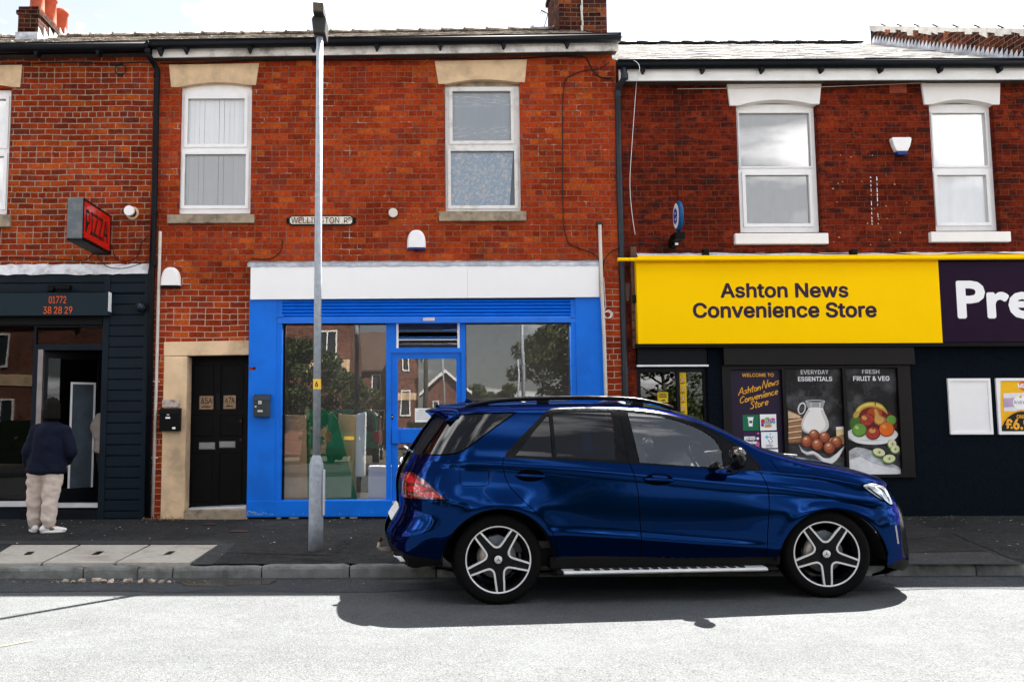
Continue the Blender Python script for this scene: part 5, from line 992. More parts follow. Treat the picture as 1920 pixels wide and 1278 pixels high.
for k in range(40):
    x = wp(1700 + rg.gauss(20, 25), 968)[0]; y = rg.uniform(-.5, -.1); s = rg.uniform(.005, .02); z_ = pz(y) + .009; mb.add([(x - s, y, z_), (x, y - s, z_ + .004), (x + s, y, z_), (x, y + s, z_)], [(0, 1, 2, 3)], LITTER)
tag(mb.build('pavement_litter', None, fix=False), kind='stuff')
mb = MB(); STRAW = M('dry straw', (.36, .24, .12), .9, var=.3)
for k in range(26):
    x = wp(rg.uniform(282, 352), 966)[0]; y = -.12 - rg.uniform(0, .15); d = rg.uniform(-.09, .09); mb.tube([(x, y, pz(y) + .01), (x + d * .5, y - .02, pz(y) + .03 + abs(d) * .5), (x + d, y - .05, pz(y) + .012)], .003, 4, STRAW)
tag(mb.build('dry_weeds', None), 'dry straw coloured weeds at the foot of the stone door jamb', 'weeds', kind='thing')
for (px_, py_, w) in ((448, 995, .11), (395, 983, .08)):
    x, y = gp(px_, py_, .16); mb = MB(); mb.box(x - w, x + w, y - .07, y + .07, pz(y) + .004, pz(y) + .012, IRON); tag(mb.build('stop_tap_cover', None, bevel=.003), 'small rusty iron cover in the pavement before the black door' if w > .1 else 'smaller iron cover in the pavement close to the door step', 'cover')
# ---------------------------------------------------------------- inside the blue shop
def shopthing(name, label, cat, poly, y0, y1, m_, top=0.0, grp=None):
    mb = MB(); n = len(poly); zt_ = max(p[1] for p in poly); zb_ = min(p[1] for p in poly); lean = lambda z: top * (z - zb_) / (zt_ - zb_)
    v = [(a, y0 + lean(b), b) for a, b in poly] + [(a, y1 + lean(b), b) for a, b in poly]; mb.add(v, [tuple(range(n)), tuple(range(2 * n - 1, n - 1, -1))] + [(i, i + n, (i + 1) % n + n, (i + 1) % n) for i in range(n)], m_)
    return tag(mb.build(name, None, bevel=.003), label, cat, grp)
Y1 = .32
shopthing('chipboard_panel', 'tan board leaning inside the blue shop window at its left edge', 'board', pxl([(526, 940), (577, 940), (572, 778), (531, 778)], Y1), Y1, Y1 + .02, TANB, .10)
shopthing('green_panel', 'green board with a rounded corner leaning in the blue shop window', 'board', pxl([(576, 940), (671, 940), (660, 893), (648, 845), (636, 803), (633, 786), (622, 772), (606, 767), (571, 768)], Y1 + .12), Y1 + .12, Y1 + .14, GREENB, .05)
shopthing('wood_panel', 'brown board standing behind the green board in the shop window', 'board', pxl([(634, 935), (668, 935), (668, 778), (634, 776)], .8), .8, .83, TANB, .03)
shopthing('shelf_unit', 'tall white shelf side standing beside the brown board', 'shelf', pxl([(666, 893), (683, 893), (685, 772), (668, 776)], .7), .7, 1.0, WHITEP)
shopthing('storage_box', 'low white cabinet at the right of the shop window', 'cabinet', pxl([(690, 942), (760, 942), (760, 874), (691, 874)], .55), .55, .95, WHITEP)
mb = MB()
for k in range(6): mb.cyl((-1.6 + k * .7, 1.0 + .35 * (k % 3), 3.47), (-1.6 + k * .7, 1.0 + .35 * (k % 3), 3.495), .05, n=14, m=glow('ceiling downlight', (1, .96, .88), 70.0) if k == 0 else bpy.data.materials['ceiling downlight']) ; tag(mb.build('downlight', None), 'small round white light in the ceiling of the empty blue shop', 'ceiling light', 'downlights in the empty shop'); mb = MB()
# inside the store doorway
yb = YE + .024
t = sign_thing('door_sticker', 'tall yellow strip of round warning signs on the store door', 'sticker', (1270, 698, 1290, 800), yb); mb = MB(); mb.pbox((1270.5, 698, 1289, 880), yb, yb + .002, M('mustard yellow vinyl', (.62, .42, .01), .5)); mb.build('strip', t)
mb = MB(); REDI = M('red ink', (.55, .02, .02), .5)
for k in range(5):
    a = wp(1279.5 + .4 * k, 711 + 18 * k, yb - .002); mb.lathe([(.018, 0), (.027, 0)], (a[0], yb - .002, a[1]), (0, 1, 0), 20, REDI); mb.lathe([(0, 0), (.018, 0)], (a[0], yb - .0018, a[1]), (0, 1, 0), 20, PAPER); mb.box(a[0] - .008, a[0] + .009, yb - .003, yb - .0025, a[1] - .010, a[1] + .008, BLACK_INK); mb.box(a[0] - .035, a[0] + .035, yb - .003, yb - .0025, a[1] - .052, a[1] - .044, BLACK_INK); mb.box(a[0] - .02, a[0] + .02, yb - .003, yb - .0025, a[1] - .064, a[1] - .058, BLACK_INK)
mb.build('symbols', t, fix=False)
t = sign_thing('door_notice', 'small square yellow notice on the store door glass', 'notice', (1233, 735, 1253, 754), yb); mb = MB(); mb.pbox((1233, 735, 1252.5, 754), yb, yb + .002, bpy.data.materials['mustard yellow vinyl']); mb.build('sheet', t); mb = MB()
for k, w in enumerate((.05, .062, .055)): a = wp(1243, 738 + 3 * k, yb); mb.box(a[0] - w, a[0] + w, yb - .002, yb - .0012, a[1] - .007, a[1] + .004, BLACK_INK)
a = wp(1243, 750, yb); mb.prism([(a[0] - .035, a[1] - .012), (a[0] + .03, a[1] - .008), (a[0] + .028, a[1] + .012), (a[0] - .01, a[1] + .006)], yb - .002, yb - .0012, BLACK_INK); mb.build('print', t, fix=False)
# ---------------------------------------------------------------- window posters and notice boards
class Pic(MB):
    """flat printed picture: shapes laid one over another, each a hair nearer the street"""
    def __init__(s, Y): super().__init__(); s.Y = Y; s.k = 0
    def nx(s): s.k += 1; return s.Y - .0004 * s.k
    def p(s, pts, m): s.sheet(pxl(pts, s.Y), s.nx(), m); return s
    def e(s, cx, cy, rx, ry, m, rot=0.0, a0=0, a1=360, n=30):
        full = a1 - a0 >= 360; N = n if full else n + 1; c, q = math.cos(rot), math.sin(rot); out = []
        for i in range(N): t = R(a0 + (a1 - a0) * i / n); x, y = rx * math.cos(t), ry * math.sin(t); out.append((cx + x * c - y * q, cy + x * q + y * c))
        return s.p(out, m)
    def t(s, body, r, m, **k): s.ptext(body, r, s.nx(), m, **k); s.k += 4; return s
def ink(name, col, var=.12, vs=9.0, r=.4): return M(name, col, r, var=var, vscale=vs)
def poster(label, r, Y, name='window_poster', grp=None): return sign_thing(name, label, 'poster', r, Y, grp)
YPO = YN + .028
SLATEP = M('printed black slate', (.010, .010, .011), .35, var=.5, vscale=5, dirt=(.10, .10, .11), dscale=3.0, damt=.75)
MARB = M('printed pale marble', (.46, .47, .49), .35, var=.3, vscale=9, dirt=(.10, .10, .11), dscale=5, damt=.7)
INKP = ink('deep purple print', (.018, .009, .030), .06, 3, .35)
t = poster('purple welcome poster with gold handwriting and small square logos', (1373, 692, 1470, 887), YPO); q = Pic(YPO); q.box(*rc(1373, 692, 1470, 888, YPO)[:2], YPO, YPO + .004, *rc(1373, 692, 1470, 888, YPO)[2:], INKP); q.build('sheet', t, fix=False)
q = Pic(YPO - .001); q.t('WELCOME TO', (1391.5, 699.5, 1450.5, 706), GOLD_INK, bold=.03)
# handwriting as pen strokes
GLY = {'A': [[(0, 0), (.32, 1.0), (.42, 1.0), (.62, 0)], [(.12, .38), (.56, .42)]], 's': [[(.36, .52), (.14, .56), (.08, .42), (.32, .24), (.26, .03), (.0, .06)]], 'h': [[(.02, 1.0), (.05, 0)], [(.05, .3), (.22, .54), (.34, .44), (.36, 0)]], 't': [[(.16, .95), (.12, .1), (.28, .0)], [(-.04, .62), (.36, .66)]],
       'o': [[(.18, .55), (.02, .36), (.08, .04), (.28, .04), (.36, .32), (.18, .55)]], 'n': [[(.0, .55), (.04, 0)], [(.04, .3), (.2, .54), (.32, .42), (.34, 0)]], 'N': [[(.0, .0), (.10, 1.0), (.16, 1.0), (.46, .04), (.56, .06), (.66, 1.08)]], 'e': [[(.04, .28), (.34, .34), (.30, .54), (.12, .54), (.02, .3), (.1, .03), (.34, .08)]],
       'w': [[(.0, .54), (.1, .02), (.22, .4), (.34, .02), (.48, .56)]], 'C': [[(.52, .86), (.34, 1.0), (.08, .72), (.04, .26), (.22, .0), (.5, .14)]], 'v': [[(.0, .54), (.16, .0), (.36, .56)]], 'i': [[(.04, .54), (.06, 0)], [(.06, .80), (.20, .98)]], 'c': [[(.32, .5), (.12, .54), (.02, .28), (.12, .02), (.34, .1)]], 'S': [[(.46, .92), (.22, 1.02), (.06, .78), (.38, .42), (.32, .06), (.0, .06)]], 'r': [[(.02, .55), (.05, 0)], [(.05, .32), (.18, .54), (.32, .5)]]}
ADV = {'A': .72, 'N': .78, 'C': .64, 'S': .56, 'w': .60, 'i': .2, 't': .38}
def script(q, body, x0, y0, x1, y1, h, m, w=1.35):
    tot = sum(.34 if c == ' ' else ADV.get(c, .46) for c in body); L = math.hypot(x1 - x0, y1 - y0); ux, uy = (x1 - x0) / L, (y1 - y0) / L; sx_ = L / tot; x = 0
    for c in body:
        if c == ' ': x += .34; continue
        for st in GLY[c]:
            P_ = []
            for a, b in (spl(st, 4) if len(st) > 2 else st): d = (x + a) * sx_; P_.append((x0 + ux * d - uy * -0 + uy * b * h * .0 + .10 * b * h, y0 + uy * d - b * h))
            for (xa, ya), (xb, yb) in zip(P_, P_[1:]):
                l = max(math.hypot(xb - xa, yb - ya), 1e-6); nx_, ny_ = -(yb - ya) / l * w / 2, (xb - xa) / l * w / 2; ex, ey = (xb - xa) / l * .35, (yb - ya) / l * .35
                q.sheet(pxl([(xa - ex + nx_, ya - ey + ny_), (xb + ex + nx_, yb + ey + ny_), (xb + ex - nx_, yb + ey - ny_), (xa - ex - nx_, ya - ey - ny_)], q.Y), q.Y - .0004 * q.k - .00001 * (len(q.f) % 40), m)
        x += ADV.get(c, .46)
    q.k += 1
def spl(pts, n=6):
    out = []; m = len(pts)
    for i in range(m - 1):
        a, b, c, d = pts[max(i - 1, 0)], pts[i], pts[i + 1], pts[min(i + 2, m - 1)]
        for k in range(n): t_ = k / n; out.append(tuple(.5 * ((2 * b[z]) + (c[z] - a[z]) * t_ + (2 * a[z] - 5 * b[z] + 4 * c[z] - d[z]) * t_ ** 2 + (3 * b[z] - a[z] - 3 * c[z] + d[z]) * t_ ** 3) for z in (0, 1)))
    return out + [tuple(pts[-1])]
script(q, 'Ashton', 1384.5, 741, 1427, 730, 12, GOLD_INK); script(q, 'News', 1429, 728, 1461, 720, 13, GOLD_INK); script(q, 'Convenience', 1387, 756, 1459, 738, 12, GOLD_INK); script(q, 'Store', 1406.5, 766.5, 1441, 758, 13, GOLD_INK)
q.build('lettering', t, fix=False)
q = Pic(YPO - .001); GRN = ink('green tile print', (.008, .14, .07), .05); PKS = ink('violet tile print', (.05, .012, .075), .5, 14); PINK = ink('pink print', (.60, .10, .32), .1); CYN = ink('sky blue print', (.10, .45, .75), .08); REDP = ink('red print', (.50, .03, .03), .1); LIME = ink('lime print', (.20, .42, .06), .1); ORG = ink('orange print', (.80, .35, .02), .1); NVI = ink('navy print', (.015, .03, .12), .1); PURP = ink('grape print', (.16, .05, .26), .1)
q.p([(1392.5, 777.5), (1422, 777), (1423, 806.5), (1393.5, 807)], GRN); q.p([(1402.5, 783), (1412, 783), (1411, 799), (1404, 799)], WHITE_INK); q.p([(1401.5, 781.5), (1413, 781.5), (1413, 783.5), (1401.5, 783.5)], WHITE_INK); q.p([(1404.5, 788), (1410.8, 788), (1410.4, 793), (1404.9, 793)], GRN)
q.p([(1424.5, 776.5), (1455, 776), (1456, 806), (1425.5, 807)], WHITE_INK)
for (x, y, rx, ry, m_) in ((1438, 785, 5, 3, LIME), (1448, 787, 5.5, 4, PINK), (1451, 791, 3, 3, CYN), (1430.5, 790, 4, 5, REDP), (1429.5, 796, 2.8, 4, PURP), (1440, 792, 8, 6, NVI)): q.e(x, y, rx, ry, m_, -.2)
q.t('JOLLY', (1433.5, 786.5, 1447, 791.5), WHITE_INK, bold=.05); q.t('RANCHER', (1432.5, 792.5, 1448, 796.5), WHITE_INK, bold=.03); q.p([(1433, 798), (1446.5, 796.5), (1446.8, 799.5), (1433.5, 801)], ORG); q.t('SLUSH', (1435.5, 798.1, 1444.5, 800.2), BLACK_INK)
q.p([(1394, 810), (1423, 809.5), (1424, 839), (1395, 839.5)], PKS); q.e(1421, 812, 2, 2, PINK); q.e(1419, 833, 4.5, 6, PINK, .3); q.e(1396, 824, 1.8, 3, CYN); q.e(1410, 835, 7, 3, NVI); q.t('WICKED', (1395.5, 818, 1416, 824), WHITE_INK, bold=.07); q.e(1420, 821.5, 2.6, 2.6, WHITE_INK); q.t('Premier', (1399, 826, 1419, 831.5), WHITE_INK, bold=.07)
q.p([(1426, 809.5), (1456.5, 809), (1457.5, 839), (1427, 839.5)], WHITE_INK)
def star(cx, cy, r, m_): q.p([(cx + r * (1 if k % 2 == 0 else .42) * math.sin(k * math.pi / 4), cy - r * (1 if k % 2 == 0 else .42) * math.cos(k * math.pi / 4)) for k in range(8)], m_)
star(1437, 819, 5, CYN); star(1443.5, 813.5, 2.2, CYN); star(1448, 819, 2.2, CYN)
for (xa, ya, xb, yb) in ((1439, 824, 1442, 829), (1442, 829, 1446, 830), (1446, 830, 1447.5, 825), (1442, 817, 1446, 824)): q.p([(xa - .5, ya), (xa + .5, ya - .3), (xb + .5, yb - .3), (xb - .5, yb)], NVI)
q.t('THE', (1441, 831, 1445.5, 833), NVI); q.t('NATIONAL', (1436.5, 833.6, 1450, 835.8), NVI, bold=.03); q.t('LOTTERY', (1437.5, 836.4, 1449, 838.2), NVI)
q.p([(1427, 842), (1457.5, 841.5), (1458.5, 871), (1428, 871.5)], WHITE_INK); q.build('logo_tiles', t, fix=False)
# milk, eggs and bread
t = poster('dark poster of a milk jug, brown eggs and sliced bread', (1478, 690, 1583, 887), YPO); q = Pic(YPO); q.box(*rc(1476.5, 690, 1583.5, 888, YPO)[:2], YPO, YPO + .004, *rc(1476.5, 690, 1583.5, 888, YPO)[2:], SLATEP); q.build('sheet', t, fix=False)
MILK, MILKS, GLS, GLS2 = ink('milk print', (.80, .78, .75), .03, 4), ink('milk shade print', (.60, .57, .53), .04, 4), ink('jug glass print', (.30, .31, .31), .15), ink('jug rim print', (.62, .62, .62), .1)
EG1, EG2, EG3 = ink('egg print', (.28, .065, .028), .1), ink('egg dark print', (.13, .025, .012), .1), ink('egg light print', (.42, .13, .065), .1); TRAY, TRAYS = ink('egg tray print', (.72, .71, .70), .05), ink('egg tray shade print', (.40, .39, .39), .1)
BRD, CRST, BUT = ink('bread print', (.62, .45, .30), .12, 25), ink('crust print', (.24, .10, .035), .25, 25), ink('butter print', (.72, .56, .30), .08); WDP = ink('board print', (.36, .20, .10), .2)
q = Pic(YPO - .001); q.t('EVERYDAY', (1501.5, 693.2, 1553.5, 701), WHITE_INK); q.t('ESSENTIALS', (1496.5, 706, 1560, 714), WHITE_INK, bold=.03); q.build('lettering', t, fix=False)
q = Pic(YPO - .001); q.p([(1479, 868), (1479, 872), (1583, 872), (1583, 858), (1560, 850), (1520, 848), (1490, 856)], ink('grey table print', (.055, .055, .058), .4)); q.p([(1477.5, 768), (1500, 777), (1505, 784), (1503, 829), (1479, 831)], CRST); q.p([(1477.5, 770), (1499, 779), (1501, 783), (1478, 784)], BRD)
for k in range(4): q.p([(1478, 788 + 10.5 * k), (1504 - .5 * k, 784 + 11 * k), (1503.5 - .5 * k, 787 + 11 * k), (1478, 791.5 + 10.5 * k)], BRD); q.p([(1478, 794 + 10.5 * k), (1502.5 - .5 * k, 790.5 + 11 * k), (1502 - .5 * k, 793 + 11 * k), (1478, 796 + 10.5 * k)], WDP)
q.e(1503, 765, 7.5, 11.5, GLS2, .25); q.e(1503.2, 765.5, 5, 9, SLATEP, .25)
jug = spl([(1510, 753), (1513, 762), (1516, 768), (1508, 778), (1502, 792), (1503, 804), (1510, 811), (1527, 814), (1544, 811), (1553, 803), (1554, 792), (1549, 779), (1543, 768), (1545, 757), (1547, 752)], 3)
q.p(jug + [(1540, 750.5), (1516, 750.5)], GLS); q.p(spl([(1515, 766), (1508, 778), (1502.5, 792), (1504, 803), (1511, 810), (1527, 813), (1543, 810), (1552, 802), (1553, 792), (1548, 779), (1543.5, 767)], 3), MILKS); q.p(spl([(1519, 768), (1512, 779), (1506, 792), (1507, 802), (1514, 808), (1527, 810.5), (1538, 808), (1546, 801), (1547, 792), (1542, 780), (1538, 768)], 3), MILK)
q.e(1529, 766, 14.5, 2.6, MILK); q.e(1528, 752, 18.5, 2.6, GLS2); q.e(1528.3, 752.3, 16.5, 1.7, SLATEP); q.p([(1536, 755), (1538.5, 755), (1537.5, 765), (1535.5, 765)], GLS2); q.p([(1519, 755), (1520.5, 755), (1521, 764), (1519.8, 764)], GLS2)
q.p([(1567, 800), (1583, 799), (1583, 824), (1568, 822)], BUT); q.p([(1567, 800), (1583, 799), (1583, 804), (1567, 805)], MILK); q.p([(1546, 824), (1583, 813), (1583, 832), (1556, 832)], WDP)
eggs = [(1526, 815, 10), (1545.5, 819.5, 10.2), (1512, 827, 10.8), (1567.5, 828.5, 10.5), (1531.5, 833, 11), (1554, 839, 11.2)]
for k, (x, y, r_) in enumerate(eggs):
    if k == 3: q.p(spl([(1497, 832), (1503, 841), (1512, 846), (1522, 845), (1530, 850), (1541, 857), (1553, 858), (1562, 853), (1572, 846), (1580, 837), (1583, 836), (1577, 849), (1568, 862), (1556, 871), (1545, 871), (1534, 860), (1524, 852), (1512, 853), (1502, 846)], 2), TRAYS)
    q.e(x, y, r_, r_ * 1.05, EG2, -.3); q.e(x - .6, y - 1, r_ * .88, r_ * .92, EG1, -.3); q.e(x - 1.5, y - 3, r_ * .58, r_ * .6, EG3, -.3); q.e(x - 2.2, y - 5, r_ * .28, r_ * .2, BRD, -.3)
q.p(spl([(1497, 834), (1502, 843), (1512, 848), (1520, 845), (1526, 846), (1534, 851), (1543, 858), (1553, 859.5), (1561, 855), (1570, 847), (1575, 842), (1580, 838), (1575, 850), (1566, 863), (1555, 869), (1544, 867), (1535, 857), (1524, 850), (1512, 851), (1502, 846)], 2), TRAY); q.build('picture', t, fix=False)
# fruit bowl
t = poster('dark poster of a white bowl of fruit and cut green apples', (1590, 690, 1687, 889), YPO); q = Pic(YPO); q.box(*rc(1589.5, 690, 1687.5, 889, YPO)[:2], YPO, YPO + .004, *rc(1589.5, 690, 1687.5, 889, YPO)[2:], SLATEP); q.build('sheet', t, fix=False)
q = Pic(YPO - .001); q.t('FRESH', (1616.5, 692.5, 1648.5, 700.5), WHITE_INK); q.t('FRUIT & VEG', (1600, 705, 1667.5, 713.5), WHITE_INK, bold=.03); q.build('lettering', t, fix=False)
q = Pic(YPO - .001); q.p(spl([(1591, 846), (1606, 838), (1630, 843), (1655, 853), (1672, 868), (1686, 876), (1686.5, 888), (1591, 888)], 3), MARB); q.p(spl([(1591, 864), (1612, 856), (1636, 868), (1660, 874), (1686, 880), (1686.5, 888), (1591, 888)], 3), ink('bright marble print', (.72, .72, .73), .12))
q.e(1635, 819, 46, 12.5, TRAYS); q.e(1635, 812, 47.5, 13, TRAY)
AG1, AG2, AR1, AR2, OR1, OR2, YL1, YL2, PR1, PR2 = ink('green apple print', (.12, .27, .04), .15), ink('green apple shade print', (.05, .13, .02), .15), ink('red apple print', (.34, .035, .025), .3, 22), ink('red apple shade print', (.13, .012, .012), .2), ink('orange fruit print', (.68, .13, .012), .1), ink('orange shade print', (.38, .05, .008), .1), ink('banana print', (.68, .52, .10), .12), ink('banana shade print', (.42, .29, .045), .15), ink('pear print', (.55, .30, .07), .12), ink('pear shade print', (.32, .13, .03), .12)
q.p(spl([(1600, 795), (1598, 784), (1606, 772), (1612, 764), (1640, 758), (1668, 772), (1676, 786), (1680, 802), (1640, 815), (1604, 808)], 3), AR2)
q.e(1604, 793, 11, 13, AG2, .3); q.e(1671, 787, 9, 9, AG1); q.e(1640, 774, 14, 11, OR2)
q.p(spl([(1602, 779), (1606, 766), (1617, 757), (1633, 753), (1650, 756), (1660, 766), (1664, 776), (1655, 769), (1644, 764), (1630, 763), (1617, 768), (1609, 778)], 3), YL2); q.p(spl([(1604, 775), (1608, 765), (1618, 758.5), (1633, 755), (1648, 758), (1656, 765), (1645, 761), (1630, 760), (1616, 764), (1609, 773)], 3), YL1); q.p([(1639, 751), (1641, 751), (1642, 760), (1640, 760)], AR2); q.e(1605, 777, 5, 7, YL2, .6)
q.e(1626, 787, 14, 12.5, AR2); q.e(1625, 786, 12, 10.5, AR1); q.e(1620, 783, 5, 3.5, PR1, .5)
q.p(spl([(1640, 764), (1645, 767), (1650, 777), (1660, 783), (1661, 791), (1654, 797), (1644, 796), (1638, 789), (1639, 778), (1637, 768)], 3), PR2); q.p(spl([(1640, 766), (1644, 769), (1648, 778), (1656, 784), (1656, 790), (1650, 794), (1643, 793), (1640, 788), (1641, 778), (1639, 769)], 3), PR1)
q.e(1611, 806, 14, 13, AG2); q.e(1610.5, 805, 12.5, 11.5, AG1); q.e(1606, 801, 4, 3, ink('lime highlight print', (.35, .50, .14), .1), .5)
q.e(1662, 805, 14.5, 13.5, OR2); q.e(1661.5, 804, 13, 12, OR1); q.e(1657, 799.5, 4.5, 3, PR1, .4); q.e(1636.5, 812, 13.5, 12, AR2); q.e(1636, 811, 12, 10.5, AR1); q.e(1635, 807, 6, 4.5, PR1); q.e(1636.5, 803.5, 2, 1.2, AR2)
q.p(spl([(1588, 812), (1591, 816), (1604, 822), (1620, 825.5), (1640, 826), (1660, 822.5), (1676, 816), (1682, 811), (1681, 819), (1668, 828), (1650, 832.5), (1625, 832.5), (1604, 829), (1592, 821)], 3), TRAY)
CUT, CORE = ink('cut apple print', (.66, .66, .40), .06), ink('apple core print', (.50, .46, .22), .1)
for (x, y, rx, ry, rot) in ((1647.5, 847, 12.5, 8, .25), (1672, 831.5, 8.5, 9.5, -.3), (1681, 841, 9, 8.5, .3), (1666, 859, 12.5, 8.5, -.1)):
    q.e(x, y + 6, rx * .9, ry * .6, ink('soft print', (.06, .06, .06), .2) if 'soft print' not in bpy.data.materials else bpy.data.materials['soft print'], rot)
    x = min(x, 1687 - rx - .5); q.e(x - .8, y + 1, rx, ry, AG1, rot); q.e(x, y, rx * .9, ry * .86, CUT, rot); q.e(x + .5, y + .5, rx * .25, ry * .35, CORE, rot); q.e(x + .5, y + .5, rx * .08, ry * .2, AR2, rot)
q.build('picture', t, fix=False)
# notice boards on the render
def board(label, r): 
    t = sign_thing('notice_board', label, 'notice board', r, YN - .03, 'white framed notice boards'); o = rc(*r, YN - .03); i = rc(r[0] + 5, r[1] + 5, r[2] - 5, r[3] - 5, YN - .03); mb = MB(); holed(mb, o[0], o[1], o[2], o[3], [i], YN - .03, YN, WHITEP); mb.build('frame', t, bevel=.005, fix=False); mb = MB(); mb.box(i[0], i[1], YN - .014, YN - .002, i[2], i[3], WHITEP); mb.build('backing', t); return t
board('white framed notice board, empty, on the navy wall', (1780, 709, 1860, 814)); t = board('white framed notice board with yellow price poster, cut by the photo edge', (1870.5, 708.5, 1952, 814))
q = Pic(YN - .0145); q.p([(1876, 714), (1946, 714), (1946, 808), (1876, 808)], ink('warm yellow print', (.88, .48, .008), .05)); q.build('sheet', t, fix=False)
q = Pic(YN - .016); q.e(1921, 723, 11, 9, ink('burst print', (.75, .12, .02), .1)); q.t('MEGA', (1909, 719, 1934, 727), WHITE_INK, bold=.08); q.p([(1881, 737), (1944, 735), (1945, 770), (1882, 771)], ink('pack print', (.78, .74, .74), .1)); q.p([(1881.5, 746), (1944.5, 744), (1944.8, 761), (1882, 763)], ink('lilac print', (.50, .36, .52), .12)); q.e(1913, 754, 14, 13, WHITE_INK); q.e(1913, 743.5, 2.6, 2.2, ORG); q.t('Andrex', (1900.5, 750, 1926, 757), NVI)
q.e(1917, 812, 42, 44, ORG, 0, 187, 353); q.e(1917, 812, 40, 41, BLACK_INK, 0, 186, 354); q.p([(1877, 798), (1945, 798), (1945, 808), (1878, 808)], BLACK_INK); q.t('ONLY', (1906.5, 777, 1927, 784), GOLD_INK, bold=.04); q.t('£6.9', (1887, 786, 1930, 804), GOLD_INK, bold=.07); q.build('print', t, fix=False)
# ---------------------------------------------------------------- the blue car, parked with its far wheels on the kerb
TH, PH = R(5.0), R(1.0)
CU = Vector((math.cos(TH), math.sin(TH), 0)); CV = Vector((-math.sin(TH) * math.cos(PH), math.cos(TH) * math.cos(PH), math.sin(PH))); CZ = CU.cross(CV)
g0 = gp(934, 1134, 0.022); CO = Vector((g0[0], g0[1], 0.022)) - CV * 0.04
def cp(px, py, v=0.04):
    d = ray(px, py); o = CO + CV * v; t = (o - CAM).dot(CV) / d.dot(CV); p = CAM + d * t - CO
    return (p.dot(CU), p.dot(CZ))
def cpl(pts, v=0.04): return [cp(x, y, v) for x, y in pts]
HC = 0.96                                        # centre line from the near side
CAR = thing('parked_car', 'shiny blue estate style off road car parked half on the kerb with tinted rear windows', 'car', (0, 0, 0), local=True)
CAR.matrix_world = Matrix(((CU.x, CV.x, CZ.x, CO.x), (CU.y, CV.y, CZ.y, CO.y), (CU.z, CV.z, CZ.z, CO.z), (0, 0, 0, 1)))
# paint, glass, lamps
def carpaint():
    m, n, l, b = nodes('metallic blue car paint'); v = objc(n)
    vo = n.new('ShaderNodeTexVoronoi'); vo.inputs['Scale'].default_value = 900; l.new(v, vo.inputs['Vector'])
    l.new(mixc(n, l, ramp(n, l, vo.outputs['Color'], [(.2, 0), (.9, .25)]), (0.0002, 0.013, 0.070), (0.0005, 0.038, 0.165)), b.inputs['Base Color'])
    setp(b, Metallic=.92, Roughness=.10, Specular_Tint=(.05, .30, .68, 1), Coat_Weight=.12, Coat_IOR=1.4, Coat_Roughness=.01, Specular_IOR_Level=.2)
    return m
PAINT = carpaint()
TRIM = M('gloss black trim', (.003, .003, .004), .2, var=.1, spec=.12)
TRIMM = M('matt black plastic', (.0045, .0045, .005), .6, var=.15, spec=.08)
TINT = glassm('dark tinted car glass', (.03, .03, .034), 1.15, .0)
CLEAR = glassm('clear car glass', (.88, .95, .93), 2.2, .07)
LAMPR = M('red lamp lens', (.42, .006, .006), .08, var=.25, vscale=14, coat=1)
LAMPD = M('dark red lamp lens', (.10, .003, .004), .08, var=.2, coat=1)
LAMPC = M('clear lamp lens', (.26, .30, .33), .06, metal=.5, var=.25, vscale=18, coat=1)
TYRE = M('tyre rubber', (.0045, .0045, .0045), .85, var=.2, vscale=30, bump=.2, bscale=90, spec=.06)
RIMB = M('gloss black wheel', (.004, .004, .005), .25, var=.1, spec=.12)
RIMS = M('machined alloy', (.60, .60, .61), .35, metal=.35, var=.06)
DISC = M('brake disc iron', (.36, .34, .32), .35, metal=.7, var=.15)
SEAT = M('dark seat leather', (.035, .036, .038), .5, var=.1)
DASH = M('grey dashboard plastic', (.16, .17, .17), .55, var=.1)
# side outline, measured on the photograph at the depth where each edge lies
top_roof = cpl([(846, 766), (880, 761), (930, 757), (1000, 755), (1100, 754), (1180, 755.5), (1235, 761), (1290, 774), (1330, 790), (1370, 810), (1408, 833)], .30)
top_hood = cpl([(1446, 849), (1480, 853), (1530, 865), (1580, 879), (1625, 894), (1655, 907)], .90)
ctop = [(a, b + .03) for a, b in top_roof] + top_hood
crear = cpl([(789, 1062), (760, 1055), (746, 1046), (736, 1035), (729, 1022), (725, 1010), (724, 997), (726, 985), (733, 972), (742, 958), (748, 944), (746, 915), (746, 900), (752, 880), (768, 850), (790, 816), (812, 785), (826, 772)], .80)
cfront = cpl([(1655, 907), (1668, 930), (1677, 950), (1682, 975), (1686, 1000), (1691, 1030), (1693, 1050), (1680, 1062)], .50)
def lerp(tab, x, k=0):
    tab = sorted(tab, key=lambda p: p[k])
    if x <= tab[0][k]: return tab[0][1 - k]
    for a, b in zip(tab, tab[1:]):
        if x <= b[k]:
            t = (x - a[k]) / max(b[k] - a[k], 1e-9); t2 = t
            return a[1 - k] + (b[1 - k] - a[1 - k]) * t2
    return tab[-1][1 - k]
def smooth_tab(tab, k, n=160, win=4):
    lo, hi = min(p[k] for p in tab), max(p[k] for p in tab); xs = [lo + (hi - lo) * i / n for i in range(n + 1)]; ys = [lerp(tab, x, k) for x in xs]
    for _ in range(3): ys = [sum(ys[max(0, i - win):i + win + 1]) / len(ys[max(0, i - win):i + win + 1]) for i in range(n + 1)]
    return list(zip(xs, ys)) if k == 0 else list(zip(ys, xs))
ZT = smooth_tab(ctop, 0, 200, 3); UR = smooth_tab(crear, 1, 160, 3); UF = smooth_tab(cfront, 1, 120, 3)
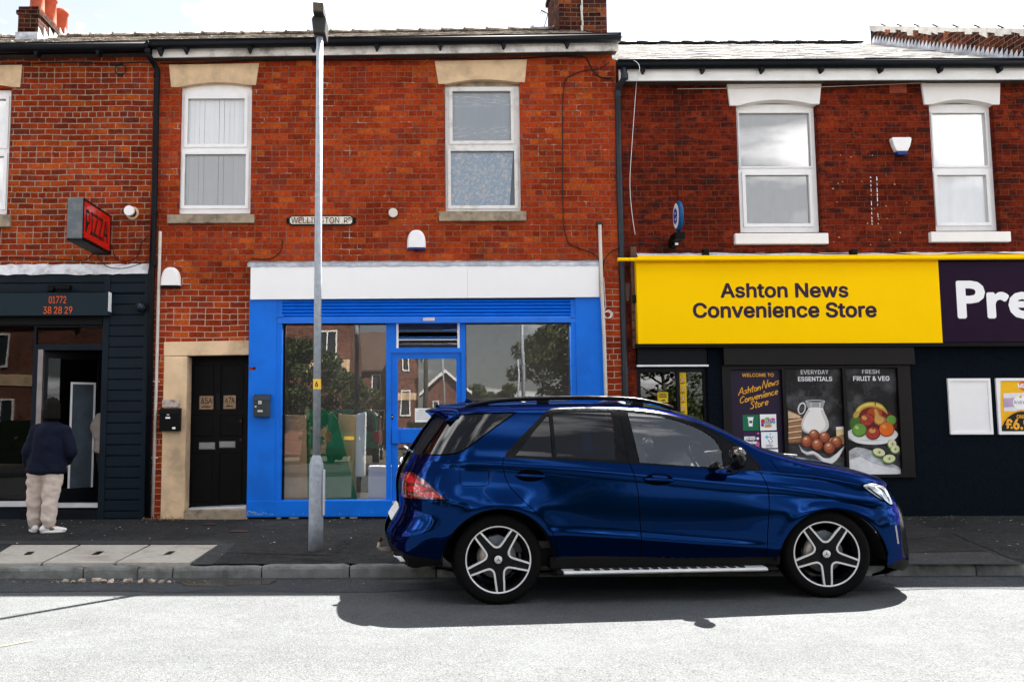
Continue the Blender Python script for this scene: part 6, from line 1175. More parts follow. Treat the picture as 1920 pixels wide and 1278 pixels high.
def fast(tab, k):
    xs = [p[k] for p in tab]; ys = [p[1 - k] for p in tab]; lo, st = xs[0], (xs[-1] - xs[0]) / (len(xs) - 1)
    def f(x):
        t = (x - lo) / st
        if t <= 0: return ys[0] + (ys[1] - ys[0]) / st * (x - lo) * (1 if k == 0 else 0)
        if t >= len(xs) - 1: return ys[-1] + ((ys[-1] - ys[-2]) / st * (x - xs[-1]) if k == 0 else 0)
        i = int(t); t -= i; m0 = (ys[i + 1] - ys[max(i - 1, 0)]) / (2 if i else 1); m1 = (ys[min(i + 2, len(ys) - 1)] - ys[i]) / (2 if i + 2 < len(ys) else 1)
        return ys[i] * (2 * t ** 3 - 3 * t * t + 1) + m0 * (t ** 3 - 2 * t * t + t) + ys[i + 1] * (3 * t * t - 2 * t ** 3) + m1 * (t ** 3 - t * t)
    return f
zt, ur, uf = fast(ZT, 0), fast(UR, 1), fast(UF, 1)
AR = [(cp(935, 1062, .04), 0.475), (cp(1559, 1062, .04), 0.487)]     # wheel arch centres
u_rw, z_rw = cp(934, 1052.5, .06); u_fw, z_fw = cp(1549, 1049, .06)
ref = cp(1200, 868, .12)
_bt = smooth_tab([(-1.6, cp(845, 853, .1)[1])] + [cp(845, 853, .1), cp(960, 856, .1), cp(1100, 862, .1), cp(1200, 867.5, .1), cp(1300, 874.5, .1), cp(1420, 881, .1), cp(1500, 884, .1), cp(1617, 903, .1), (4.6, cp(1617, 903, .1)[1] - .05)], 0, 90, 3); beltz = fast(_bt, 0)
WT = [(-.95, .84), (-.82, .895), (-.72, .930), (-.63, .960), (-.55, .963), (-.40, .955), (-.25, .943), (-.12, .930), (-.055, .919), (0, .902), (.05, .880), (.15, .845), (.28, .795), (.40, .745), (.48, .692), (.54, .650), (.60, .61), (.70, .55), (.9, .5)]
WTS = fast(smooth_tab(WT, 0, 240, 3), 0)
def gq(d, Rr, n):
    if d <= 0: return 0.0
    t = min(d / Rr, 1.0); return (1 - (1 - t) ** n) ** (1 / n)
def half(u, z):
    zb = beltz(u); w = WTS(z - zb)
    for (c, r_) in AR:
        rr = math.hypot(u - c[0], z - c[1]); w += .009 * math.exp(-((rr - r_ - .02) / .06) ** 2)
    # shoulder line running back into the tail lamp, and the lower door crease
    zq = lerp([cp(1380, 878, .06), cp(1423, 881, .06), cp(1530, 892, .08), cp(1617, 910, .10)], u); w += .007 * math.exp(-((z - zq) / .022) ** 2) / (1 + math.exp(-(u - 2.2) * 22))
    w += .030 * math.exp(-((z - zb + .40) / .15) ** 2) / (1 + math.exp((u - .38) * 9)) + .022 * math.exp(-((z - zb + .34) / .15) ** 2) / (1 + math.exp(-(u - 2.35) * 9))
    zl = zb - .055 - .036 * max(0, min(u, 3.2)); w += .008 * math.exp(-((z - zl) / .035) ** 2)
    zc = zb - .60 - .02 * u; w += .013 * math.exp(-((z - zc) / .04) ** 2) / (1 + math.exp(-(u - .45) * 14)) / (1 + math.exp((u - 2.35) * 14))
    T = gq(zt(u) - z, .105 if u < 2.0 else .105, 2.4)
    w = w * (.02 + .98 * T)
    w *= gq(u - ur(z) + 1e-4, .50, 2.9) * gq(uf(z) - u + 1e-4, .52, 2.7)
    return w
def surf(u, z, off=0.0, side=0):
    w = half(u, z) + off; v = HC - w; return (u, v if side == 0 else 2 * HC - v, z)
def nrm(u, z, side=0):
    e = 2e-3; wu = (half(u + e, z) - half(u - e, z)) / (2 * e); wz = (half(u, z + e) - half(u, z - e)) / (2 * e)
    wu = max(-25, min(25, wu)); wz = max(-25, min(25, wz)); n_ = Vector((-wu, -1, -wz)).normalized()
    return n_ if side == 0 else Vector((n_.x, -n_.y, n_.z))
def cps(px, py):
    v = .12
    for _ in range(7): p = cp(px, py, v); v = .5 * v + .5 * (HC - half(*p))
    return cp(px, py, v)
# outline polygon
def arc(c, r_, a0, a1, n): return [(c[0] + r_ * math.cos(a0 + (a1 - a0) * i / n), c[1] + r_ * math.sin(a0 + (a1 - a0) * i / n)) for i in range(n + 1)]
zbot = cp(1200, 1046, .06)[1]; zb_r = cp(800, 1062, .5)[1]; zb_f = cp(1672, 1062, .6)[1]
def arch_pts(c, r_, zl, zr):
    al = math.pi - math.asin(max(-1, min(1, (zl - c[1]) / r_))); ar = math.asin(max(-1, min(1, (zr - c[1]) / r_))); return arc(c, r_, ar, al, 34)     # from right to left
rear_o = [(ur(z) + .0015, z) for z in [zb_r + (crear[-1][1] - zb_r) * i / 60 for i in range(61)]]
u_t0 = rear_o[-1][0]; front_z0 = cfront[0][1] - .006
top_o = [(u, zt(u) - .0015) for u in [u_t0 + .012 + (cfront[0][0] - .03 - u_t0) * i / 150 for i in range(151)]]
front_o = [(uf(z) - .0015, z) for z in [front_z0 - .012 + (zb_f - front_z0 + .012) * i / 50 for i in range(51)]]
zfl, zfr = zbot, cp(1661, 1055, .2)[1]; zrl, zrr = cp(827, 1049, .1)[1], zbot
bot_o = arch_pts(AR[1][0], AR[1][1], zfl, zfr) + arch_pts(AR[0][0], AR[0][1], zrl, zrr)
outline = rear_o + top_o + front_o + bot_o
def spl(pts, n=6, closed=False):
    out = []; m = len(pts); rng_ = range(m if closed else m - 1)
    for i in rng_:
        a, b, c, d = (pts[(i - 1) % m] if closed or i else pts[0]), pts[i], pts[(i + 1) % m], (pts[(i + 2) % m] if closed or i + 2 < m else pts[-1])
        for k in range(n):
            t = k / n; out.append(tuple(.5 * ((2 * b[q]) + (c[q] - a[q]) * t + (2 * a[q] - 5 * b[q] + 4 * c[q] - d[q]) * t * t + (3 * b[q] - a[q] - 3 * c[q] + d[q]) * t ** 3) for q in (0, 1)))
    if not closed: out.append(tuple(pts[-1]))
    return out
def cpl2(pts, v=0): return [cps(x, y) for x, y in pts]
def poly(pts, v=.1): return cpl2(pts)
def dens(p, d=.05):
    out = []
    for a, b in zip(p, p[1:] + p[:1]):
        k = max(1, int(math.hypot(b[0] - a[0], b[1] - a[1]) / d)); out += [(a[0] + (b[0] - a[0]) * i / k, a[1] + (b[1] - a[1]) * i / k) for i in range(k)]
    return out
VW = .22
dlo_top = spl(cpl2([(1026, 771), (1036, 766.5), (1060, 765), (1100, 764), (1150, 764.5), (1200, 768), (1250, 775.5), (1300, 791), (1340, 809), (1380, 834), (1405, 852), (1424, 872)], VW), 4)
belt_l = [(a, beltz(a)) for a in [cp(1422, 881, .1)[0] + (cp(945, 856, .1)[0] - cp(1422, 881, .1)[0]) * i / 30 for i in range(31)]]
c_pil = cpl2([(952, 847), (975, 822), (1000, 797), (1015, 781)], .18)
DLO = dlo_top + belt_l + c_pil
mid_d = spl(cpl2([(1160, 764), (1168, 805), (1177, 857), (1189, 889), (1196, 921), (1199, 960), (1200, 1046)], .1), 4)
rear_d = spl(cpl2([(944.5, 856), (943, 875), (953, 907), (979, 936), (1011, 965), (1033, 993), (1043, 1019), (1047, 1046)], .08), 4)
front_d = spl(cpl2([(1423, 880), (1437, 907), (1442, 936), (1441, 975), (1439, 1008), (1436, 1046)], .06), 4)
def inset(p, d):
    cx, cz = sum(q[0] for q in p) / len(p), sum(q[1] for q in p) / len(p); out = []; m = len(p)
    A = sum(p[i][0] * p[(i + 1) % m][1] - p[(i + 1) % m][0] * p[i][1] for i in range(m)); s = 1 if A > 0 else -1
    for i in range(m):
        a, b, c = p[i - 1], p[i], p[(i + 1) % m]
        e1 = Vector((b[0] - a[0], b[1] - a[1])); e2 = Vector((c[0] - b[0], c[1] - b[1]))
        if e1.length < 1e-6 or e2.length < 1e-6: out.append(b); continue
        n_ = (Vector((-e1.y, e1.x)).normalized() + Vector((-e2.y, e2.x)).normalized())
        if n_.length < 1e-3: out.append(b); continue
        n_.normalize(); out.append((b[0] + n_.x * d * s, b[1] + n_.y * d * s))
    return out
Wrq = poly([(967, 853), (1036, 856.5), (1030, 780), (1026, 779), (1003, 806), (985, 830)], .2)
Wrd = poly([(1043, 857), (1156, 862), (1146, 771.5), (1060, 771), (1036, 774)], .22)
Wfd = spl(poly([(1200, 866.5), (1260, 871), (1357, 877.5)], .14), 3) + spl(poly([(1354, 846), (1340, 822.5), (1310, 803), (1270, 788), (1230, 777.5), (1176, 771)], .24), 3)
Wq = spl(poly([(790, 851), (828, 852), (859, 848), (883, 834), (930, 799), (968, 772.5)], .2), 3) + poly([(905, 774), (852, 777), (838, 784)], .24)
TAIL = poly([(749, 884), (762, 883.5), (775, 885.5), (797, 900), (834, 935), (800, 934.5), (769, 933.5), (751, 929)], .12)
HEAD = spl(poly([(1617, 911), (1622, 906), (1634, 904), (1648, 907), (1660, 913), (1667, 926), (1673, 946), (1660, 940), (1644.5, 932), (1629, 921)], .15), 3, True)
LOWB = poly([(690, 1070), (690, 1012), (727, 1012), (738, 1022), (752, 1034), (769, 1041), (800, 1045), (831, 1050), (831, 1075)], .2)
REARG = poly([(744, 886), (752, 870), (775, 846), (796, 816), (820, 782), (850, 776), (834, 800), (808, 832), (795, 851), (772, 851), (758, 870), (752, 883)], .25)
GRIL = poly([(1675, 916), (1710, 916), (1710, 1044), (1691, 1044), (1687, 985), (1682, 948)], .25)
LIP = poly([(1652, 1062), (1690, 1047), (1715, 1047), (1715, 1080), (1652, 1080)], .3)
def inpoly(p, P_):
    x, y = p; r_ = False; j = len(P_) - 1
    for i in range(len(P_)):
        xi, yi = P_[i]; xj, yj = P_[j]
        if (yi > y) != (yj > y) and x < (xj - xi) * (y - yi) / (yj - yi) + xi: r_ = not r_
        j = i
    return r_
def side_of(p, line):                            # True when p lies towards the front of an upright line
    return p[0] > lerp(line, p[1], 1)
# triangulate the side once, with every outline as an edge
pts = []; edges = []
def addloop(p, closed=True, d=.045):
    q = dens(p, d) if closed else dens(p, d)[:]
    if not closed:
        q = []
        for a, b in zip(p, p[1:]):
            k = max(1, int(math.hypot(b[0] - a[0], b[1] - a[1]) / d)); q += [(a[0] + (b[0] - a[0]) * i / k, a[1] + (b[1] - a[1]) * i / k) for i in range(k)]
        q.append(p[-1])
    o = len(pts); pts.extend(q); m = len(q); edges.extend([(o + i, o + (i + 1) % m) for i in range(m if closed else m - 1)])
addloop(outline); addloop(DLO); addloop(mid_d, False); addloop(rear_d, False); addloop(front_d, False)
for p in (Wrq, Wrd, Wfd, Wq, TAIL, HEAD, LOWB, REARG, GRIL, LIP): addloop(p)
rgc = random.Random(1)
for d_ in (.0015, .005, .012, .022, .036, .055, .08):                 # rows that follow the outline where it turns over
    for u in [u_t0 + .02 + (cfront[0][0] - .05 - u_t0) * i / 150 for i in range(151)]: pts.append((u, zt(u) - .0015 - d_))
    for z in [zb_r + (crear[-1][1] - zb_r) * i / 50 for i in range(51)]: pts.append((ur(z) + .0015 + d_, z))
    for z in [front_z0 - .02 + (zb_f - front_z0 + .02) * i / 44 for i in range(45)]: pts.append((uf(z) - .0015 - d_, z))
zl_, zh_ = zbot - .1, max(p[1] for p in top_o); ul_, uh_ = min(p[0] for p in rear_o), max(p[0] for p in front_o)
for i in range(int((uh_ - ul_) / .03) + 1):
    u = ul_ + .03 * i; zb = beltz(u); zq = lerp([cp(1380, 878, .06), cp(1423, 881, .06), cp(1530, 892, .08), cp(1617, 910, .10)], u)
    for zz in (zb - .055 - .036 * max(0, min(u, 3.2)), zb - .60 - .02 * u, zq if u > 2.0 else zb - .30):      # rows that follow each crease
        for k in (-2, -1.4, -.9, -.45, 0, .45, .9, 1.4, 2): pts.append((u + rgc.uniform(-.001, .001), zz + k * .03))
    for j in range(int((zh_ - zl_) / .022) + 1): pts.append((u + rgc.uniform(-.001, .001), zl_ + .022 * j + rgc.uniform(-.001, .001)))
OV, OE, OF, *_rest = geometry.delaunay_2d_cdt([Vector(p) for p in pts], edges, [], 0, 1e-5)
regions = {}
OUTL = [tuple(p) for p in outline]
for f in OF:
    c = (sum(OV[i].x for i in f) / 3, sum(OV[i].y for i in f) / 3)
    if not inpoly(c, OUTL): continue
    if inpoly(c, Wfd): k = 'wf'
    elif inpoly(c, Wrd): k = 'wr'
    elif inpoly(c, Wrq): k = 'wrq'
    elif inpoly(c, Wq): k = 'wq'
    elif inpoly(c, DLO): k = 'frame_f' if side_of(c, mid_d) else 'frame_r'
    elif inpoly(c, TAIL): k = 'tail'
    elif inpoly(c, HEAD): k = 'head'
    elif inpoly(c, REARG): k = 'rearglass'
    elif inpoly(c, GRIL): k = 'grille'
    elif inpoly(c, LOWB): k = 'lowtrim'
    elif inpoly(c, LIP): k = 'liptrim'
    elif c[1] < beltz(c[0]) and side_of(c, rear_d) and not side_of(c, mid_d): k = 'door_r'
    elif c[1] < beltz(c[0]) and side_of(c, mid_d) and not side_of(c, front_d): k = 'door_f'
    else: k = 'body'
    regions.setdefault(k, []).append(f)
def drape(name, keys, parent, mats, sides=(0,), off=0.0):
    vs, fs, ns, mi, sm = [], [], [], [], []; ml = []
    for s in sides:
        idx = {}
        for k, m in zip(keys, mats):
            if m not in ml: ml.append(m)
            for f in regions.get(k, []):
                q = []
                for i in f:
                    key = (i, s)
                    if key not in idx: idx[key] = len(vs); vs.append(surf(OV[i].x, OV[i].y, off, s)); ns.append(nrm(OV[i].x, OV[i].y, s))
                    q.append(idx[key])
                a, b, c = (Vector(vs[t]) for t in q)
                if (b - a).cross(c - a).dot(ns[q[0]] + ns[q[1]] + ns[q[2]]) < 0: q = q[::-1]
                fs.append(q); mi.append(ml.index(m))
    me = bpy.data.meshes.new(name); me.from_pydata(vs, [], fs); [me.materials.append(m) for m in ml]
    me.polygons.foreach_set('material_index', mi); me.polygons.foreach_set('use_smooth', [True] * len(fs)); me.update()
    me.normals_split_custom_set_from_vertices([tuple(n_) for n_ in ns])
    o = bpy.data.objects.new(name, me); COL.objects.link(o); o.parent = parent; return o
body = drape('body', ['body'], CAR, [PAINT], (0, 1))
for s in (0, 1): drape('lower_trim', ['lowtrim'], CAR, [TRIMM], (s,)); drape('bumper_edge', ['liptrim'], CAR, [TRIMM], (s,)); drape('grille', ['grille'], CAR, [TRIM], (s,)); drape('rear_window', ['rearglass'], CAR, [TRIMM], (s,))
def ribbon(mb, line, w, off, side, m, closed=False):
    n_ = len(line); L_ = []; Rr = []
    for i in range(n_):
        a = line[(i - 1) % n_ if closed else max(i - 1, 0)]; b = line[(i + 1) % n_ if closed else min(i + 1, n_ - 1)]; d = Vector((b[0] - a[0], b[1] - a[1])); d = d.normalized() if d.length > 1e-9 else Vector((1, 0)); q = Vector((-d.y, d.x)) * w / 2
        L_.append(surf(line[i][0] + q.x, line[i][1] + q.y, off, side)); Rr.append(surf(line[i][0] - q.x, line[i][1] - q.y, off, side))
    v = L_ + Rr; mb.add(v, [(i, (i + 1) % n_, (i + 1) % n_ + n_, i + n_) for i in range(n_ if closed else n_ - 1)], m, True)
def dl(line, d=.03):
    q = []
    for a, b in zip(line, line[1:]):
        k = max(1, int(math.hypot(b[0] - a[0], b[1] - a[1]) / d)); q += [(a[0] + (b[0] - a[0]) * i / k, a[1] + (b[1] - a[1]) * i / k) for i in range(k)]
    return q + [line[-1]]
GAP = M('shut line shadow gap', (.002, .002, .003), 1.0, spec=0.0)
def handle(parent, r, s):
    (u0, z1), (u1, z0) = cps(r[0], r[1]), cps(r[2], r[3]); um, zm, a, b = (u0 + u1) / 2, (z0 + z1) / 2, (u1 - u0) / 2, (z1 - z0) / 2
    mb = MB(); ell = [(um + a * .98 * math.cos(t), zm + b * math.sin(t) * (1.0 if math.sin(t) > 0 else .85)) for t in [2 * math.pi * i / 28 for i in range(28)]]
    v = [surf(um, zm, .0015, s)] + [surf(x, z, .0015, s) for x, z in ell]; mb.add(v, [(0, 1 + i, 1 + (i + 1) % 28) for i in range(28)], GAP, True); mb.build('handle_recess_shade', parent, fix=False)  # flat black patch painting the shade of the handle recess
    mb = MB(); p = [surf(u0 + (u1 - u0) * t, zm + b * (.12 - .22 * t), .012 + .016 * math.sin(math.pi * min(max(t, .08), .92)), s) for t in [i / 12 for i in range(13)]]; mb.tube(p, [.009] + [.0145] * 11 + [.009], 10, PAINT); mb.build('handle', parent)
def mkdoor(s, key, win, frame, glassmat, hand, pane_name='pane', extra=None):
    d = drape('door', [key], CAR, [PAINT], (s,))
    drape('window_frame', [frame], d, [TRIM], (s,), .0)
    for w_ in win: drape(pane_name, [w_], d, [glassmat], (s,), -.008)
    handle(d, hand, s); return d
for s in (0, 1):
    mkdoor(s, 'door_r', ['wr', 'wrq'], 'frame_r', TINT, (967, 879, 1022, 904)); mkdoor(s, 'door_f', ['wf'], 'frame_f', CLEAR, (1206, 887, 1263, 911))
    drape('quarter_window', ['wq'], CAR, [TINT], (s,), -.002)
    tl = drape('tail_light', ['tail'], CAR, [LAMPD], (s,), .004)
    mb = MB()
    for q in (((756, 890), (768, 888), (792, 906), (760, 903)), ((757, 912), (785, 908), (806, 917), (765, 920)), ((778, 921), (812, 922), (826, 932), (786, 929))):
        c = cpl2(q, .12); v = []; N = 6
        for i in range(N + 1):
            for j in range(N + 1):
                a_, b_ = i / N, j / N; x = (c[0][0] * (1 - a_) + c[1][0] * a_) * (1 - b_) + (c[3][0] * (1 - a_) + c[2][0] * a_) * b_; z = (c[0][1] * (1 - a_) + c[1][1] * a_) * (1 - b_) + (c[3][1] * (1 - a_) + c[2][1] * a_) * b_; v.append(surf(x, z, .007, s))
        mb.add(v, [(i * 7 + j, i * 7 + j + 1, (i + 1) * 7 + j + 1, (i + 1) * 7 + j) for i in range(N) for j in range(N)], LAMPR, True)
    mb.build('lens', tl, fix=False)
    mb = MB(); c = cpl2(((755, 922), (766, 922), (773, 929), (757, 928)), .12); mb.add([surf(x, z, .008, s) for x, z in c], [(0, 1, 2, 3)], LAMPC); mb.build('reverse_lens', tl, fix=False)
    hl = drape('headlight', ['head'], CAR, [LAMPC], (s,), .003)
    mb = MB(); ribbon(mb, dens(HEAD, .03), .010, .004, s, GAP, True); c = spl(cpl2([(1640, 912), (1650, 921), (1657, 933), (1664, 940)], .15), 4); ribbon(mb, c, .016, .006, s, M('lamp chrome', (.7, .72, .74), .1, 1.0) if s == 0 else bpy.data.materials['lamp chrome']); c = spl(cpl2([(1627, 909), (1645, 911), (1657, 917), (1664, 930)], .15), 4); ribbon(mb, c, .007, .006, s, WHITEP); c = spl(cpl2([(1627, 913), (1638, 922), (1650, 931), (1664, 941)], .15), 4); ribbon(mb, c, .013, .005, s, GAP); c = spl(cpl2([(1650, 915), (1660, 924), (1667, 938)], .15), 4); ribbon(mb, c, .012, .005, s, TRIM); mb.build('trim_ring', hl, fix=False)
    mb = MB()
    for ln in (mid_d, rear_d, front_d): ribbon(mb, dl([p for p in ln if p[1] < beltz(p[0]) + .004]), .007, .0012, s, GAP)
    ribbon(mb, dl(spl(cpl2([(1444, 861), (1453, 873), (1461, 884)], .08), 4)), .006, .0012, s, GAP)
    ribbon(mb, dl(spl(cpl2([(1461, 884), (1520, 889), (1570, 897), (1617, 908)], .10), 4)), .006, .0012, s, GAP)
    ribbon(mb, dl(spl(cpl2([(836, 936), (868, 946), (884, 955)], .06), 4)), .005, .0012, s, GAP); ribbon(mb, dl(cpl2([(757, 933.5), (836, 935.5)], .1)), .005, .0012, s, GAP)
    ribbon(mb, dens(DLO, .03), .012, .003, s, TRIM, True); ribbon(mb, dens(Wq, .03), .011, .0025, s, GAP, True)
    ribbon(mb, dl(spl(cpl2([(1027, 772), (1018, 781), (1000, 800), (975, 826), (950, 851)], .18), 3)), .022, .004, s, TRIM)
    if s == 0:
        (u0, z1), (u1, z0) = cps(862, 876), cps(917, 910); rr_ = .035; fl = []
        for cx_, cz_, a0 in ((u1 - rr_, z1 - rr_, 0), (u0 + rr_, z1 - rr_, 90), (u0 + rr_, z0 + rr_, 180), (u1 - rr_, z0 + rr_, 270)): fl += [(cx_ + rr_ * math.cos(R(a0 + 15 * i)), cz_ + rr_ * math.sin(R(a0 + 15 * i))) for i in range(7)]
        ribbon(mb, dens(fl, .03), .005, .0012, s, GAP, True)
    for (c, r_) in AR: ribbon(mb, [q for q in arch_pts(c, r_ + .004, zbot, zbot)], .012, .001, s, GAP)
    mb.build('shut_lines', CAR, fix=False)
    # black pillar bars dividing the side windows
    mb = MB()
    for a, b, w_ in (((1031, 776), (1040, 857), .020), ((1160, 765), (1180, 866), .010)): ribbon(mb, dl(cpl2([a, b], .2), .04), w_, .004, s, TRIM)
    mb.build('window_bar', CAR, fix=False)
    # sill and running board
    um0, um1 = AR[0][0][0] + AR[0][1] - .04, AR[1][0][0] - AR[1][1] + .04; yy = (lambda v: v) if s == 0 else (lambda v: 2 * HC - v)
    zs_ = cp(1250, 1062, 0)[1]; mb = MB(); mb.box(um0, um1, yy(.05), yy(.40), zs_ - .02, zbot + .03, TRIMM); mb.build('sill', CAR, bevel=.02)
    u0, u1 = cp(1056, 1068, -.02)[0], cp(1447, 1068, -.02)[0]; zb0, zb1 = cp(1250, 1074.5, -.03)[1], cp(1250, 1065, -.03)[1]
    mb = MB(); pr = [(yy(-.035), zb0 + .005), (yy(-.045), (zb0 + zb1) / 2), (yy(-.025), zb1 - .006), (yy(.16), zb1), (yy(.16), zb0 - .01)]; mb.prism(pr, u0, u1 - .04, RIMS, 'x'); mb.prism([(a, b * .96 + zb0 * .04) for a, b in pr], u0 - .06, u0 - .002, TRIMM, 'x'); mb.prism([(a, b * .97 + zb0 * .03) for a, b in pr], u1 - .038, u1 + .05, TRIMM, 'x')
    rb = mb.build('running_board', CAR, bevel=.006)
    mb = MB(); k = 0; x = u0 + .10
    while x < u1 - .2: mb.box(x, x + .045, yy(-.028), yy(.12), zb1 - .004, zb1 + .004, RUBBER); x += .083
    mb.build('rubber_grip', rb)
    # roof rail
    rl = spl(cpl([(872, 760), (900, 753), (940, 747), (1010, 743.5), (1100, 742.5), (1180, 745), (1215, 750), (1245, 757), (1262, 762)], .40), 3)
    mb = MB(); p = [(a, yy(.40), b - .014) for a, b in rl]; mb.tube(p, [.012] + [.020] * (len(p) - 2) + [.012], 8, TRIM)
    for q in (cp(905, 756, .40), cp(1018, 750, .40), cp(1195, 750, .40)): mb.box(q[0] - .05, q[0] + .05, yy(.39), yy(.43), q[1] - .05, q[1] + .005, TRIM)
    mb.build('roof_rail', CAR)
    # mirror
    mb = MB(); mu0, mz0 = cp(1366, 883, -.13); mu1, mz1 = cp(1393, 839, -.13); mu, mz = (mu0 + mu1) / 2, (mz0 + mz1) / 2
    n0 = len(mb.v); mb.ball((mu, yy(-.13), mz), (.075, .115, (mz1 - mz0) / 2), TRIM, 22, 14)
    mb.v[n0:] = [(mu + (x - mu) * (1 if x > mu else .55), y, mz + (z - mz) * (1.0 if z > mz else .92)) for x, y, z in mb.v[n0:]]
    mr = mb.build('mirror', CAR)
    mb = MB(); mb.tube([(mu + .01, yy(-.10), mz0 + .03), (mu - .03, yy(.0), mz0 - .01), (mu - .05, yy(.08), mz0 - .02)], [.045, .035, .04], 12, TRIM); mb.build('arm', mr)
    mb = MB(); n0 = len(mb.v); mb.ball((mu - .055, yy(-.05), mz0 - .015), (.10, .06, .028), PAINT, 18, 10); mb.build('arm_cover', mr)
    mb = MB(); mb.ball((mu + .012, yy(-.135), mz + .05), (.062, .105, (mz1 - mz0) * .30), M('dark chrome', (.10, .09, .08), .08, 1.0) if s == 0 else bpy.data.materials['dark chrome'], 18, 10); mb.build('cap', mr)
# spoiler, aerial fin, bonnet vents
mb = MB(); t0, t1 = cp(806, 770, .45), cp(852, 764, .40); N = 24; v = []
for i in range(N + 1):
    t = -1 + 2 * i / N; y = HC + t * .66; e = abs(t) ** 3.2; u_tip = t0[0] + .02 + .17 * e
    v += [(t1[0] + .03, y, t1[1] + .012 - .05 * e), ((t1[0] + u_tip) / 2, y, (t1[1] + t0[1]) / 2 + .018 - .045 * e), (u_tip, y, t0[1] + .006 - .03 * e), (u_tip + .005, y, t0[1] - .014 - .03 * e), (t1[0] - .10, y, t1[1] - .085 - .03 * e), (t1[0] + .03, y, t1[1] - .085 - .03 * e)]
mb.add(v, [(i * 6 + k, i * 6 + (k + 1) % 6, (i + 1) * 6 + (k + 1) % 6, (i + 1) * 6 + k) for i in range(N) for k in range(6)] + [tuple(range(6)), tuple(range(N * 6 + 5, N * 6 - 1, -1))], PAINT, True); mb.build('spoiler', CAR, bevel=.004)
mb = MB(); q = cp(890, 755, .96); mb.prism([(q[0] - .10, q[1] - .05), (q[0] - .085, q[1] + .045), (q[0] - .05, q[1] + .03), (q[0] + .03, q[1] + .0), (q[0] + .10, q[1] - .05)], HC - .022, HC + .022, PAINT); mb.build('aerial_fin', CAR, bevel=.012)
mb = MB()
for (a, b) in ((1464, 851), (1470, 851.5), (1476, 852)): q = cp(a, b, .55); q2 = cp(a + 14, b + 5, .55); mb.box(q[0], q2[0], .50, .72, q2[1] + .012, q2[1] + .03, CHROME)
mb.build('bonnet_vent', CAR, bevel=.006)
mb = MB(); c = [cp(1412, 836, .5), cp(1440, 852, .5), cp(1452, 862, .5), cp(1425, 846, .5)]; mb.prism(c, .35, 1.57, TRIMM); mb.build('wiper_cowl', CAR)
# rear details
mb = MB(); b = cp(712, 1010, HC); mb.ball((b[0], HC, b[1]), .027, IRON, 16, 10); c = cp(710, 1026, HC); d = cp(735, 1026, HC); mb.tube([(b[0], HC, b[1] - .02), (c[0], HC, c[1] + .01), (c[0] + .03, HC, c[1] - .02), (d[0] + .1, HC, d[1] - .01)], [.016, .022, .024, .026], 10, M('worn steel', (.28, .25, .22), .5, .6, var=.2)); mb.build('tow_bar', CAR)
mb = MB(); q = cp(741, 1040, .55); mb.prism([(q[0] - .03, q[1] + .03), (q[0] + .03, q[1] - .03), (q[0] + .10, q[1] - .03), (q[0] + .06, q[1] + .03)], .34, .60, STEEL); mb.build('exhaust_tip', CAR, bevel=.012)
mb = MB(); c0, c1 = cp(747, 948, .75), cp(732, 972, .75); mb.prism([(c0[0], c0[1]), (c1[0], c1[1]), (c1[0] + .012, c1[1] - .004), (c0[0] + .012, c0[1])], HC - .26, HC + .26, M('number plate with painted reflection', (.80, .80, .80), .25, var=.12, vscale=60)); mb.build('number_plate', CAR, bevel=.003)  # plate coloured white to paint in its reflection at a grazing view
mb = MB(); q = cp(762, 841, HC); mb.tube([(q[0] + .05, HC, q[1] - .03), (q[0] - .02, HC, q[1] + .03)], .012, 8, CHROME); mb.build('rear_wiper', CAR)
mb = MB(); q = cp(754, 865, HC - .2); mb.ball((q[0], HC - .1, q[1]), (.02, .035, .035), CHROME, 12, 8); mb.build('badge', CAR)
for s in (0, 1):
    yy = (lambda v: v) if s == 0 else (lambda v: 2 * HC - v)
    mb = MB(); c = cpl2([(1677, 984), (1680, 984), (1685, 1018), (1682, 1019)], .3); mb.add([surf(x, z, .004, s) for x, z in c], [(0, 1, 2, 3)], DULL); mb.build('bumper_trim', CAR, fix=False)
mb = MB(); N = 20; l0 = cp(1697, 1049, .45); v = []
for i in range(N + 1):
    t = -1 + 2 * i / N; y = HC + t * .80; u_ = l0[0] + .02 - .36 * abs(t) ** 4; v += [(u_, y, l0[1] + .012 - .05 * abs(t) ** 2), (u_ + .012, y, l0[1] - .006 - .05 * abs(t) ** 2), (u_ - .16, y, l0[1] - .05 - .03 * abs(t) ** 2), (u_ - .16, y, l0[1] - .03 - .03 * abs(t) ** 2)]
mb.add(v, [(i * 4 + k, i * 4 + (k + 1) % 4, (i + 1) * 4 + (k + 1) % 4, (i + 1) * 4 + k) for i in range(N) for k in range(4)], TRIM, True); mb.build('front_lip', CAR)
# underside, wheel housings, cabin
ulo, uhi = rear_o[12][0], front_o[-12][0]
mb = MB(); mb.box(um0 - .05, um1 + .05, .14, 2 * HC - .14, zbot - .06, zbot + .08, TRIMM); mb.box(ulo + .15, AR[0][0][0] - .44, .25, 2 * HC - .25, zb_r + .05, zb_r + .3, TRIMM); mb.box(AR[1][0][0] + .44, uhi - .1, .35, 2 * HC - .35, zb_f + .06, zb_f + .3, TRIMM)
for (c, r_) in AR: mb.box(c[0] - .5, c[0] + .5, .42, 2 * HC - .42, zbot, c[1] + r_ + .05, TRIMM)
mb.build('underbody', CAR)
for (c, r_) in AR:
    for s in (0, 1):
        yy = (lambda v: v) if s == 0 else (lambda v: 2 * HC - v); mb = MB(); a = arc(c, r_ + .006, R(6), R(174), 30); v = [(x, yy(.028), z) for x, z in a] + [(x, yy(.42), z) for x, z in a]; n_ = len(a); mb.add(v, [(i, i + 1, i + 1 + n_, i + n_) for i in range(n_ - 1)], RUBBER, True); mb.build('wheel_housing', CAR, fix=False)
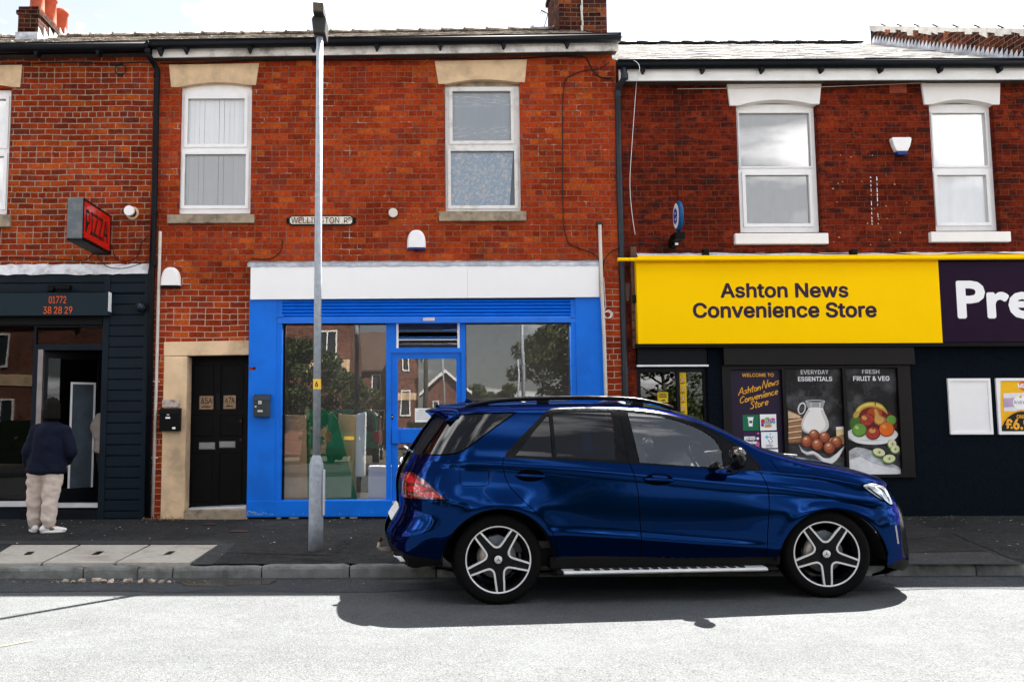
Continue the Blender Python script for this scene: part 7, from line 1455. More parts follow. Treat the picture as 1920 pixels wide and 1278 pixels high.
zbelt0 = beltz(1.4)
mb = MB(); mb.box(.1, 2.35, .16, 2 * HC - .16, zbot + .05, zbot + .14, SEAT); mb.box(-.55, .12, .16, 2 * HC - .16, zbelt0 - .12, zbelt0 - .06, SEAT); mb.build('cabin_floor', CAR)
mb = MB(); du = cp(1395, 870, .5)[0]; mb.prism([(du - .30, zbelt0 - .30), (du - .34, zbelt0 - .10), (du - .22, zbelt0 + .03), (du + .05, zbelt0 + .05), (du + .30, zbelt0 - .02), (du + .3, zbelt0 - .35)], .17, 2 * HC - .17, DASH); mb.prism([(du - .33, zbelt0 - .02), (du - .30, zbelt0 + .075), (du - .16, zbelt0 + .085), (du - .05, zbelt0 + .04)], .32, .70, SEAT); mb.box(du - .30, du - .27, .82, 1.1, zbelt0 + .0, zbelt0 + .15, TRIM); mb.build('dashboard', CAR, bevel=.015)
mb = MB(); sc_ = Vector((du - .40, .52, zbelt0 + .0)); ax = Vector((.88, 0, .47)).normalized(); e1 = Vector((0, 1, 0)); e2 = ax.cross(e1); mb.tube([sc_ + (e1 * math.cos(t) + e2 * math.sin(t)) * .185 for t in [2 * math.pi * i / 32 for i in range(33)]], .016, 8, TRIM)
for t in (R(0), R(180), R(270)): mb.tube([sc_, sc_ + (e1 * math.cos(t) + e2 * math.sin(t)) * .18], .016, 6, TRIM)
mb.cyl(sc_ - ax * .02, sc_ + ax * .06, .06, n=14, m=TRIM); mb.build('steering_wheel', CAR)
for y0 in (.30, 1.10):
    for u0 in (du - .95, du - 1.85):
        mb = MB(); z0 = zbelt0 - .42
        def cush(cx_, cz_, a, b_, tilt, wd):
            n0 = len(mb.v); mb.ball((0, 0, 0), (a, wd, b_), SEAT, 18, 12)
            mb.v[n0:] = [(cx_ + math.copysign(abs(x / a) ** .6 * a, x) * math.cos(tilt) - math.copysign(abs(z / b_) ** .7 * b_, z) * math.sin(tilt), y0 + .26 + math.copysign(abs(y / wd) ** .6 * wd, y), cz_ + math.copysign(abs(x / a) ** .6 * a, x) * math.sin(tilt) + math.copysign(abs(z / b_) ** .7 * b_, z) * math.cos(tilt)) for x, y, z in mb.v[n0:]]
        cush(u0 + .26, z0 + .08, .27, .09, .12, .25); cush(u0 - .06, z0 + .42, .36, .08, math.pi / 2 + .25, .24); cush(u0 - .17, z0 + .86, .10, .055, math.pi / 2 + .2, .14); mb.build('seat', CAR)
mb = MB(); q = cp(1268, 794, .9); mb.ball((q[0] + .1, HC, q[1] + .0), (.02, .12, .035), TRIM, 14, 8); mb.build('rear_view_mirror', CAR)
# wheels
RT, RW = .372, .282
def wheel(u, z, s, steer=0.0, rot=0.0):
    w = bpy.data.objects.new('wheel', None); COL.objects.link(w); w.parent = CAR; w.location = (u, .045 if s == 0 else 2 * HC - .045, z); w.rotation_euler = (0, 0, steer + (0 if s == 0 else math.pi)); w.empty_display_size = .1
    # wheel axis along local y, outer face towards -y
    mb = MB(); prof = [(RW - .012, .012), (RW - .004, .0), (RW + .018, -.004), (RW + .05, -.010), (RT - .030, -.006), (RT - .010, .008), (RT - .002, .030), (RT, .06), (RT, .20), (RT - .01, .245), (RT - .04, .262), (RW, .255), (RW - .02, .24)]
    mb.lathe(prof, (0, 0, 0), (0, 1, 0), 72, TYRE)
    for k in range(72):
        t = 2 * math.pi * k / 72; c_, s_ = math.cos(t), math.sin(t)
        mb.tube([((RT - .014) * c_, .004, (RT - .014) * s_), ((RT + .0025) * c_, .045, (RT + .0025) * s_)], .0055, 4, TYRE)
    for yg in (.10, .16): mb.lathe([(RT + .0015, yg), (RT + .0025, yg + .003), (RT + .0025, yg + .04), (RT + .0015, yg + .043)], (0, 0, 0), (0, 1, 0), 72, TYRE)
    mb.build('tyre', w)
    mb = MB(); mb.lathe([(RW - .004, .003), (RW - .014, .001), (RW - .018, .006)], (0, 0, 0), (0, 1, 0), 72, RIMS); mb.lathe([(RW - .018, .006), (RW - .03, .03), (RW - .055, .10), (RW - .05, .23)], (0, 0, 0), (0, 1, 0), 64, RIMB)
    R1 = RW - .016
    for k in range(5):
        a = R(-88 + 72 * k) + rot
        def pol(r_, da): return (r_ * math.cos(a + da), r_ * math.sin(a + da))
        pg = [pol(R1, -.115), pol(R1, .115), pol(.15, .30), pol(.085, .628), pol(.02, .628), pol(.02, -.628), pol(.085, -.628), pol(.15, -.30)]
        v = []; n_ = len(pg)
        for dep in (.0, .035):
            for x, z_ in pg: rr = math.hypot(x, z_); v.append((x, dep + .008 + .016 * (1 - rr / R1), z_))
        mb.add(v, [tuple(range(n_)), tuple(range(2 * n_ - 1, n_ - 1, -1))] + [(i, i + n_, (i + 1) % n_ + n_, (i + 1) % n_) for i in range(n_)], RIMB)
        # machined edge that loops round the gap to the next spoke
        b_ = a + R(36)
        def gl(r_, da): return Vector((r_ * math.cos(b_ + da), r_ * math.sin(b_ + da)))
        path = [gl(R1 + .002, -.628 + .150), gl(.20, -.50), gl(.150, -.30), gl(.118, -.17), gl(.110, 0), gl(.118, .17), gl(.150, .30), gl(.20, .50), gl(R1 + .002, .628 - .150)]
        path = [Vector(p_) for p_ in spl([tuple(p_) for p_ in [gl(R1 + .002, -.518), gl(.205, -.46), gl(.142, -.36), gl(.108, -.21), gl(.100, 0), gl(.108, .21), gl(.142, .36), gl(.205, .46), gl(R1 + .002, .518)]], 4)]
        v = []
        for i, p_ in enumerate(path):
            d = path[min(i + 1, len(path) - 1)] - path[max(i - 1, 0)]; d.normalize(); q = Vector((-d.y, d.x)) * .0075; rr = p_.length; dep = .004 + .016 * (1 - rr / R1)
            v += [(p_.x + q.x, dep, p_.y + q.y), (p_.x - q.x, dep, p_.y - q.y), (p_.x + q.x * 1.1, dep + .02, p_.y + q.y * 1.1), (p_.x - q.x * 1.1, dep + .02, p_.y - q.y * 1.1)]
        n_ = len(path); mb.add(v, [f for i in range(n_ - 1) for f in ((4 * i, 4 * i + 1, 4 * i + 5, 4 * i + 4), (4 * i, 4 * i + 4, 4 * i + 6, 4 * i + 2), (4 * i + 1, 4 * i + 3, 4 * i + 7, 4 * i + 5))], RIMS)
    for k in range(5): a = R(-88 + 36 + 72 * k) + rot; mb.cyl((.062 * math.cos(a), .012, .062 * math.sin(a)), (.062 * math.cos(a), .03, .062 * math.sin(a)), .009, n=8, m=RIMB)
    mb.lathe([(0, .035), (.075, .035), (.075, .022), (0, .022)], (0, 0, 0), (0, 1, 0), 24, RIMB); mb.build('rim', w)
    mb = MB(); mb.lathe([(0, .002), (.030, .002), (.034, .006), (.034, .03)], (0, 0, 0), (0, 1, 0), 28, RIMS); mb.lathe([(.0335, .004), (.040, .006), (.041, .03)], (0, 0, 0), (0, 1, 0), 28, RIMB)
    for k in range(3):
        a = R(90 + 120 * k) + rot * .5; mb.add([(.028 * math.cos(a), -.001, .028 * math.sin(a)), (.005 * math.cos(a + 1.05), -.0005, .005 * math.sin(a + 1.05)), (0, -.002, 0), (.005 * math.cos(a - 1.05), -.0005, .005 * math.sin(a - 1.05))], [(0, 1, 2, 3)], GREYMET)
    mb.build('centre_cap', w)
    mb = MB(); mb.lathe([(.06, .085), (.165, .085), (.165, .115), (.06, .115)], (0, 0, 0), (0, 1, 0), 48, DISC); mb.lathe([(.17, .12), (.20, .14), (.2, .2)], (0, 0, 0), (0, 1, 0), 32, RIMB); mb.build('brake_disc', w)
    mb = MB(); n0 = len(mb.v); ca = [(.10, -.5), (.19, -.5), (.195, 0), (.19, .5), (.10, .5)]; a0 = R(85) if s == 0 else R(95); mb.prism([(r_ * math.cos(a0 + t), r_ * math.sin(a0 + t)) for r_, t in ca], .07, .14, GREYMET); mb.build('brake_caliper', w, bevel=.01)
    return w
wheel(u_rw, RT - .004, 0, 0, R(2)); wheel(u_fw, RT - .004, 0, R(-9), R(-1)); wheel(u_rw, RT + .0, 1); wheel(u_fw, RT + .0, 1, R(-9))
# ---------------------------------------------------------------- the far side of the street, seen in the glass and the car paint
def foliage(name, cols):
    m, n, l, b = nodes(name); v = objc(n)
    c = ramp(n, l, noise(n, l, v, 1.6, 6, .7), [(.3, cols[0]), (.55, cols[1]), (.75, cols[2])]); l.new(c, b.inputs['Base Color']); setp(b, Roughness=.65, Specular_IOR_Level=.25); return m
LEAF = foliage('dark green leaves', [(.012, .026, .006), (.030, .055, .012), (.070, .085, .020)])
LEAF2 = foliage('olive leaves', [(.020, .030, .008), (.050, .062, .014), (.10, .10, .03)])
BARK = M('grey brown bark', (.08, .06, .045), .9, var=.3, bump=.5, bscale=20)
BR_OPP = brickm('brown brick of the far houses', [(0, (.10, .04, .03)), (.5, (.17, .07, .05)), (1, (.25, .11, .08))], (.25, .20, .17), grime=.2)
TILE = M('brown roof tiles', (.10, .065, .05), .85, var=.3, vscale=9, bump=.6, bscale=10)
def leaves(mb, c, r, n, size, mat, rg):
    for _ in range(n):
        while True:
            p = Vector((rg.uniform(-1, 1), rg.uniform(-1, 1), rg.uniform(-1, 1)))
            if .25 < p.length < 1: break
        q = Vector((c[0] + p.x * r[0], c[1] + p.y * r[1], c[2] + p.z * r[2])); a = Vector((rg.gauss(0, 1), rg.gauss(0, 1), rg.gauss(0, 1))).normalized(); b = a.orthogonal().normalized(); d = a.cross(b); s = size * rg.uniform(.6, 1.4)
        mb.add([q - b * s, q - d * s * .55, q + b * s, q + d * s * .55], [(0, 1, 2, 3)], mat)
def tree(name, label, x, y, h, cr, mat, seed, clumps=26, per=260, trunk=.18, low=.25, size=.10, group='trees on the far side of the street'):
    rg = random.Random(seed); t = thing(name, label, 'tree', (x, y, 0.1), group); mb = MB(); top = h * .75
    mb.tube([(x, y, 0), (x + .1, y, h * .3), (x - .05, y + .1, h * .55), (x, y, top)], [trunk, trunk * .8, trunk * .55, .03], 9, BARK)
    for k in range(7):
        a = rg.uniform(0, 6.3); z = h * rg.uniform(.28, .55); mb.tube([(x, y, z), (x + cr * .35 * math.cos(a), y + cr * .35 * math.sin(a), z + h * .12), (x + cr * .7 * math.cos(a), y + cr * .7 * math.sin(a), z + h * .22)], [trunk * .4, trunk * .25, .02], 6, BARK)
    mb.build('trunk', t); mb = MB()
    for k in range(clumps):
        a = rg.uniform(0, 6.3); rr = cr * math.sqrt(rg.uniform(0, 1)); zz = h * (low + (1 - low) * rg.uniform(.12, .93)); f = max(.25, 1 - abs((zz / h - (low + .45 * (1 - low))) / (.62 * (1 - low))) ** 2)
        c = (x + rr * f * math.cos(a), y + rr * f * math.sin(a), zz); s = cr * rg.uniform(.22, .38); leaves(mb, c, (s, s, s * .8), per, size, mat, rg)
    mb.build('crown', t, fix=False); return t
tree('garden_tree', 'dense dark garden tree before the brick house across the street', -4.6, -22, 4.9, 1.9, LEAF, 1, 30, 330, low=.05, size=.085)
tree('garden_tree', 'low bushy tree beside the drive across the street', -2.6, -21.4, 3.5, 1.2, LEAF2, 2, 20, 260, low=.05, size=.075)
tree('garden_tree', 'wide dark tree left of the far brick house', -9.5, -20.5, 5.6, 2.6, LEAF, 3, 30, 300, low=.05)
tree('street_tree', 'tall leafy tree standing alone down the far side road', 9.2, -44, 8.2, 3.3, LEAF2, 4, 40, 360, low=.2, size=.13)
tree('street_tree', 'broad dark tree behind the tall leafy tree', 14.5, -40, 7.5, 3.6, LEAF, 5, 36, 320, low=.12, size=.13)
tree('street_tree', 'rounded tree at the far right of the far side', 20.5, -30, 6.5, 3.0, LEAF, 6, 30, 300, low=.1, size=.11)
tree('street_tree', 'smaller tree far down the side road', 4.6, -62, 4.6, 2.4, LEAF, 7, 18, 220, low=.1, size=.15)
tree('street_tree', 'second smaller tree far down the side road', 7.4, -64, 4.8, 2.3, LEAF2, 8, 18, 220, low=.1, size=.15)
rg = random.Random(9)
for (x0, x1, h, lb) in ((-.6, 14.0, 1.6, 'long clipped hedge along the far pavement'), (14.6, 27.0, 1.8, 'taller clipped hedge along the far pavement to the right'), (-20.0, -7.2, 1.7, 'clipped hedge along the far pavement to the left')):  # unseen hedges, added to darken what the car paint mirrors
    t = thing('hedge', lb, 'hedge', ((x0 + x1) / 2, -18.4, .1), 'hedges across the street'); mb = MB(); mb.box(x0 + .1, x1 - .1, -18.75, -18.15, .1, h - .1, M('hedge core', (.008, .014, .005), 1)); n = int((x1 - x0) / .45)
    for k in range(n):
        for zz in (.35, .8, 1.25):
            if zz < h: leaves(mb, (x0 + (k + .5) * (x1 - x0) / n, -18.35, zz), (.34, .34, .32), 46, .06, LEAF if (k // 5) % 2 else LEAF2, rg)
    mb.build('foliage', t, fix=False)
def far_house(label, x0, x1, y0, y1, eave, ridge, wins, gable=True, band=True):
    t = thing('far_house', label, 'house', ((x0 + x1) / 2, (y0 + y1) / 2, .1), 'houses across the street'); mb = MB(); mb.box(x0, x1, y0, y1, 0, eave, BR_OPP)
    if gable: mb.prism([(x0, eave), (x1, eave), ((x0 + x1) / 2, ridge - .05)], y0, y1, BR_OPP)
    mb.build('wall', t); mb = MB(); xm, ym = (x0 + x1) / 2, (y0 + y1) / 2
    if gable:
        for s in (-1, 1): e = x0 - .25 if s < 0 else x1 + .25; mb.add([(e, y0 - .3, eave - .12), (e, y1 + .3, eave - .12), (xm, y1 + .3, ridge), (xm, y0 - .3, ridge), (e, y0 - .3, eave - .0), (e, y1 + .3, eave - .0), (xm, y1 + .3, ridge + .12), (xm, y0 - .3, ridge + .12)], [(0, 1, 2, 3), (4, 5, 6, 7), (1, 2, 6, 5), (0, 3, 7, 4), (0, 1, 5, 4)], TILE)
    else:
        for s in (-1, 1): e = y0 - .25 if s < 0 else y1 + .25; mb.add([(x0 - .3, e, eave - .12), (x1 + .3, e, eave - .12), (x1 + .3, ym, ridge), (x0 - .3, ym, ridge), (x0 - .3, e, eave), (x1 + .3, e, eave), (x1 + .3, ym, ridge + .12), (x0 - .3, ym, ridge + .12)], [(0, 1, 2, 3), (4, 5, 6, 7), (0, 1, 5, 4), (1, 2, 6, 5), (0, 3, 7, 4)], TILE)
    mb.build('roof', t)
    if gable:
        mb = MB()
        for s in (-1, 1): e = x0 - .25 if s < 0 else x1 + .25; mb.prism([(e, eave - .2), (e, eave + .02), (xm, ridge + .1), (xm, ridge - .14)], y1 + .26, y1 + .32, UPVC)
        mb.build('barge_board', t)
    if band: mb = MB(); mb.box(x0 - .02, x1 + .02, y1, y1 + .04, eave * .52, eave * .60, STONE); mb.build('stone_band', t)
    for (wx, wz, ww, wh) in wins:
        mb = MB(); holed(mb, wx, wx + ww, wz, wz + wh, [(wx + .07 + k * (ww - .07) / max(1, round(ww / .55)), wx + (k + 1) * (ww - .07) / max(1, round(ww / .55)), wz + .08, wz + wh - .08) for k in range(max(1, round(ww / .55)))], y1 + .06, y1 + .0, UPVC); f = mb.build('window', t, fix=False); mb = MB(); mb.box(wx + .03, wx + ww - .03, y1 + .01, y1 + .02, wz + .03, wz + wh - .03, M('dark far window', (.03, .035, .04), .08) if 'dark far window' not in bpy.data.materials else bpy.data.materials['dark far window']); mb.build('pane', f)
far_house('brown brick house with tall white windows behind the garden tree', -11.5, -3.5, -38, -30, 7.6, 11.0, [(-5.1, 4.1, 1.0, 1.9), (-5.0, 6.9, .5, 1.0), (-9.2, 4.1, 1.5, 1.9), (-9.2, 1.2, 1.6, 1.6)])
far_house('low brick house with a long tiled roof behind the drive', -5.2, -1.5, -47, -40, 4.6, 7.2, [(-3.0, 3.0, .6, 1.3), (-3.1, 1.0, .9, 1.3)], gable=False, band=False)
far_house('narrow brick gable house with white windows across the street', -1.6, -.2, -45, -38, 5.4, 7.4, [(-1.15, 4.4, .4, 1.5), (-1.2, 1.8, .6, 1.6)])
far_house('low red brick hall with a dark roof across the street', .1, 3.3, -58, -50, 3.6, 5.2, [(.8, 1.6, .4, 1.4), (2.0, 1.6, .6, 1.0)], band=False)
far_house('red brick house at the far right across the street', 24.0, 33.0, -34, -25, 6.0, 9.0, [(25.0, 3.9, 1.2, 1.5), (28.5, 3.9, 1.2, 1.5), (25, 1.1, 1.5, 1.5)], gable=False)
far_house('brick house at the far left across the street', -26.0, -15.0, -34, -25, 6.0, 9.0, [(-19.0, 3.9, 1.2, 1.5), (-22.5, 3.9, 1.2, 1.5), (-19, 1.1, 1.5, 1.5)], gable=False)
for (x, y, h, lb) in ((3.2, -15.0, 6.2, 'grey lamp post on the far pavement'), (6.0, -42.0, 5.5, 'lamp post down the side road'), (11.0, -47.0, 6.0, 'second lamp post down the side road'), (1.2, -36.0, 7.0, 'lamp post before the low red brick hall')):
    t = thing('far_lamp_post', lb, 'street lamp', (x, y, .1), 'lamp posts across the street'); mb = MB(); mb.tube([(x, y, .1), (x, y, h)], [.07, .045], 12, GALV); mb.build('shaft', t); mb = MB(); mb.box(x - .1, x + .45, y - .1, y + .1, h - .02, h + .1, LANT); mb.build('lantern', t, bevel=.03)
t = thing('telegraph_pole', 'brown wooden telegraph pole across the street', 'pole', (.15, -33, .1)); mb = MB(); mb.tube([(.15, -33, .1), (.3, -33, 7.5)], [.14, .10], 10, TIMBER); mb.box(-.5, 1.1, -33.06, -32.94, 7.0, 7.12, TIMBER); mb.build('post', t)
# green van, its back to the street
GV = M('dark green van paint', (.006, .040, .026), .2, var=.05, coat=1.0)
vx, vy = -2.35, -17.0; V = thing('parked_van', 'dark green people carrier parked nose in across the street', 'van', (vx, vy - 2, .1))
mb = MB(); prof = [(-.86, .35), (.86, .35), (.90, .7), (.89, 1.05), (.80, 1.62), (.70, 1.80), (.45, 1.86), (-.45, 1.86), (-.70, 1.80), (-.80, 1.62), (-.89, 1.05), (-.90, .7)]
ys = [(0, .93), (-.08, .98), (-.3, 1.0), (-2.2, 1.0), (-3.3, .98), (-4.2, .9), (-4.4, .8)]; v = []
for yy, k in ys:
    hk = 1.0 if yy > -2.9 else (.62 if yy < -3.2 else .9); v += [(vx + a * k, vy + yy, .1 + .35 + (b - .35) * (hk if b > 1.1 else 1)) for a, b in prof]
m_ = len(prof); mb.add(v, [(i * m_ + k, i * m_ + (k + 1) % m_, (i + 1) * m_ + (k + 1) % m_, (i + 1) * m_ + k) for i in range(len(ys) - 1) for k in range(m_)] + [tuple(range(m_)), tuple(range((len(ys) - 1) * m_ + m_ - 1, (len(ys) - 1) * m_ - 1, -1))], GV, False); mb.build('body', V, bevel=.03)
mb = MB(); mb.prism([(vx - .72, 1.22), (vx + .72, 1.22), (vx + .62, 1.80), (vx - .62, 1.80)], vy - .02, vy + .03, M('van window', (.01, .014, .015), .05)); mb.build('rear_window', V, bevel=.02)
for s in (-1, 1):
    mb = MB(); mb.prism([(vy - .5, 1.22), (vy - 2.4, 1.22), (vy - 2.3, 1.74), (vy - .55, 1.76)], vx + s * .80, vx + s * .885, bpy.data.materials['van window'], 'x'); mb.build('side_window', V)
    mb = MB(); mb.box(vx + s * .70, vx + s * .90, vy - .1, vy + .02, .85, 1.2, LAMPD); mb.build('tail_light', V, bevel=.02)
    for yy in (-.75, -3.6): mb = MB(); mb.cyl((vx + s * .66, vy + yy, .42), (vx + s * .9, vy + yy, .42), .32, n=28, m=TYRE); mb.cyl((vx + s * .66, vy + yy, .42), (vx + s * .91, vy + yy, .42), .2, n=20, m=RIMS); mb.build('wheel', V)
mb = MB(); mb.box(vx - .26, vx + .26, vy + .0, vy + .035, .92, 1.03, M('yellow number plate', (.75, .45, .02), .4)); mb.build('number_plate', V)
mb = MB(); mb.box(vx - .88, vx + .88, vy - .2, vy + .06, .42, .68, TRIMM); mb.build('bumper', V, bevel=.03)
# ---------------------------------------------------------------- people
from mathutils import noise as mnoise
def chain(lst, pts, step=.25):
    """ellipsoids laid closely along a chain of (point, (rx, ry, rz))"""
    for (a, ra), (b, rb) in zip(pts, pts[1:]):
        a, b = Vector(a), Vector(b); k = max(2, int((b - a).length / (min(min(ra), min(rb)) * step)))
        for i in range(k + 1): t = i / k; lst.append((a.lerp(b, t), tuple(ra[q] + (rb[q] - ra[q]) * t for q in range(3))))
def fused(name, lst, voxel, mat, parent, smooth=6, wrinkle=0.0, wfreq=9.0, wz=2.2):
    mb = MB()
    for c, r in lst: mb.ball(c, r, mat, 14, 9)
    me = bpy.data.meshes.new('tmp'); me.from_pydata(mb.v, [], mb.f); me.update(); o = bpy.data.objects.new('tmp', me); COL.objects.link(o)
    md = o.modifiers.new('fuse', 'REMESH'); md.mode = 'VOXEL'; md.voxel_size = voxel
    sm = o.modifiers.new('smooth', 'SMOOTH'); sm.iterations = smooth; sm.factor = .5
    bpy.context.view_layer.update(); nm = bpy.data.meshes.new_from_object(o.evaluated_get(bpy.context.evaluated_depsgraph_get())); bpy.data.objects.remove(o); bpy.data.meshes.remove(me)
    nm.name = name; nm.materials.clear(); nm.materials.append(mat)
    if wrinkle:
        ns = [v.normal.copy() for v in nm.vertices]
        for v, n_ in zip(nm.vertices, ns):
            p = v.co; d = mnoise.noise(Vector((p.x * wfreq, p.y * wfreq, p.z * wfreq * wz))) + .5 * mnoise.noise(Vector((p.x * wfreq * 2 + 5, p.y * wfreq * 2, p.z * wfreq * 2 * wz * .8 + p.x * 8)))
            v.co += n_ * d * wrinkle
    nm.polygons.foreach_set('use_smooth', [True] * len(nm.polygons)); nm.update()
    ob = bpy.data.objects.new(name, nm); COL.objects.link(ob)
    if parent is not None: ob.parent = parent; ob.matrix_parent_inverse = INV.get(parent.name, Matrix())
    return ob
SKIN = M('skin', (.50, .27, .19), .55, var=.06); HAIR = M('dark brown hair', (.006, .0045, .004), .7, var=.4, vscale=60, spec=.08)
NAVYJ = M('navy jacket cloth', (.0028, .005, .016), .9, var=.2, vscale=30, spec=.2); CREAMT = M('cream jogger cloth', (.56, .47, .41), .9, var=.06, vscale=20, spec=.15)
SHOEW = M('white trainer', (.70, .68, .65), .6, var=.06); SHOEB = M('brown trainer panel', (.16, .12, .09), .7, var=.2); BEIGEJ = M('grey beige jacket cloth', (.30, .26, .23), .85, var=.1, spec=.2); DARKT = M('dark trousers cloth', (.02, .02, .022), .9)
def hand(lst, wrist, d, palm_n, s=1.0):
    """palm, four unequal curled fingers and a thumb leaving the side of the palm"""
    d = Vector(d).normalized(); n_ = Vector(palm_n).normalized(); side = d.cross(n_).normalized(); w = Vector(wrist); L = .085 * s
    for k in range(4): o = side * (k - 1.5) * .020 * s; chain(lst, [(w + o * .7, (.013 * s,) * 3), (w + d * L + o, (.0115 * s,) * 3)], .5)
    for k, ln in enumerate((.068, .078, .073, .056)):
        o = side * (k - 1.5) * .0215 * s; b = w + d * L + o; m = b + (d * .8 + n_ * .35) * ln * .5 * s; e = m + (d * .45 + n_ * .8) * ln * .5 * s
        chain(lst, [(b, (.0092 * s,) * 3), (m, (.0085 * s,) * 3), (e, (.0072 * s,) * 3)], .5)
    b = w + d * L * .25 - side * .036 * s; m = b + (d * .75 - side * .55 + n_ * .25) * .038 * s; e = m + (d * .85 + n_ * .45) * .034 * s; chain(lst, [(w + d * .015 - side * .012 * s, (.014 * s,) * 3), (b, (.0125 * s,) * 3), (m, (.0105 * s,) * 3), (e, (.0085 * s,) * 3)], .5)
def clothe(t, name, lst, vox, mat, w=.006, smooth=8, **k): return fused(name, lst, vox, mat, t, smooth, w, **k)
def build_person(label, foot, J, jm, tm, hair_drop):
    t = thing('person', label, 'person', foot); B = []
    hd = Vector(J['head']); fw = Vector(J['face']).normalized(); sd = Vector((fw.y, -fw.x, 0)); up = Vector((0, 0, 1))
    chain(B, [(hd + up * .02, (.078, .086, .10)), (hd - up * .035 + fw * .012, (.066, .072, .085))], .6)
    B.append((hd + fw * .096 - up * .015, (.014, .016, .022))); B.append((hd + fw * .083 - up * .062, (.024, .014, .009))); B.append((hd + fw * .07 - up * .10, (.026, .024, .022)))
    for s in (-1, 1): B.append((hd + sd * s * .082 - up * .01, (.013, .020, .030))); B.append((hd + sd * s * .032 + fw * .074 + up * .022, (.020, .014, .008)))
    chain(B, [(hd - up * .07, (.052, .055, .05)), (J['neck'], (.058, .058, .05)), (J['chest'], (.15, .095, .10)), (J['waist'], (.13, .09, .10)), (J['pelvis'], (.15, .10, .10))], .6)
    for s in 'LR':
        chain(B, [(J['neck'] - up * .05, (.045, .045, .045)), (J['sh' + s] - up * .03, (.045, .045, .045)), (J['el' + s], (.042, .042, .042)), (J['wr' + s], (.027, .027, .027))], .7)
        chain(B, [(J['pelvis'], (.09, .09, .09)), (J['hip' + s], (.085, .085, .09)), (J['kn' + s], (.058, .058, .058)), (J['an' + s], (.038, .038, .038))], .6)
        chain(B, [(J['an' + s], (.036, .036, .04)), (Vector(J['an' + s]) + Vector(J['toe' + s]) * .12 - up * .05, (.035, .035, .022))], .5); hand(B, J['wr' + s], J['hd' + s], J['pn' + s])
    fused('body', B, .0075, SKIN, t, 3)
    for s in (-1, 1):
        mb = MB(); mb.ball(tuple(hd + sd * s * .032 + fw * .078 + up * .006), (.012, .012, .009), WHITEP, 12, 8); mb.ball(tuple(hd + sd * s * .032 + fw * .087 + up * .006), (.0055, .0055, .0055), BLACK, 10, 6); mb.build('eye', t)
    Hh = []; chain(Hh, [(hd + up * .035 - fw * .012, (.098, .104, .098)), (hd - up * hair_drop * .5 - fw * .035, (.108, .085, .09)), (hd - up * hair_drop - fw * .03, (.116, .088, .045)), (hd - up * (hair_drop + .02) - fw * .02, (.106, .08, .03))], .35)
    for s in (-1, 1): chain(Hh, [(hd + sd * s * .075 + up * .03, (.032, .06, .06)), (hd + sd * s * .088 - up * hair_drop * .9 + fw * .0, (.026, .055, .05))], .5)
    fused('hair', Hh, .009, HAIR, t, 5, .008, wfreq=46, wz=.08)
    T = []
    chain(T, [(J['waist'] + Vector((0, 0, -.02)), (.17, .13, .10)), (J['pelvis'], (.20, .155, .12))], .4)
    for s in 'LR': chain(T, [(J['pelvis'] * .5 + J['hip' + s] * .5, (.135, .14, .12)), (J['hip' + s], (.122, .135, .12)), (J['kn' + s], (.104, .112, .10)), (J['an' + s] * .75 + J['kn' + s] * .25, (.092, .098, .06)), (J['an' + s] + Vector((0, 0, -.005)), (.070, .078, .035))], .35)
    clothe(t, 'trousers', T, .012, tm, .014, wfreq=8, wz=1.7)
    C = []
    chain(C, [(J['neck'] - up * .01, (.075, .075, .04)), (J['neck'] - up * .05, (.11, .10, .05)), (J['chest'] + up * .06, (.19, .14, .08)), (J['chest'], (.215, .155, .10)), (J['waist'], (.235, .17, .10)), (J['hem'], (.262, .185, .05))], .35)
    for s in 'LR': chain(C, [(J['neck'] - up * .06, (.08, .09, .06)), (J['sh' + s], (.082, .085, .08)), (J['el' + s], (.078, .080, .08)), (J['wr' + s] * .85 + J['el' + s] * .15, (.058, .058, .058))], .35)
    clothe(t, 'jacket', C, 0.013, jm, .013, wfreq=7, wz=1.3)
    for s in 'LR':
        a = J['an' + s]; d = Vector(J['toe' + s]).normalized(); q = Vector((-d.y, d.x, 0)); gz = foot[2]; Sx = []
        def P3(f, l, h): return Vector((a.x, a.y, gz)) + d * f + q * l + up * h
        chain(Sx, [(P3(-.065, 0, .05), (.042, .042, .045)), (P3(-.01, 0, .06), (.046, .046, .052)), (P3(.07, 0, .048), (.046, .046, .036)), (P3(.15, 0, .038), (.043, .043, .028)), (P3(.185, 0, .034), (.036, .036, .024))], .35); chain(Sx, [(P3(-.02, 0, .09), (.043, .045, .03)), (P3(-.03, 0, .11), (.042, .044, .02))], .5)
        sh_ = fused('shoe', Sx, .009, SHOEW, t, 5)
        mb = MB(); ol = [(.235 * math.cos(w) * .62 + .055, .052 * math.sin(w) * (1.0 if math.cos(w) > -.2 else .9)) for w in [2 * math.pi * i / 28 for i in range(28)]]; v = [tuple(P3(f, l, h)) for h, k in ((.0, .96), (.012, 1.04), (.030, 1.0)) for f, l in [((f_ - .055) * k + .055, l_ * k) for f_, l_ in ol]]
        mb.add(v, [tuple(range(28)), tuple(range(83, 55, -1))] + [(i + 28 * j, (i + 1) % 28 + 28 * j, (i + 1) % 28 + 28 * (j + 1), i + 28 * (j + 1)) for i in range(28) for j in (0, 1)], SHOEW, True); mb.build('sole', sh_)
        mb = MB()
        for sgn in (-1, 1): mb.ball(tuple(P3(.03, sgn * .034, .052)), (.045, .018, .020), SHOEB, 12, 8)
        mb.build('side_panel', sh_)
    return t
def up_(v): return Vector(v)
YP = -1.42
def wj(x, y, dy=0.0): a = wp(x, y, YP + dy); return Vector((a[0], YP + dy, a[1]))
fz = pz(YP) + .004
an = lambda x, y, dy: Vector((wp(x, y, YP + dy)[0], YP + dy, fz + .09))
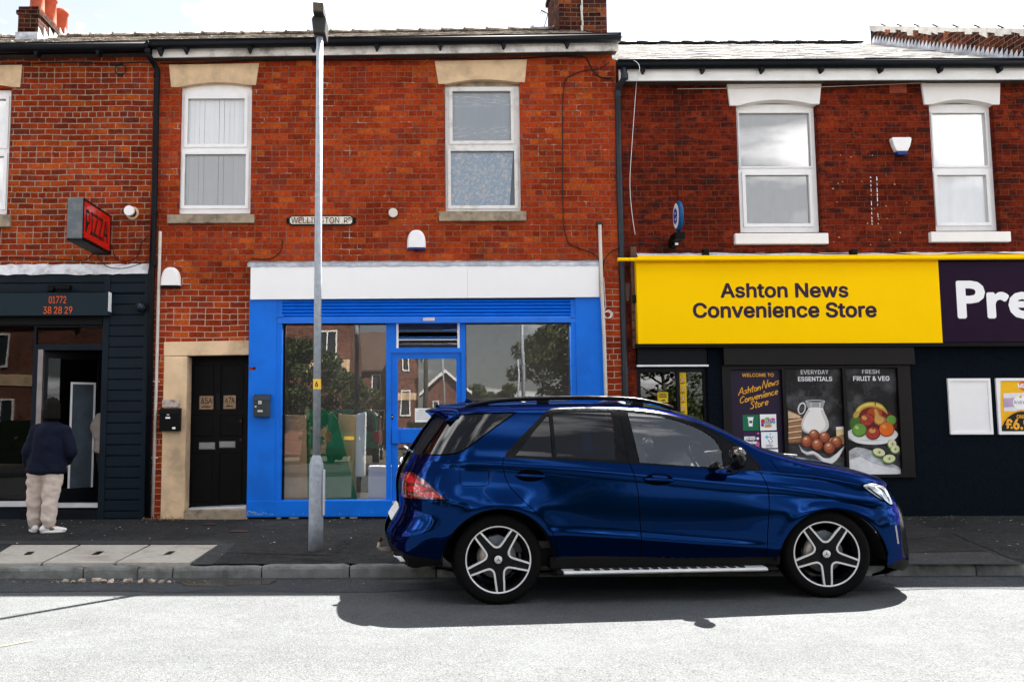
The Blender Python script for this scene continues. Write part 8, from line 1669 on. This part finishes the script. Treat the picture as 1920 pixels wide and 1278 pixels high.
J = dict(head=wj(98.5, 764), face=(.30, .95, -.05), neck=wj(96, 789), chest=wj(93, 815), waist=wj(90, 848), hem=wj(87, 884), pelvis=wj(86, 880), hipL=wj(69, 888), hipR=wj(101, 888), knL=wj(65.5, 934, .03), knR=wj(94, 936, -.02), anL=an(65, 984, .06), anR=an(91, 985, -.04), toeL=(-.55, .83, 0), toeR=(.93, .36, 0),
         shL=wj(68, 808), elL=wj(52.5, 848, -.02), wrL=wj(53, 876, .12), shR=wj(122, 806), elR=wj(134, 846, .0), wrR=wj(124, 868, .16), hdL=(.25, .75, -.55), pnL=(.9, -.2, .1), hdR=(-.4, .8, -.3), pnR=(-.7, -.3, -.3))
J['shL'].z = J['shR'].z = (J['shL'].z + J['shR'].z) / 2
build_person('person seen from behind in navy jacket, cream joggers and white trainers before the takeaway', (J['anL'].x * .5 + J['anR'].x * .5, YP, fz), J, NAVYJ, CREAMT, .125)
YQ = .62
def qj(x, y, dy=0.0): a = wp(x, y, YQ + dy); return Vector((a[0], YQ + dy, a[1]))
fz2 = .244; x0 = qj(208, 800).x
an2 = lambda dx, dy: Vector((x0 + dx, YQ + dy, fz2 + .09))
J2 = dict(head=Vector((x0 + .03, YQ, fz2 + 1.58)), face=(.3, -.95, 0), neck=Vector((x0 + .02, YQ, fz2 + 1.42)), chest=Vector((x0, YQ, fz2 + 1.22)), waist=Vector((x0, YQ, fz2 + 1.02)), hem=Vector((x0, YQ, fz2 + .86)), pelvis=Vector((x0, YQ, fz2 + .90)), hipL=Vector((x0 - .09, YQ, fz2 + .84)), hipR=Vector((x0 + .09, YQ, fz2 + .84)), knL=Vector((x0 - .05, YQ, fz2 + .47)), knR=Vector((x0 + .11, YQ + .03, fz2 + .47)), anL=an2(-.02, 0), anR=an2(.14, .05), toeL=(.1, -1, 0), toeR=(.3, -.95, 0),
          shL=Vector((x0 - .16, YQ, fz2 + 1.36)), elL=qj(178, 800, .0), wrL=qj(183, 822, -.06), shR=Vector((x0 + .22, YQ, fz2 + 1.36)), elR=Vector((x0 + .30, YQ + .02, fz2 + 1.08)), wrR=Vector((x0 + .26, YQ - .12, fz2 + .88)), hdL=(.25, -.25, -.93), pnL=(.8, .5, .1), hdR=(-.1, -.4, -.9), pnR=(-.9, .3, 0))
build_person('person in a grey beige jacket mostly hidden inside the takeaway doorway', (x0 + .05, YQ, fz2), J2, BEIGEJ, DARKT, .05)
